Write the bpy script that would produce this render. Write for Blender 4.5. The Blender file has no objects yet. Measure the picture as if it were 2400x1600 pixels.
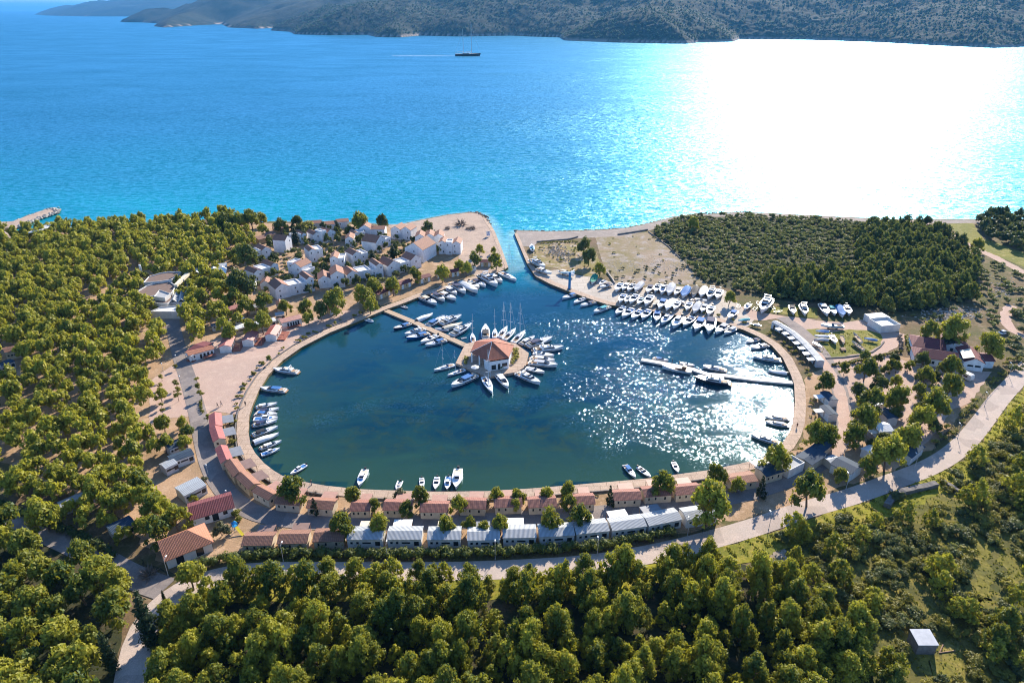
import bpy, math, random
import numpy as np
from math import radians, sin, cos, tan, atan2, hypot, pi
from mathutils import Vector, Matrix, geometry

SC = bpy.context.scene
COL = SC.collection
# ------------------------------------------------------------------ camera, sky, sun, exposure
CAM_H = 115.0
PITCH = radians(25.95)
FPX = 1600.0                      # focal length in photo pixels (24 mm on 36 mm, 2400 px wide)
cam_d = bpy.data.cameras.new("camera"); cam = bpy.data.objects.new("camera", cam_d); COL.objects.link(cam)
cam_d.sensor_width = 36.0; cam_d.lens = 24.0; cam_d.clip_start = 1.0; cam_d.clip_end = 120000.0
cam.location = (0, 0, CAM_H); cam.rotation_euler = (radians(90) - PITCH, 0, 0)
SC.camera = cam
SUN_AZ = radians(24.5); SUN_EL = radians(27.0)
world = bpy.data.worlds.new("World"); SC.world = world; world.use_nodes = True
wn = world.node_tree; bg = wn.nodes["Background"]
sky = wn.nodes.new("ShaderNodeTexSky"); sky.sky_type = 'NISHITA'; sky.sun_disc = False
sky.sun_elevation = SUN_EL; sky.sun_rotation = SUN_AZ; sky.altitude = 1500; sky.air_density = 1.0; sky.dust_density = 0.0; sky.ozone_density = 6.0
wn.links.new(sky.outputs[0], bg.inputs[0]); bg.inputs[1].default_value = 0.13
sun_d = bpy.data.lights.new("sun", 'SUN'); sun = bpy.data.objects.new("sun", sun_d); COL.objects.link(sun)
sun_d.energy = 5.0; sun_d.angle = radians(0.5); sun_d.color = (1.0, 0.90, 0.76)
sv = Vector((sin(SUN_AZ) * cos(SUN_EL), cos(SUN_AZ) * cos(SUN_EL), sin(SUN_EL)))
sun.rotation_euler = sv.to_track_quat('Z', 'Y').to_euler(); sun.location = (100, 200, 300)
SC.view_settings.view_transform = 'Standard'; SC.view_settings.look = 'None'
SC.view_settings.exposure = 1.1; SC.view_settings.gamma = 1.0
SC.render.filter_size = 1.0; SC.cycles.filter_width = 1.05
SC.cycles.max_bounces = 5; SC.cycles.diffuse_bounces = 2; SC.cycles.glossy_bounces = 2
SC.cycles.transmission_bounces = 2; SC.cycles.transparent_max_bounces = 6; SC.cycles.volume_bounces = 0
SC.cycles.caustics_reflective = False; SC.cycles.caustics_refractive = False

# ------------------------------------------------------------------ photo pixel -> ground point
CP, SP = cos(PITCH), sin(PITCH)
CROPS = {'A':(0,400,3.92),'B':(500,450,4.48),'C':(850,450,4.48),'D':(1200,480,4.48),'E':(1600,480,4.1275),'F':(1900,480,3.734),
         'G':(350,700,4.48),'H':(850,680,4.704),'I':(1400,700,3.92),'J':(1850,800,3.4836),'K':(300,950,3.92),'L':(550,1050,4.704),
         'M':(950,1050,4.704),'N':(1350,1000,3.92),'P':(0,780,3.3357),'Q':(0,1150,3.485),'R':(600,1250,3.36),'S':(1200,1200,3.36),
         'T':(1800,1050,2.8517),'U':(300,600,6.2714),'V':(0,480,13.07),'O':(0,0,.98)}
LAND = 1.0
def un(u, v, z=LAND):
    a = (u - 1200) / FPX; b = (v - 800) / FPX
    t = (CAM_H - z) / (SP + b * CP)
    return (a * t, (CP - b * SP) * t)
def at(c, x, y, z=LAND):
    o = CROPS[c]
    return un(o[0] + x / o[2], o[1] + y / o[2], z)
def path(spec, z=LAND):
    """'C 10,20 30,40 D 5,6' -> list of ground points"""
    out = []; c = None
    for tok in spec.split():
        if ',' in tok:
            x, y = tok.split(','); out.append(at(c, float(x), float(y), z))
        else:
            c = tok
    return out
def to_px(x, y, z):
    zz = y * CP + (CAM_H - z) * SP
    return (1200 + FPX * x / zz, 800 + FPX * ((CAM_H - z) * CP - y * SP) / zz, zz)

# ------------------------------------------------------------------ mesh helpers
class MB:
    def __init__(s): s.v = []; s.f = []; s.m = []
    def add(s, vs, fs, mi=0):
        n = len(s.v); s.v += [tuple(p) for p in vs]
        for f in fs: s.f.append(tuple(i + n for i in f)); s.m.append(mi)
        return s
    def box(s, x0, x1, y0, y1, z0, z1, mi=0):
        return s.add([(x0,y0,z0),(x1,y0,z0),(x1,y1,z0),(x0,y1,z0),(x0,y0,z1),(x1,y0,z1),(x1,y1,z1),(x0,y1,z1)],
              [(0,3,2,1),(4,5,6,7),(0,1,5,4),(1,2,6,5),(2,3,7,6),(3,0,4,7)], mi)
    def hexa(s, bottom, top, mi=0):
        return s.add(list(bottom) + list(top), [(0,3,2,1),(4,5,6,7),(0,1,5,4),(1,2,6,5),(2,3,7,6),(3,0,4,7)], mi)
    def tube(s, a, b, r0, r1=None, n=6, mi=0):
        r1 = r0 if r1 is None else r1
        a = Vector(a); b = Vector(b); d = (b - a).normalized()
        u = d.orthogonal().normalized(); w = d.cross(u)
        vs = []
        for p, r in ((a, r0), (b, r1)):
            for i in range(n):
                t = 2 * pi * i / n; vs.append(p + u * (r * cos(t)) + w * (r * sin(t)))
        fs = [(i, (i + 1) % n, n + (i + 1) % n, n + i) for i in range(n)]
        fs += [tuple(range(n - 1, -1, -1)), tuple(range(n, 2 * n))]
        return s.add(vs, fs, mi)
    def loft(s, rings, closed=True, cap0=True, cap1=True, mi=0):
        n = len(rings[0]); vs = [p for r in rings for p in r]; fs = []
        for k in range(len(rings) - 1):
            for i in range(n if closed else n - 1):
                j = (i + 1) % n
                fs.append((k*n+i, k*n+j, (k+1)*n+j, (k+1)*n+i))
        if cap0: fs.append(tuple(range(n - 1, -1, -1)))
        if cap1: fs.append(tuple((len(rings)-1)*n + i for i in range(n)))
        return s.add(vs, fs, mi)
    def mesh(s, name, mats):
        me = bpy.data.meshes.new(name); me.from_pydata(s.v, [], s.f)
        if not isinstance(mats, (list, tuple)): mats = [mats]
        for m in mats: me.materials.append(m)
        if len(mats) > 1: me.polygons.foreach_set('material_index', s.m)
        me.update(); return me
    def obj(s, name, mats, parent=None, smooth=False):
        me = s.mesh(name, mats)
        if smooth: me.polygons.foreach_set('use_smooth', [True] * len(me.polygons))
        return link(name, me, parent)
def link(name, me, parent=None):
    o = bpy.data.objects.new(name, me); COL.objects.link(o)
    if parent is not None: o.parent = parent
    return o
def empty(name, loc, rz=0.0, sc=1.0):
    o = bpy.data.objects.new(name, None); COL.objects.link(o); o.empty_display_size = 0.3
    o.location = loc; o.rotation_euler = (0, 0, rz); o.scale = (sc, sc, sc); return o
def tag(o, label, cat, group=None):
    o['label'] = label; o['category'] = cat
    if group: o['group'] = group
    return o
def struct(o): o['kind'] = 'structure'; return o
def np_mesh(name, verts, faces, mat, attrs=None, smooth=False):
    """verts (n,3), faces (m,k) arrays"""
    me = bpy.data.meshes.new(name); n = len(verts); m, k = faces.shape
    me.vertices.add(n); me.vertices.foreach_set('co', np.ascontiguousarray(verts, dtype=np.float32).ravel())
    me.loops.add(m * k); me.loops.foreach_set('vertex_index', np.ascontiguousarray(faces, dtype=np.int32).ravel())
    me.polygons.add(m); me.polygons.foreach_set('loop_start', np.arange(0, m * k, k, dtype=np.int32))
    if smooth: me.polygons.foreach_set('use_smooth', np.ones(m, dtype=bool))
    for an, av in (attrs or {}).items():
        a = me.attributes.new(an, 'FLOAT', 'POINT'); a.data.foreach_set('value', np.ascontiguousarray(av, dtype=np.float32))
    me.materials.append(mat); me.update(calc_edges=True); me.validate(); return me

# ------------------------------------------------------------------ material helpers
def new_mat(name):
    m = bpy.data.materials.new(name); m.use_nodes = True
    nt = m.node_tree; return m, nt, nt.nodes["Principled BSDF"]
def N(nt, t, **kw):
    n = nt.nodes.new(t)
    for k, v in kw.items():
        if k.startswith('i_'):
            key = k[2:]; key = int(key) if key.isdigit() else key
            n.inputs[key].default_value = v
        else: setattr(n, k, v)
    return n
def rgba(c): return (c[0], c[1], c[2], 1.0)
def mixc(nt, fac, a, b):
    n = N(nt, 'ShaderNodeMix', data_type='RGBA')
    if hasattr(fac, 'links') or hasattr(fac, 'is_output'): nt.links.new(fac, n.inputs[0])
    else: n.inputs[0].default_value = fac
    for s, v in ((6, a), (7, b)):
        if hasattr(v, 'is_output'): nt.links.new(v, n.inputs[s])
        else: n.inputs[s].default_value = rgba(v)
    return n.outputs[2]
def ramp(nt, val, lo, hi):
    n = N(nt, 'ShaderNodeMapRange'); nt.links.new(val, n.inputs[0]); n.inputs[1].default_value = lo; n.inputs[2].default_value = hi; n.clamp = True
    return n.outputs[0]
def noise(nt, scale, detail=4, rough=0.55, vec=None, dist=0.0):
    n = N(nt, 'ShaderNodeTexNoise'); n.inputs['Scale'].default_value = scale; n.inputs['Detail'].default_value = detail
    n.inputs['Roughness'].default_value = rough; n.inputs['Distortion'].default_value = dist
    if vec is not None: nt.links.new(vec, n.inputs['Vector'])
    return n.outputs[0]
def objco(nt, scale=None, rot=None):
    t = N(nt, 'ShaderNodeTexCoord')
    if scale is None: return t.outputs['Object']
    mp = N(nt, 'ShaderNodeMapping'); nt.links.new(t.outputs['Object'], mp.inputs[0]); mp.inputs['Scale'].default_value = scale
    if rot: mp.inputs['Rotation'].default_value = rot
    return mp.outputs[0]
def bump(nt, p, h, strength=0.3, dist=0.05):
    b = N(nt, 'ShaderNodeBump'); b.inputs['Strength'].default_value = strength; b.inputs['Distance'].default_value = dist
    nt.links.new(h, b.inputs['Height']); nt.links.new(b.outputs[0], p.inputs['Normal'])
MATS = {}
def paint(name, col, rough=0.5, var=0.12, vscale=0.8, spec=0.4):
    """plain weathered surface: base colour with a little grime in it"""
    if name in MATS: return MATS[name]
    m, nt, p = new_mat(name)
    v = noise(nt, vscale, 5, 0.6, objco(nt))
    d = tuple(c * (1 - 2.2 * var) for c in col)
    nt.links.new(mixc(nt, ramp(nt, v, 0.35, 0.75), col, d), p.inputs['Base Color'])
    p.inputs['Roughness'].default_value = rough; p.inputs['Specular IOR Level'].default_value = spec
    MATS[name] = m; return m
def ground(name, cols, s1=0.05, s2=0.4, s3=3.0, rough=0.95, edge=0.5, bstr=0.6, bdist=0.15, joints=0.0, cracks=False):
    """cols: base, second colour (broad patches), third colour (small patches)"""
    m, nt, p = new_mat(name); co = objco(nt)
    a = noise(nt, s1, 6, 0.65, co, 0.4); b = noise(nt, s2, 6, 0.7, co); c = noise(nt, s3, 3, 0.7, co)
    x = mixc(nt, ramp(nt, a, edge - .1, edge + .1), cols[0], cols[1])
    x = mixc(nt, ramp(nt, b, .5, .66), x, cols[2])
    g = mixc(nt, ramp(nt, c, .3, .7), (.72, .72, .72), (1.22, 1.22, 1.22))
    mul = N(nt, 'ShaderNodeMix', data_type='RGBA', blend_type='MULTIPLY'); mul.inputs[0].default_value = 1.0
    nt.links.new(x, mul.inputs[6]); nt.links.new(g, mul.inputs[7])
    fin = mul.outputs[2]
    if joints:      # cast slabs with open joints, each slab weathered a little differently
        br = N(nt, 'ShaderNodeTexBrick'); nt.links.new(co, br.inputs['Vector']); br.inputs['Scale'].default_value = 1; br.inputs['Brick Width'].default_value = joints * 1.5; br.inputs['Row Height'].default_value = joints; br.inputs['Mortar Size'].default_value = .10
        br.inputs['Color1'].default_value = (.92, .92, .92, 1); br.inputs['Color2'].default_value = (1.06, 1.05, 1.04, 1); br.inputs['Mortar'].default_value = (.70, .68, .66, 1)
        mj = N(nt, 'ShaderNodeMix', data_type='RGBA', blend_type='MULTIPLY'); mj.inputs[0].default_value = 1; nt.links.new(fin, mj.inputs[6]); nt.links.new(br.outputs[0], mj.inputs[7]); fin = mj.outputs[2]
    if cracks:      # repair patches in old asphalt
        v2 = N(nt, 'ShaderNodeTexVoronoi', feature='F1', distance='CHEBYCHEV'); v2.inputs['Scale'].default_value = .17; nt.links.new(co, v2.inputs['Vector']); sx = N(nt, 'ShaderNodeSeparateXYZ'); nt.links.new(v2.outputs['Color'], sx.inputs[0])
        f2 = mixc(nt, ramp(nt, sx.outputs[0], .74, .76), (1, 1, 1), (.84, .84, .85))
        for f_ in (f2,):
            mj = N(nt, 'ShaderNodeMix', data_type='RGBA', blend_type='MULTIPLY'); mj.inputs[0].default_value = 1; nt.links.new(fin, mj.inputs[6]); nt.links.new(f_, mj.inputs[7]); fin = mj.outputs[2]
    nt.links.new(fin, p.inputs['Base Color']); p.inputs['Roughness'].default_value = rough
    p.inputs['Specular IOR Level'].default_value = 0.15
    bump(nt, p, c, bstr, bdist)
    MATS[name] = m; return m
# ------------------------------------------------------------------ coast line and basin
COAST_W = path('A 0,600 A 120,590 A 235,570 A 300,560 A 600,520 A 1000,500 A 1400,482 A 1700,462 A 2000,440 A 2200,415 B 300,345 B 600,308 B 930,314 B 1080,308 B 1400,312 B 1640,330 B 1890,345 '
               'C 330,345 C 430,330 C 640,285 C 900,235 C 1100,213 C 1210,216 C 1290,262 C 1340,330 C 1385,410 C 1400,445 C 1462,600 C 1530,790 C 1490,815')
BASIN = path('C 1490,815 C 1380,860 C 1150,925 C 980,985 C 700,1070 C 600,1100 C 440,1165 C 250,1232 G 2240,218 G 1900,355 G 1600,510 G 1400,650 G 1250,800 G 1150,960 '
             'G 1090,1100 G 1050,1220 G 1040,1400 K 1110,260 K 1125,360 K 1170,440 K 1250,530 K 1340,600 K 1424,650 L 530,305 L 760,372 L 1000,415 L 1210,437 L 1400,455 L 1700,467 '
             'L 2000,474 M 300,480 M 480,480 M 900,475 M 1100,465 M 1400,445 M 1700,420 M 2000,398 N 0,533 N 300,508 N 700,472 N 900,442 N 1200,402 N 1500,342 N 1700,292 N 1890,162 '
             'I 1762,1230 I 1800,1110 I 1815,950 I 1808,790 I 1778,700 I 1700,540 I 1600,430 I 1480,350 I 1350,290 I 1280,265 '
             'E 430,1155 D 2130,1215 D 2000,1195 D 1700,1155 D 1400,1105 D 1130,1065 D 1010,1050 D 850,1000 D 600,912 D 400,832 D 245,750')
COAST_E = path('D 160,622 D 100,480 D 25,300 D 50,268 D 400,277 D 800,267 D 1000,257 D 1200,242 D 1450,187 D 1700,122 D 1950,87 E 240,88 E 560,68 E 800,78 F 700,125 F 1180,128 F 1500,126 F 1867,122')
LANDPOLY = [(-420, COAST_W[0][1] - 25)] + COAST_W + BASIN[1:] + COAST_E + [(430, COAST_E[-1][1] + 5), (900, COAST_E[-1][1] - 60), (900, -60), (-420, -60)]

def densify(pts, step, closed=True):
    out = []; n = len(pts)
    for i in range(n if closed else n - 1):
        a = pts[i]; b = pts[(i + 1) % n]; d = hypot(b[0]-a[0], b[1]-a[1]); k = max(1, int(d / step))
        for j in range(k): out.append((a[0] + (b[0]-a[0]) * j / k, a[1] + (b[1]-a[1]) * j / k))
    if not closed: out.append(pts[-1])
    return out
def smooth(pts, it=2, closed=False):
    for _ in range(it):
        n = len(pts); q = []
        for i in range(n):
            if not closed and i in (0, n - 1): q.append(pts[i]); continue
            a, b, c = pts[i-1], pts[i], pts[(i+1) % n]
            q.append(((a[0] + 2*b[0] + c[0]) / 4, (a[1] + 2*b[1] + c[1]) / 4))
        pts = q
    return pts
def inside(poly, P):
    """numpy point in polygon; P (n,2)"""
    P = np.asarray(P, float); x, y = P[:, 0], P[:, 1]; r = np.zeros(len(P), bool)
    n = len(poly)
    for i in range(n):
        x0, y0 = poly[i]; x1, y1 = poly[(i + 1) % n]
        if y0 == y1: continue
        c = ((y0 > y) != (y1 > y)) & (x < (x1 - x0) * (y - y0) / (y1 - y0) + x0)
        r ^= c
    return r
def dist_poly(poly, P, closed=True):
    P = np.asarray(P, float); d = np.full(len(P), 1e9); n = len(poly)
    for i in range(n if closed else n - 1):
        a = np.array(poly[i]); b = np.array(poly[(i + 1) % n]); ab = b - a; L = ab @ ab
        if L == 0: continue
        t = np.clip(((P - a) @ ab) / L, 0, 1); q = a + t[:, None] * ab
        d = np.minimum(d, np.hypot(P[:, 0]-q[:, 0], P[:, 1]-q[:, 1]))
    return d
def offset_path(pts, d):
    """open path shifted to its left by d"""
    out = []; n = len(pts)
    for i in range(n):
        a = pts[max(0, i-1)]; b = pts[min(n-1, i+1)]; dx, dy = b[0]-a[0], b[1]-a[1]; L = hypot(dx, dy) or 1
        out.append((pts[i][0] - dy / L * d, pts[i][1] + dx / L * d))
    return out
rj = random.Random(5)
def sheet(name, pts, z, mat, jitter=0.0, skirt=0.0, step=None):
    if jitter:
        pts = densify(pts, step or 1.6); ph = rj.random() * 10
        q = []
        for i, (x, y) in enumerate(pts):
            q.append((x + jitter * (sin(x*1.1+ph) * .5 + rj.uniform(-.6, .6)), y + jitter * (sin(y*1.3+ph) * .5 + rj.uniform(-.6, .6))))
        pts = q
    v = [Vector((x, y, 0)) for x, y in pts]
    tris = geometry.tessellate_polygon([v])
    mb = MB(); vs = [(x, y, z) for x, y in pts]
    area = sum(pts[i][0]*pts[(i+1) % len(pts)][1] - pts[(i+1) % len(pts)][0]*pts[i][1] for i in range(len(pts)))
    fs = []
    for a, b, c in tris:
        A, B, C_ = pts[a], pts[b], pts[c]
        cr = (B[0]-A[0])*(C_[1]-A[1]) - (B[1]-A[1])*(C_[0]-A[0])
        fs.append((a, b, c) if cr > 0 else (a, c, b))
    mb.add(vs, fs)
    if skirt:
        n = len(pts); lo = [(x, y, z - skirt) for x, y in pts]
        fs = []
        for i in range(n):
            j = (i + 1) % n
            fs.append((i, n + i, n + j, j) if area > 0 else (i, j, n + j, n + i))
        mb.add(vs + lo, fs)
    return struct(mb.obj(name, mat))
def strip(name, pts, w0, w1, z, mat, h=0.0, jitter=0.0):
    """band between the path shifted left by w0 and by w1"""
    a = offset_path(pts, w0); b = offset_path(pts, w1)
    return sheet(name, a + b[::-1], z, mat, jitter, h)
def ribbon(pts, w): return offset_path(pts, w / 2) + offset_path(pts, -w / 2)[::-1]

# ---------------- water: one sheet to the horizon; its colour follows depth (distance from the shore, sheltered basin) and a painted sky reflection
def lines(a, b, step, far, grow):
    mid = list(np.arange(a, b + .1, step)); d = step; hi = []; x = b
    while x < far: d *= grow; x += d; hi.append(x)
    d = step; lo = []; x = a
    while x > -far: d *= grow; x -= d; lo.append(x)
    return np.array(lo[::-1] + mid + hi)
gx = lines(-420, 460, 4.0, 60000, 1.35); gy = lines(90, 700, 4.0, 60000, 1.25); gy = gy[gy > -200]
XX, YY = np.meshgrid(gx, gy); PW = np.stack([XX.ravel(), YY.ravel()], 1)
near = (np.abs(PW[:, 0]) < 700) & (PW[:, 1] < 1100)
shore = np.full(len(PW), 600.0)
coast_all = [(-420, COAST_W[0][1] - 25)] + COAST_W + [COAST_E[0]] + COAST_E + [(430, COAST_E[-1][1] + 5)]
shore[near] = dist_poly(coast_all, PW[near], closed=False)
HARB = smooth([COAST_W[-2]] + BASIN + [COAST_E[1]], 0)
hb = np.zeros(len(PW)); ins = inside(HARB, PW[near]); dd = dist_poly([COAST_W[-1], COAST_E[0]], PW[near], closed=False)
tmp = np.zeros(near.sum()); inside_b = inside(HARB, PW[near])
mouth_y = (COAST_W[-1][1] + COAST_E[0][1]) / 2
tmp[:] = np.clip((mouth_y + 25 - PW[near][:, 1]) / 60.0, 0, 1)
hb[near] = tmp
kb = near.copy(); kb[near] = inside_b; shore[kb] = np.where(hb[kb] > .5, dist_poly(BASIN, PW[kb], closed=False), shore[kb])
nx, ny = len(gx), len(gy)
I = np.arange(nx * ny).reshape(ny, nx)
WF = np.stack([I[:-1, :-1].ravel(), I[:-1, 1:].ravel(), I[1:, 1:].ravel(), I[1:, :-1].ravel()], 1)
def water_mat():
    m, nt, p = new_mat('water'); L = nt.links
    at_s = N(nt, 'ShaderNodeAttribute', attribute_name='shore'); at_h = N(nt, 'ShaderNodeAttribute', attribute_name='harbour')
    co = objco(nt)
    # open sea: turquoise shallows to deep blue, long soft wind streaks
    big = noise(nt, 0.006, 5, 0.6, objco(nt, (1, 2.6, 1)), .6)
    add = N(nt, 'ShaderNodeMath', operation='MULTIPLY_ADD'); L.new(big, add.inputs[0]); add.inputs[1].default_value = 260; add.inputs[2].default_value = -130
    sm = N(nt, 'ShaderNodeMath', operation='ADD'); L.new(at_s.outputs['Fac'], sm.inputs[0]); L.new(add.outputs[0], sm.inputs[1])
    cr = N(nt, 'ShaderNodeValToRGB'); L.new(ramp(nt, sm.outputs[0], -20, 500), cr.inputs[0])
    e = cr.color_ramp.elements; e[0].position = 0.0; e[0].color = (.0, .29, .345, 1); e[1].position = 1.0; e[1].color = (.0, .094, .140, 1)
    for pos, c in ((.15, (.0, .225, .285, 1)), (.38, (.0, .165, .215, 1)), (.68, (.0, .118, .168, 1))):
        k = e.new(pos); k.color = c
    # pale sand under the very edge of the beach
    sea = mixc(nt, ramp(nt, at_s.outputs['Fac'], 7, 0.0), cr.outputs[0], (.30, .50, .46))
    # basin: dark teal with weed and pale patches on the bottom
    w1 = noise(nt, 0.035, 6, 0.62, objco(nt, (1, 1.8, 1)), .8); w2 = noise(nt, 0.16, 5, 0.7, co, .5)
    bas = mixc(nt, ramp(nt, w1, .42, .66), (.001, .026, .042), (.012, .056, .044))
    bas = mixc(nt, ramp(nt, w2, .50, .72), bas, (.022, .046, .020))
    bas = mixc(nt, ramp(nt, at_s.outputs['Fac'], 30, 3), bas, (.022, .062, .040))
    ent = N(nt, 'ShaderNodeSeparateXYZ'); L.new(co, ent.inputs[0])
    bas = mixc(nt, ramp(nt, ent.outputs[1], 170, 300), bas, (.001, .052, .105))  # bluer towards the mouth: sky reflection and haze put into the colour
    col = mixc(nt, at_h.outputs['Fac'], sea, bas)
    # facets of the ripples: every little cell of water leans its own way, more so where the wind touches
    def facets(scale, amp_socket):
        v = N(nt, 'ShaderNodeTexVoronoi', feature='F1'); v.inputs['Scale'].default_value = scale; L.new(co, v.inputs['Vector'])
        s = N(nt, 'ShaderNodeVectorMath', operation='SUBTRACT'); L.new(v.outputs['Color'], s.inputs[0]); s.inputs[1].default_value = (.5, .5, .5)
        mu = N(nt, 'ShaderNodeVectorMath', operation='SCALE'); L.new(s.outputs[0], mu.inputs[0]); L.new(amp_socket, mu.inputs['Scale'])
        f = N(nt, 'ShaderNodeVectorMath', operation='MULTIPLY'); L.new(mu.outputs[0], f.inputs[0]); f.inputs[1].default_value = (1, 1, 0)
        return f.outputs[0]
    wind = noise(nt, 0.022, 5, 0.62, objco(nt, (1, 1.5, 1)), .9)
    # the west half of the basin lies in the lee
    wg = N(nt, 'ShaderNodeMapRange'); L.new(ent.outputs[0], wg.inputs[0]); wg.inputs[1].default_value = -30; wg.inputs[2].default_value = 40; wg.inputs[3].default_value = -.13; wg.inputs[4].default_value = .03; wy = N(nt, 'ShaderNodeMapRange'); L.new(ent.outputs[1], wy.inputs[0]); wy.inputs[1].default_value = 150; wy.inputs[2].default_value = 190; wy.inputs[3].default_value = -.13; wy.inputs[4].default_value = 0; ws = N(nt, 'ShaderNodeMath', operation='ADD'); L.new(wg.outputs[0], ws.inputs[0]); L.new(wy.outputs[0], ws.inputs[1]); wgr = ws.outputs[0]
    wb = N(nt, 'ShaderNodeMapRange'); wx = N(nt, 'ShaderNodeMath', operation='ADD'); L.new(wind, wx.inputs[0]); L.new(wgr, wx.inputs[1]); L.new(wx.outputs[0], wb.inputs[0]); wb.inputs[1].default_value = .36; wb.inputs[2].default_value = .60; wb.inputs[3].default_value = .012; wb.inputs[4].default_value = WIND_BASIN
    wv = noise(nt, .004, 6, .65, objco(nt, (1, 2.2, 1), (0, 0, .35)), 1.2); wsea = N(nt, 'ShaderNodeMapRange'); L.new(wv, wsea.inputs[0]); wsea.inputs[1].default_value = .35; wsea.inputs[2].default_value = .65; wsea.inputs[3].default_value = WIND_SEA * .45; wsea.inputs[4].default_value = WIND_SEA * 1.35
    amp = N(nt, 'ShaderNodeMix', data_type='FLOAT'); L.new(at_h.outputs['Fac'], amp.inputs[0]); L.new(wsea.outputs[0], amp.inputs[2]); L.new(wb.outputs[0], amp.inputs[3])
    f1 = facets(2.1, amp.outputs[0]); f2 = facets(5.0, amp.outputs[0])
    ih = N(nt, 'ShaderNodeMapRange'); L.new(at_h.outputs['Fac'], ih.inputs[0]); ih.inputs[3].default_value = .8; ih.inputs[4].default_value = 0.0; am3 = N(nt, 'ShaderNodeMath', operation='MULTIPLY'); L.new(amp.outputs[0], am3.inputs[0]); L.new(ih.outputs[0], am3.inputs[1]); f3 = facets(.38, am3.outputs[0])
    ad = N(nt, 'ShaderNodeVectorMath', operation='ADD'); L.new(f1, ad.inputs[0]); L.new(f2, ad.inputs[1]); ad0 = ad; ad = N(nt, 'ShaderNodeVectorMath', operation='ADD'); L.new(ad0.outputs[0], ad.inputs[0]); L.new(f3, ad.inputs[1])
    # longer waves, running with the wind
    w3 = noise(nt, 1.0, 4, .6, objco(nt, (.10, .26, 1), (0, 0, .5)), .3); bp = N(nt, 'ShaderNodeBump'); bp.inputs['Distance'].default_value = 1.0; L.new(w3, bp.inputs['Height'])
    bs = N(nt, 'ShaderNodeMapRange'); L.new(at_h.outputs['Fac'], bs.inputs[0]); bs.inputs[3].default_value = 1.0; bs.inputs[4].default_value = .06; L.new(bs.outputs[0], bp.inputs['Strength'])
    up = N(nt, 'ShaderNodeVectorMath', operation='ADD'); L.new(ad.outputs[0], up.inputs[0]); L.new(bp.outputs[0], up.inputs[1])
    nm = N(nt, 'ShaderNodeVectorMath', operation='NORMALIZE'); L.new(up.outputs[0], nm.inputs[0])
    rg = N(nt, 'ShaderNodeMapRange'); L.new(at_h.outputs['Fac'], rg.inputs[0]); rg.inputs[3].default_value = ROUGH_SEA; rg.inputs[4].default_value = ROUGH_BASIN
    # light from within the water, and the mirror of sun and sky on top of it
    df = N(nt, 'ShaderNodeBsdfDiffuse'); L.new(col, df.inputs['Color']); L.new(bp.outputs[0], df.inputs['Normal'])
    gl = N(nt, 'ShaderNodeBsdfGlossy'); L.new(mixc(nt, at_h.outputs['Fac'], (.29, .63, .87), (.62, .78, .95)), gl.inputs['Color']); L.new(rg.outputs[0], gl.inputs['Roughness']); L.new(nm.outputs[0], gl.inputs['Normal'])
    fr = N(nt, 'ShaderNodeFresnel'); fr.inputs['IOR'].default_value = 1.333; L.new(nm.outputs[0], fr.inputs['Normal'])
    fm = N(nt, 'ShaderNodeMath', operation='MULTIPLY'); L.new(fr.outputs[0], fm.inputs[0]); fm.inputs[1].default_value = MIRROR; fm.use_clamp = True
    mx = N(nt, 'ShaderNodeMixShader'); L.new(fm.outputs[0], mx.inputs[0]); L.new(df.outputs[0], mx.inputs[1]); L.new(gl.outputs[0], mx.inputs[2])
    nt.nodes.remove(p); L.new(mx.outputs[0], nt.nodes['Material Output'].inputs['Surface'])
    return m
WIND_BASIN = 0.44; WIND_SEA = 0.34; ROUGH_SEA = 0.29; ROUGH_BASIN = 0.09; MIRROR = .92
WATER = water_mat()
sea = link('sea', np_mesh('sea', np.column_stack([PW, np.zeros(len(PW))]), WF, WATER, {'shore': shore, 'harbour': hb})); struct(sea)

# ---------------- land
EARTH = ground('earth', [(.16, .105, .06), (.10, .10, .03), (.26, .18, .11)], .03, .22, 2.2)
land = sheet('ground', densify(LANDPOLY, 8), LAND, EARTH, 0, 3.0)

CONC = ground('concrete_path', [(.50, .37, .27), (.44, .33, .25), (.54, .41, .31)], .05, .5, 4.0, .9, .5, .1, .02, joints=2.4)
PLAZA = ground('plaza_gravel', [(.50, .345, .27), (.46, .33, .26), (.55, .40, .31)], .03, .25, 5.0, .95, .5, .15, .02)
SANDY = ground('camp_earth', [(.44, .285, .17), (.30, .20, .11), (.50, .34, .22)], .04, .3, 3.0)
ASPH = ground('old_asphalt', [(.27, .225, .20), (.23, .20, .185), (.32, .27, .235)], .04, .35, 6.0, .9, .5, .1, .02, cracks=True)
ROADM = ground('road_surface', [(.50, .40, .33), (.46, .38, .32), (.54, .43, .36)], .04, .3, 6.0, .9, .5, .08, .02, cracks=True)
PAVE = ground('pale_yard_concrete', [(.50, .44, .37), (.44, .385, .32), (.55, .49, .42)], .05, .3, 5.0, .9, .5, .1, .02, joints=4.0)
BEACH = ground('beach_shingle', [(.46, .345, .265), (.42, .32, .25), (.33, .25, .20)], .03, .16, 2.5)
BEACHG = ground('grey_shingle', [(.34, .28, .24), (.28, .24, .21), (.40, .34, .29)], .03, .2, 2.5)
DRY = ground('dry_field', [(.30, .225, .155), (.22, .18, .085), (.37, .32, .29)], .045, .16, 1.6)
GRASS = ground('meadow', [(.30, .27, .022), (.16, .165, .022), (.36, .28, .06)], .06, .3, 1.8)
LAWN = ground('dry_lawn', [(.22, .20, .035), (.16, .165, .03), (.30, .25, .09)], .06, .35, 2.0)
DRYG = ground('dry_grass', [(.20, .175, .03), (.12, .115, .03), (.28, .22, .06)], .08, .3, 1.6)
LITTER = ground('wood_floor', [(.055, .055, .025), (.035, .042, .018), (.11, .08, .045)], .05, .3, 2.0)

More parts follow.
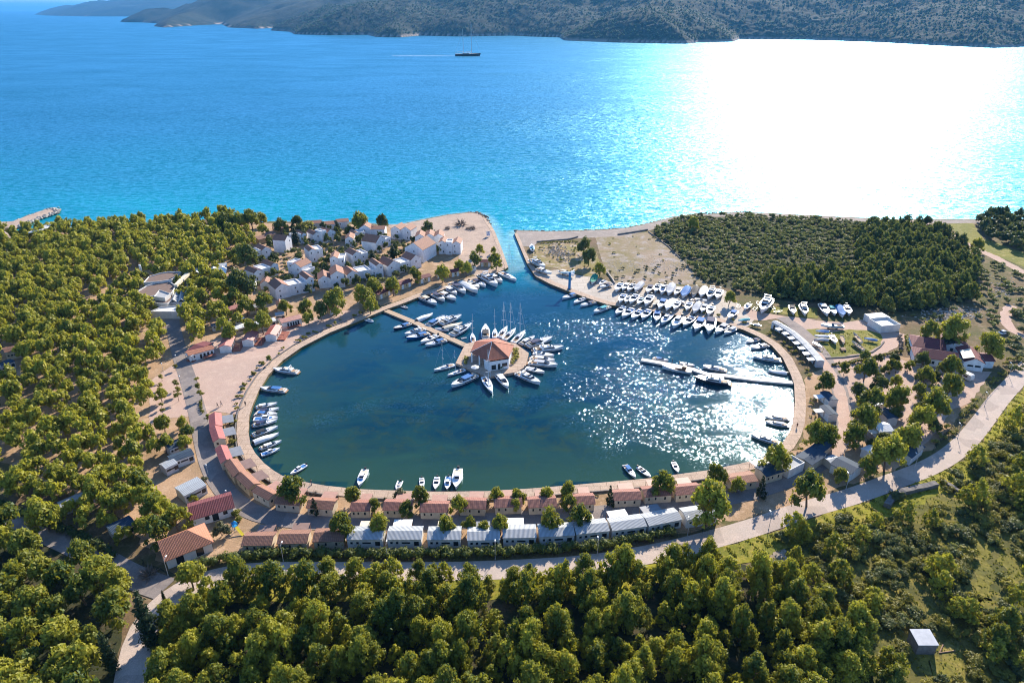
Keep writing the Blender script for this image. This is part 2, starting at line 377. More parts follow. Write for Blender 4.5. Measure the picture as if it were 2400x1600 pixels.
BQ = densify(BASIN, 3, False)
# basin runs counter-clockwise seen from above with land on its right
QUAY_W = BQ
sheet('camp_ground', path('A 0,640 A 600,560 A 1200,530 A 1700,500 A 2200,450 B 600,330 B 1640,345 C 330,360 C 760,400 C 1250,560 C 1330,760 C 1100,900 C 600,1060 G 2100,180 G 1300,500 G 1000,900 G 880,1200 '
      'K 900,400 K 1300,760 L 1000,560 M 1000,560 N 0,610 N 800,600 N 1700,400 N 2100,150 J 100,700 J 130,300 J 300,200 J 900,120 J 1650,250 J 1500,450 J 1200,850 J 950,1010 J 450,1180 J 0,1360 '
      'N 1300,880 N 900,1000 M 1600,1130 L 400,1190 K 900,1400 K 500,1500 K 200,1350 P 900,1400 P 200,1100 P 0,1000'), LAND + .02, SANDY, .8)
sheet('beach', path('C 250,350 C 430,334 C 640,290 C 900,241 C 1100,220 C 1205,224 C 1275,268 C 1320,335 C 1370,412 C 1440,600 C 1505,785 C 1380,845 C 1180,880 C 1000,720 C 1010,560 C 850,480 C 500,420 C 330,390'), LAND + .05, BEACH, .5)
sheet('sand_spit', path('A 0,640 A 0,560 A 120,555 A 235,545 A 330,590 A 250,640'), LAND + .05, BEACH, .5)
sheet('shingle_shore', path('D 30,305 D 55,275 D 400,283 D 800,273 D 1000,263 D 1200,248 D 1450,193 D 1700,128 D 1950,93 E 240,95 E 560,74 E 800,84 F 700,131 F 1180,134 F 1860,128 F 1860,150 F 1180,165 F 700,160 E 560,110 E 300,120 '
      'D 1950,125 D 1700,190 D 1450,265 D 1150,330 D 900,340 D 560,360 D 250,400 D 230,440 D 100,440'), LAND + .05, BEACHG, .5)
sheet('maquis_ground', path('D 1450,275 D 1560,215 D 1700,160 D 1950,118 E 300,125 E 560,108 E 1000,120 F 300,140 F 700,160 F 940,180 F 1030,260 F 1180,300 F 1330,400 F 1420,520 F 1450,700 F 1350,850 F 1200,900 F 950,930 F 680,950 F 450,900 F 100,860 E 1000,930 E 740,880 E 620,840 E 400,800 E 250,740 D 2050,840 D 1850,640 D 1650,440'), LAND + .035, ground('maquis_floor', [(.065, .065, .03), (.05, .055, .025), (.15, .12, .075)], .05, .3, 2.0), 1.2)
sheet('dry_field', path('D 880,345 D 1150,310 D 1440,285 D 1640,440 D 1830,620 D 2050,850 D 1700,830 D 1380,850 D 1060,815 D 980,700 D 930,560'), LAND + .04, DRY, .6)
sheet('rough_ground', path('D 230,430 D 560,365 D 720,420 D 880,500 D 930,620 D 980,720 D 870,760 D 640,720 D 480,670 D 330,640 D 210,560'), LAND + .045, ground('rubble_earth', [(.30, .21, .11), (.22, .19, .06), (.42, .34, .28)], .06, .3, 1.5), .5)
sheet('boat_yard', path('D 245,742 D 330,700 D 480,680 D 660,735 D 870,765 D 1050,812 D 1380,872 D 1700,850 D 2100,880 D 2240,900 E 560,980 E 760,1040 E 640,1170 E 540,1200 E 430,1148 D 2130,1207 D 2000,1187 D 1700,1147 D 1400,1097 D 1130,1057 D 1010,1042 D 850,992 D 600,904 D 400,824'), LAND + .055, PAVE, 0)
sheet('gravel_yard', path('E 560,980 E 760,1040 E 1000,1080 E 1300,1110 F 0,1010 F 300,1030 F 470,1000 F 600,1110 F 760,1115 F 860,1140 F 750,1250 F 620,1310 F 300,1400 F 130,1400 J 430,180 J 560,130 J 850,110 J 1000,190 J 1300,230 J 1650,250 J 1480,500 J 1330,560 J 1150,800 '
      'J 950,960 J 620,760 J 540,560 J 480,860 J 390,960 J 340,880 J 420,700 J 400,440 J 340,260 J 220,90 E 1250,1350 E 1100,1180 E 900,1100 E 760,1120 E 660,1110'), LAND + .06, PLAZA, .3)
sheet('lawn', path('F -60,1090 F 60,1085 F 200,1120 F 330,1090 F 520,1100 F 605,1130 F 630,1175 F 610,1220 F 560,1260 F 450,1300 F 300,1325 F 160,1335 F 90,1325 F 20,1260 F -60,1190'), LAND + .09, LAWN, .3)
sheet('lawn_edge', path('E 1000,990 E 1090,975 E 1300,1000 E 1310,1100 E 1000,1065 E 800,1030 E 830,990'), LAND + .085, LAWN, .4)
sheet('plaza', path('G 0,870 G 320,640 G 420,560 G 700,420 G 1000,380 G 1400,290 G 1700,200 G 2000,130 G 2200,110 G 2230,180 G 1880,325 G 1570,485 G 1360,630 G 1210,790 G 1110,950 G 1050,1090 G 1000,1220 '
      'G 860,1210 G 640,1180 G 590,1260 G 430,1230 G 240,1250 G 0,1330'), LAND + .06, PLAZA, .3)
INNER = path('G 240,60 G 230,200 G 285,450 G 340,660 G 395,800 G 440,950 G 480,1100 G 520,1250 G 560,1450 K 690,330 K 730,480 K 790,650 K 900,810 K 1080,980 L 260,760 L 520,800 L 900,830 L 1300,835 L 1700,835 L 2200,825 M 700,810 M 1200,775 M 1700,740 M 2200,710 N 400,770 N 900,715 N 1400,665 N 1750,570 N 2050,450 N 2250,330 J 330,960 J 420,850 J 455,700 J 440,560 J 420,400 J 370,280 J 290,170 E 1420,1530 E 1250,1310 E 1120,1190 E 960,1090')
INNER = smooth(densify(INNER, 3, False), 6)
sheet('camp_road', ribbon(INNER, 5.2), LAND + .10, ASPH)
sheet('sandy_lane', ribbon(smooth(densify(path('J 370,930 J 425,850 J 460,700 J 440,560 J 410,400 J 360,280 J 270,160 J 190,50'), 3, False), 4), 3.6), LAND + .13, PLAZA, .3)
MAIN = path('J 2100,40 J 1960,190 J 1880,290 J 1700,480 J 1560,680 J 1420,850 J 1250,980 J 1080,1060 J 820,1150 J 520,1270 J 200,1350 N 2050,770 N 1700,910 N 1300,1020 N 900,1130 N 500,1205 N 150,1265 S 400,435 S 100,440 R 1900,290 R 1500,300 R 1100,300 R 700,300 R 300,295 R 0,300 Q 2000,640 Q 1750,690 Q 1500,770 Q 1300,830 Q 1170,950 Q 1090,1100 Q 1090,1250 Q 1080,1400 Q 1060,1600 Q 1040,1750')
MAIN = smooth(densify(MAIN, 3, False), 8)
sheet('road', ribbon(MAIN, 5.8), LAND + .10, ROADM)
sheet('side_road', ribbon(smooth(densify(path('Q -700,20 Q -300,120 Q 0,190 Q 250,290 Q 500,390 Q 740,500 Q 950,640 Q 1150,740 Q 1350,800'), 3, False), 4), 6.2), LAND + .115, ASPH)
sheet('grass_verge', offset_path(MAIN[:100], 3.0) + offset_path(MAIN[:100], 9.0)[::-1], LAND + .08, GRASS, .8)
sheet('verge', offset_path(MAIN[60:105], 2.95) + offset_path(MAIN[60:105], 5.2)[::-1], LAND + .075, GRASS, .6)
sheet('meadow', path('J 1980,420 J 1700,700 J 1400,1000 J 1000,1200 J 560,1330 S 2200,160 S 1950,240 S 2000,520 T 400,700 T 300,1100 T 520,1650 T 1900,1700 T 1900,0 T 1800,-100'), LAND + .04,
      ground('scrub_meadow', [(.16, .135, .035), (.075, .08, .022), (.30, .24, .05)], .05, .18, 1.5), 1.0)
for i, s in enumerate(('T 560,370 T 660,350 T 690,420 T 600,480 T 550,460', 'T 1150,640 T 1230,620 T 1200,690 T 1140,690', 'T 1350,640 T 1440,590 T 1500,700 T 1520,900 T 1450,1100 T 1400,1050 T 1340,900',
                       'T 1560,680 T 1720,820 T 1720,1000 T 1640,1000 T 1580,900', 'T 1440,990 T 1560,1040 T 1560,1110 T 1400,1140', 'T 1150,1340 T 1260,1300 T 1330,1460 T 1300,1560 T 1080,1560', 'T 800,380 T 1130,260 T 1330,330 T 1250,400 T 850,480',
                       'T 1200,760 T 1260,800 T 1330,900 T 1300,960')):
    sheet('grass_patch' if i == 0 else 'grass_patch.%03d' % i, path(s), LAND + .07, DRYG, 1.7)
sheet('quarry_scree', path('N 1640,1010 N 1770,1000 N 1840,1080 N 1940,1130 N 1960,1300 N 1850,1300 N 1700,1210 N 1590,1130'), LAND + .06, DRY, .7)
sheet('dirt_track', ribbon(smooth(densify(path('F 600,150 F 900,145 F 1050,170 F 1120,220 F 1280,290 F 1400,370 F 1580,440 F 1750,530 F 1860,590 F 2000,680'), 3, False), 2), 5), LAND + .06, PLAZA, .5)
sheet('dirt_path', ribbon(smooth(densify(path('F 1760,880 F 1700,960 F 1720,1060 F 1800,1130 F 1900,1160'), 2, False), 2), 4), LAND + .06, PLAZA, .5)
sheet('field', path('F 1200,165 F 1420,160 F 1500,290 F 1867,420 F 1900,560 F 1700,480 F 1450,400 F 1350,300 F 1250,230'), LAND + .05, LAWN, .6)
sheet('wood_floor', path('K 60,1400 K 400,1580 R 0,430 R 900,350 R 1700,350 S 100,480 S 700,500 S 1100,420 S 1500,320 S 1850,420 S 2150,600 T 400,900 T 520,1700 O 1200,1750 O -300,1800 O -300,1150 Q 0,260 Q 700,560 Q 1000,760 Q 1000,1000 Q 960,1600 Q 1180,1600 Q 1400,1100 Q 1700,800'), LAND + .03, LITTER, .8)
# quay ring: paved walk with a curb wall behind it
QL = [p for p in BQ]
sheet('quay', QL + offset_path(QL, -3.4)[::-1], LAND + .14, CONC, 0, .5)
PW_ = path('C 1492,812 C 1530,790 C 1462,600 C 1400,445 C 1385,410 C 1300,275')
sheet('channel_quay', PW_ + path('C 1265,285 C 1350,415 C 1430,620 C 1490,775'), LAND + .13, CONC, 0, .4)
sheet('channel_quay.001', path('D 25,300 D 100,480 D 160,622 D 245,750 D 290,720 D 195,600 D 130,470 D 60,300'), LAND + .13, CONC, 0, .4)
# ------------------------------------------------------------------ far shore: wooded hills across the channel
def vnoise(x, y, seed):
    """value noise, numpy"""
    xi = np.floor(x).astype(np.int64); yi = np.floor(y).astype(np.int64); fx = x - xi; fy = y - yi
    fx = fx*fx*(3-2*fx); fy = fy*fy*(3-2*fy)
    def h(a, b):
        n = (a * 374761393 + b * 668265263 + seed * 982451653) & 0x7fffffff
        n = ((n ^ (n >> 13)) * 1274126177) & 0x7fffffff
        return ((n ^ (n >> 16)) & 0xffff) / 65535.0
    return (h(xi, yi)*(1-fx) + h(xi+1, yi)*fx)*(1-fy) + (h(xi, yi+1)*(1-fx) + h(xi+1, yi+1)*fx)*fy
def fbm(x, y, seed, o=4):
    r = 0; a = .5
    for k in range(o): r = r + a * vnoise(x * 2**k, y * 2**k, seed + k * 17); a *= .5
    return r
HILLM, nt, p = new_mat('maquis_hills')
co = objco(nt); a = noise(nt, .006, 5, .6, co); b = noise(nt, .09, 3, .7, co)
c = mixc(nt, ramp(nt, a, .4, .62), (.008, .020, .010), (.026, .034, .018))
c = mixc(nt, ramp(nt, b, .56, .68), c, (.10, .085, .065))
at_h = N(nt, 'ShaderNodeAttribute', attribute_name='rim')
c = mixc(nt, at_h.outputs['Fac'], c, (.36, .30, .26))
nt.links.new(c, p.inputs['Base Color']); p.inputs['Roughness'].default_value = 1; p.inputs['Specular IOR Level'].default_value = .1
def hill(name, shore_px, back, gx_, gy_, hmax, slope, canopy, seed, amp=.6):
    pts = [un(u, v, 0) for u, v in shore_px]
    poly = pts + back
    X, Y = np.meshgrid(gx_, gy_); P = np.stack([X.ravel(), Y.ravel()], 1)
    d = dist_poly(pts, P, False); ins = inside(poly, P)
    base = hmax * (1 - np.exp(-d / slope))
    n = fbm(P[:, 0] / 420, P[:, 1] / 700, seed, 4)
    z = base * (1 - amp + amp * 2.0 * n) 
    cell = vnoise(P[:, 0] / 9.0, P[:, 1] / 9.0, seed + 5) * .6 + vnoise(P[:, 0] / 21.0, P[:, 1] / 21.0, seed + 9) * .7
    z = z + canopy * cell * np.clip(d / 14, 0, 1) + 1.5
    z = np.where(ins, z, -8.0)
    rim = np.clip(1 - (d - 2) / 9.0, 0, 1) * ins
    nx_, ny_ = len(gx_), len(gy_); I_ = np.arange(nx_ * ny_).reshape(ny_, nx_)
    F_ = np.stack([I_[:-1, :-1].ravel(), I_[:-1, 1:].ravel(), I_[1:, 1:].ravel(), I_[1:, :-1].ravel()], 1)
    keep = (z[F_] > -7).any(1); F_ = F_[keep]
    o = link(name, np_mesh(name, np.column_stack([P, z]), F_, HILLM, {'rim': rim})); struct(o)
    HSTORE.append((P, z, d, ins, nx_, ny_)); return o
HSTORE = []
SH = [(270,50),(295,53),(330,53),(370,55),(362,62),(385,65),(460,60),(520,57),(537,65),(600,68),(640,66),(635,72),(680,75),(690,81),(770,83),(860,82),(880,87),(940,88),(985,84),(1090,86),(1200,84),
      (1240,86),(1310,88),(1320,95),(1450,100),(1610,103),(1640,100),(1720,98),(1735,92),(1900,94),(2050,99),(2200,107),(2330,113),(2400,110),(2900,108)]
hill('hills', SH, [(5000, 7000), (-3800, 8000)], np.concatenate([np.arange(-3900, -1200, 18), np.arange(-1200, 2600, 8), np.arange(2600, 4200, 16)]), np.concatenate([np.arange(1900, 3300, 8), np.arange(3300, 5000, 14), np.arange(5000, 7600, 40)]), 330, 800, 9, 3)
hill('hills', [(45,29.5),(70,33),(110,37),(200,39),(330,39),(560,38.5)], [un(900, 38, 0), (-1500, 22000), (-11500, 22000)], np.arange(-11000, -800, 55), np.arange(9500, 22000, 70), 330, 900, 10, 8, .35)
hill('distant_coast', [(-900,24.3),(0,24.2),(300,24.2),(1200,24.3),(2600,24.2)], [(90000, 90000), (-90000, 90000)], np.arange(-60000, 60000, 800), np.arange(50000, 90000, 1500), 420, 4000, 20, 12, .4)
def hill_trees():
    P, z, d, ins, _, _ = HSTORE[0]; rs = np.random.RandomState(6)
    near_ = ins & (d > 6) & (d < 1100) & (P[:, 1] < 5200); idx = np.nonzero(near_)[0]
    dens = fbm(P[idx, 0] / 60, P[idx, 1] / 60, 31, 3); idx = idx[(dens > .27) & (rs.uniform(size=len(idx)) < np.where(P[idx, 0] > 2600, .5, .30))][:60000]
    v = np.array([(0,0,1),(.9,0,.1),(.28,.85,.1),(-.73,.53,.1),(-.73,-.53,.1),(.28,-.85,.1)]); f = np.array([(0,1,2),(0,2,3),(0,3,4),(0,4,5),(0,5,1)])
    n = len(idx); r = rs.uniform(3.0, 7.5, n); c = np.column_stack([P[idx] + rs.uniform(-5, 5, (n, 2)), z[idx] + rs.uniform(-1.5, 1, n)])
    V = (v[None] * r[:, None, None] * rs.uniform(.75, 1.25, (n, 6, 1)) * np.array([1, 1, .95]) + c[:, None]).reshape(-1, 3); F = (f[None] + 6 * np.arange(n)[:, None, None]).reshape(-1, 3)
    m, nt, p = new_mat('hill_crowns'); a = N(nt, 'ShaderNodeAttribute', attribute_name='tone')
    nt.links.new(mixc(nt, a.outputs['Fac'], (.010, .032, .012), (.055, .085, .030)), p.inputs['Base Color']); p.inputs['Roughness'].default_value = 1; p.inputs['Specular IOR Level'].default_value = .05
    o = link('hill_forest', np_mesh('hill_forest', V, F, m, {'tone': np.repeat(rs.uniform(0, 1, n) ** 1.5, 6)})); o['kind'] = 'stuff'; o['label'] = 'dense low forest covering the hills of the far shore'
hill_trees()
# ------------------------------------------------------------------ haze: the air over the channel
def make_haze():
    mb = MB().box(-90000, 90000, -400, 95000, -9.5, 640)
    m = bpy.data.materials.new('haze'); m.use_nodes = True; nt = m.node_tree
    nt.nodes.remove(nt.nodes['Principled BSDF'])
    v = N(nt, 'ShaderNodeVolumePrincipled'); v.inputs['Density'].default_value = HAZE_D
    v.inputs['Color'].default_value = HAZE_C; v.inputs['Anisotropy'].default_value = .25
    nt.links.new(v.outputs[0], nt.nodes['Material Output'].inputs['Volume'])
    o = mb.obj('haze', m); o['kind'] = 'stuff'; return o
HAZE_D = 0.00004; HAZE_C = (.10, .40, .85, 1)
make_haze()
# ------------------------------------------------------------------ foliage
def leaf_mat(name, c_lo, c_hi, trans=(.10,.13,.02), rnd=1.0, tf=.33):
    m, nt, p = new_mat(name); L = nt.links
    oi = N(nt, 'ShaderNodeObjectInfo'); co = objco(nt)
    n = noise(nt, 1.1, 3, .6, co); ta = N(nt, 'ShaderNodeAttribute', attribute_name='tone')
    f = N(nt, 'ShaderNodeMath', operation='MULTIPLY_ADD'); L.new(oi.outputs['Random'], f.inputs[0]); f.inputs[1].default_value = rnd; f.inputs[2].default_value = -rnd / 2
    g = N(nt, 'ShaderNodeMath', operation='ADD'); L.new(ramp(nt, n, .3, .7), g.inputs[0]); L.new(f.outputs[0], g.inputs[1])
    g0 = g; g = N(nt, 'ShaderNodeMath', operation='ADD'); L.new(g0.outputs[0], g.inputs[0]); L.new(ta.outputs['Fac'], g.inputs[1]); g.use_clamp = True
    col = mixc(nt, g.outputs[0], c_lo, c_hi)
    L.new(col, p.inputs['Base Color']); p.inputs['Roughness'].default_value = .55; p.inputs['Specular IOR Level'].default_value = .25
    t = N(nt, 'ShaderNodeBsdfTranslucent'); L.new(mixc(nt, g.outputs[0], tuple(c * .6 for c in trans), trans), t.inputs[0])
    mx = N(nt, 'ShaderNodeMixShader'); mx.inputs[0].default_value = tf; L.new(p.outputs[0], mx.inputs[1]); L.new(t.outputs[0], mx.inputs[2])
    L.new(mx.outputs[0], nt.nodes['Material Output'].inputs['Surface']); return m
PINE = leaf_mat('pine_needles', (.060, .105, .018), (.345, .325, .036), (.52, .49, .04))
DARKP = leaf_mat('dark_needles', (.045, .078, .024), (.165, .185, .038), (.25, .27, .035))
MAQ = leaf_mat('maquis_leaves', (.085, .105, .038), (.21, .225, .078), (.27, .28, .06))
OLIVE = leaf_mat('grey_leaves', (.10, .105, .05), (.17, .165, .075), (.14, .14, .05))
CYPR = leaf_mat('cypress_leaves', (.022, .042, .016), (.045, .065, .02), (.05, .06, .02))
YELL = leaf_mat('yellow_leaves', (.17, .17, .02), (.28, .25, .03), (.25, .24, .02))
SCRUB = leaf_mat('scrub_leaves', (.15, .15, .028), (.32, .28, .05), (.40, .36, .045))
TWIG = paint('bare_twigs', (.22, .17, .13), .9)
BARK = paint('bark', (.15, .105, .075), .95)
def ico():
    t = (1 + 5 ** .5) / 2
    v = np.array([(-1,t,0),(1,t,0),(-1,-t,0),(1,-t,0),(0,-1,t),(0,1,t),(0,-1,-t),(0,1,-t),(t,0,-1),(t,0,1),(-t,0,-1),(-t,0,1)], float)
    v /= np.linalg.norm(v[0])
    f = np.array([(0,11,5),(0,5,1),(0,1,7),(0,7,10),(0,10,11),(1,5,9),(5,11,4),(11,10,2),(10,7,6),(7,1,8),(3,9,4),(3,4,2),(3,2,6),(3,6,8),(3,8,9),(4,9,5),(2,4,11),(6,2,10),(8,6,7),(9,8,1)])
    return v, f
ICO_V, ICO_F = ico()
def puffs_mesh(rs, centers, radii, leaf, dens, flat=.8, core=.62, spiky=0.0):
    """leaf-clump triangles spread over a cloud of clumps, each round a small dark core"""
    V = []; F = []; n0 = 0
    for c, r in zip(centers, radii):
        if core > 0:
            v = ICO_V * (r * core) * rs.uniform(.85, 1.15, (12, 1)) * np.array([1, 1, flat]) + c
            V.append(v); F.append(ICO_F + n0); n0 += 12
        k = max(10, int(dens * r * r))
        d = rs.normal(size=(k, 3)); d /= np.linalg.norm(d, axis=1)[:, None]; d[:, 2] = np.where(d[:, 2] < -.45, -d[:, 2], d[:, 2])
        p = c + d * (r * rs.uniform(.62, 1.28, (k, 1))) * np.array([1, 1, flat])
        nrm = d + rs.normal(size=(k, 3)) * .38; nrm /= np.linalg.norm(nrm, axis=1)[:, None]
        a = np.cross(nrm, rs.normal(size=(k, 3))); a /= np.linalg.norm(a, axis=1)[:, None]; b = np.cross(nrm, a)
        s = leaf * rs.uniform(.6, 1.35, (k, 1))
        tip = p + a * s * 1.1 + d * spiky * s
        q = np.stack([p - a * s * .6 - b * s * .7, tip, p - a * s * .6 + b * s * .7], 1).reshape(-1, 3)
        V.append(q); F.append(np.arange(3 * k).reshape(k, 3) + n0); n0 += 3 * k
    return np.concatenate(V), np.concatenate(F)
def pine_puffs(rs, R=1.0, n=24, tall=1.0, top=.75):
    """irregular rounded crown of radius 1: clumps held out on limbs, open below"""
    C = []; Rr = []
    lobes = rs.uniform(.72, 1.12, 7); ph = rs.uniform(0, 6.28)
    for i in range(n):
        az = rs.uniform(0, 6.28); u = (i + .5) / n
        lob = lobes[int(((az + ph) % 6.28) / 6.28 * 7) % 7]
        rr = np.sqrt(u) * .80 * lob
        z = (1 - rr ** 2) * tall * rs.uniform(.45, 1.05) - .15 * rs.uniform(0, 1) - (.38 if rs.uniform() < .30 else 0)
        C.append((rr * np.cos(az), rr * np.sin(az), z)); Rr.append(rs.uniform(.22, .38) * (1.0 - .2 * rr))
    return np.array(C) * R, np.array(Rr) * R
def tree_proto(kind, seed, lod=1.0):
    """returns crown (verts, faces) and trunk MB in metres, for a tree whose crown radius is 1 unit -> scaled on placement"""
    rs = np.random.RandomState(seed)
    tr = MB()
    if kind == 'pine':
        c, r = pine_puffs(rs, 1, int(31 * lod ** .5)); c[:, 2] += .66
        V, F = puffs_mesh(rs, c, r, .095 / lod ** .5, 640 * lod, .85)
        lean = rs.uniform(-.12, .12, 2)
        tr.tube((0, 0, 0), (lean[0], lean[1], .6), .062, .045, 6)
        for i in range(0, len(c), 3): tr.tube((lean[0], lean[1],   .5 + rs.uniform(-.1, .05)), c[i] * .85 + np.array([0, 0, .1]), .028, .01, 4)
    elif kind == 'tallpine':       # taller, conical-rounded young Aleppo pine of the slope
        C = []; R = []
        n = int(46 * lod ** .5)
        for i in range(n):
            u = (i + .5) / n; az = i * 2.4 + rs.uniform(-.5, .5); z = .4 + 1.6 * u
            rr = (1 - u ** 1.7) ** .62 * rs.uniform(.35, 1.02); C.append((rr * np.cos(az), rr * np.sin(az), z + rs.uniform(-.1, .1))); R.append(rs.uniform(.17, .34) * (1.05 - .25 * u))
        V, F = puffs_mesh(rs, np.array(C), np.array(R), .08 / lod ** .5, 760 * lod, .95, spiky=.4)
        tr.tube((0, 0, 0), (0, 0, 1.5), .06, .02, 6)
        for i in range(0, n, 4): tr.tube((0, 0, C[i][2] - .15), C[i], .022, .008, 4)
    elif kind == 'cone':
        C = []; R = []
        n = 22
        for i in range(n):
            u = (i + .5) / n; az = i * 2.4; rr = (1 - u) * rs.uniform(.5, .8); C.append((rr * np.cos(az), rr * np.sin(az), .2 + 2.6 * u)); R.append(.34 * (1 - .7 * u))
        V, F = puffs_mesh(rs, np.array(C), np.array(R), .1, 500, .9, spiky=.5); tr.tube((0, 0, 0), (0, 0, 1.0), .07, .04, 6)
    elif kind == 'cypress':
        C = []; R = []
        for i in range(26):
            u = (i + .5) / 26; az = i * 2.4; rr = .45 * np.sin(min(1, u * 1.6 + .25) * pi * .5) * (1 - u ** 3); C.append((rr * np.cos(az), rr * np.sin(az), .3 + 7.4 * u)); R.append(.62 * (1 - .75 * u ** 2))
        V, F = puffs_mesh(rs, np.array(C), np.array(R), .16, 220, 1.3, spiky=.8); tr.tube((0, 0, 0), (0, 0, 1.2), .13, .1, 6)
    elif kind == 'round':          # shrub / evergreen bush
        n = int(11 * max(lod, .5)); C = []; R = []
        for i in range(n):
            az = rs.uniform(0, 6.28); rr = np.sqrt((i + .5) / n) * .72; C.append((rr * np.cos(az), rr * np.sin(az), .30 + .42 * (1 - rr ** 2) * rs.uniform(.7, 1.2))); R.append(rs.uniform(.26, .42))
        V, F = puffs_mesh(rs, np.array(C), np.array(R), .12 / lod ** .5, 420 * lod, .85, .8)
        for i in range(4): tr.tube((0, 0, 0), C[i], .04, .015, 4)
    elif kind == 'lollipop':       # small planted plaza tree
        c, r = pine_puffs(rs, 1, 12, .7); c[:, 2] += 1.75
        V, F = puffs_mesh(rs, c, r * 1.25, .17, 260, .85); tr.tube((0, 0, 0), (0, 0, 1.75), .07, .05, 6)
        for i in range(0, 12, 3): tr.tube((0, 0, 1.6), c[i], .03, .012, 4)
    elif kind == 'bare':           # leafless bush
        V = []; F = []
        for i in range(150):
            d = rs.normal(size=3); d[2] = abs(d[2]) * .9 + .15; d /= np.linalg.norm(d); a = d * rs.uniform(.25, .5); b = d * rs.uniform(.75, 1.1) + rs.normal(size=3) * .14
            s = rs.normal(size=3) * .022; n = len(V); V += [a - s, a + s, b]; F.append((n, n+1, n+2))
        V = np.array(V); F = np.array(F)
        for i in range(14):
            d = rs.normal(size=3); d[2] = abs(d[2]) + .3; d /= np.linalg.norm(d); tr.tube((0, 0, 0), d * .7, .025, .008, 4)
    return V, F, tr
PROTO = {}
def proto(kind, i, mat):
    k = (kind, i, mat.name)
    if k not in PROTO:
        V, F, tr = tree_proto(kind, 100 + i * 7 + len(kind)); PROTO[k] = (np_mesh('crown', V, F, mat), tr.mesh('trunk', BARK))
    return PROTO[k]
rt = random.Random(11)
NAMES = {}
def plant(name, kind, mat, x, y, r, label, cat, group=None, i=None, sz=1.0, z=LAND):
    i = rt.randrange({'pine': 7, 'tallpine': 6, 'round': 6, 'lollipop': 4}.get(kind, 2)) if i is None else i
    cm, tm = proto(kind, i, mat)
    e = empty(name, (x, y, z), rt.uniform(0, 6.28)); e.scale = (r, r, r * sz); tag(e, label, cat, group)
    link('crown', cm, e); link('trunk', tm if kind not in ('round', 'bare') else tm, e).name = 'trunk' if kind not in ('round',) else 'stem'
    return e
def merged(name, mat, items, kinds, label, lod, group=None):
    """one mass of far-off plants: items (x,y,r,sz)"""
    rs = np.random.RandomState(3); pr = []
    for k in kinds:
        for j in range(5):
            V, F, tr = tree_proto(k, 500 + j * 13, lod)
            n = len(V); tv = np.array(tr.v); tf = []
            for f in tr.f:
                for q in range(1, len(f) - 1): tf.append((f[0], f[q], f[q+1]))
            pr.append((V, F))
    VV = []; FF = []; TT = []; n = 0
    for (x, y, r, sz) in items:
        V, F = pr[rs.randint(len(pr))]; a = rs.uniform(0, 6.28); ca, sa = cos(a), sin(a)
        W = np.empty_like(V); W[:, 0] = (V[:, 0]*ca - V[:, 1]*sa) * r + x; W[:, 1] = (V[:, 0]*sa + V[:, 1]*ca) * r + y; W[:, 2] = V[:, 2] * r * sz + LAND
        VV.append(W); FF.append(F + n); n += len(V); TT.append(np.full(len(V), rs.uniform(-.5, .5)))
    o = link(name, np_mesh(name, np.concatenate(VV), np.concatenate(FF), mat, {'tone': np.concatenate(TT)})); o['kind'] = 'stuff'; o['label'] = label; return o
def scatter(poly, spacing, seed, avoid=None, jit=.45, keep=1.0, clump=None):
    """jittered points inside a polygon, away from the avoid mask"""
    rs = np.random.RandomState(seed); xs = [p[0] for p in poly]; ys = [p[1] for p in poly]
    gx_, gy_ = np.meshgrid(np.arange(min(xs), max(xs), spacing), np.arange(min(ys), max(ys), spacing * .87))
    gx_[1::2] += spacing / 2
    P = np.stack([gx_.ravel(), gy_.ravel()], 1) + rs.uniform(-jit, jit, (gx_.size, 2)) * spacing
    m = inside(poly, P) & (rs.uniform(size=len(P)) < keep)
    if clump: m &= fbm(P[:, 0] / clump[0], P[:, 1] / clump[0], seed + 3, 3) > clump[1]
    P = P[m]
    if avoid is not None and len(P): P = P[~avoid(P)]
    return P
# ------------------------------------------------------------------ buildings
def tile_mat(name, c1, c2, c3, row=.34, colw=.24):
    """rows of clay tiles: courses along local x, barrels across; fired-clay colour varies from tile to tile"""
    m, nt, p = new_mat(name); L = nt.links; co = objco(nt)
    br = N(nt, 'ShaderNodeTexBrick'); L.new(co, br.inputs['Vector'])
    br.inputs['Color1'].default_value = rgba(c1); br.inputs['Color2'].default_value = rgba(c2); br.inputs['Mortar'].default_value = rgba(c3)
    br.inputs['Scale'].default_value = 1; br.inputs['Brick Width'].default_value = colw * 2; br.inputs['Row Height'].default_value = row; br.inputs['Mortar Size'].default_value = .05; br.offset = 0
    n = noise(nt, .5, 5, .6, co)
    d = mixc(nt, ramp(nt, n, .45, .75), br.outputs['Color'], tuple(c * .62 for c in c1))
    L.new(d, p.inputs['Base Color']); p.inputs['Roughness'].default_value = .75; p.inputs['Specular IOR Level'].default_value = .35
    w = N(nt, 'ShaderNodeTexWave', wave_type='BANDS', bands_direction='X'); L.new(co, w.inputs['Vector']); w.inputs['Scale'].default_value = 1 / (colw * 2) * .5
    bump(nt, p, w.outputs['Fac'], .5, .06); return m
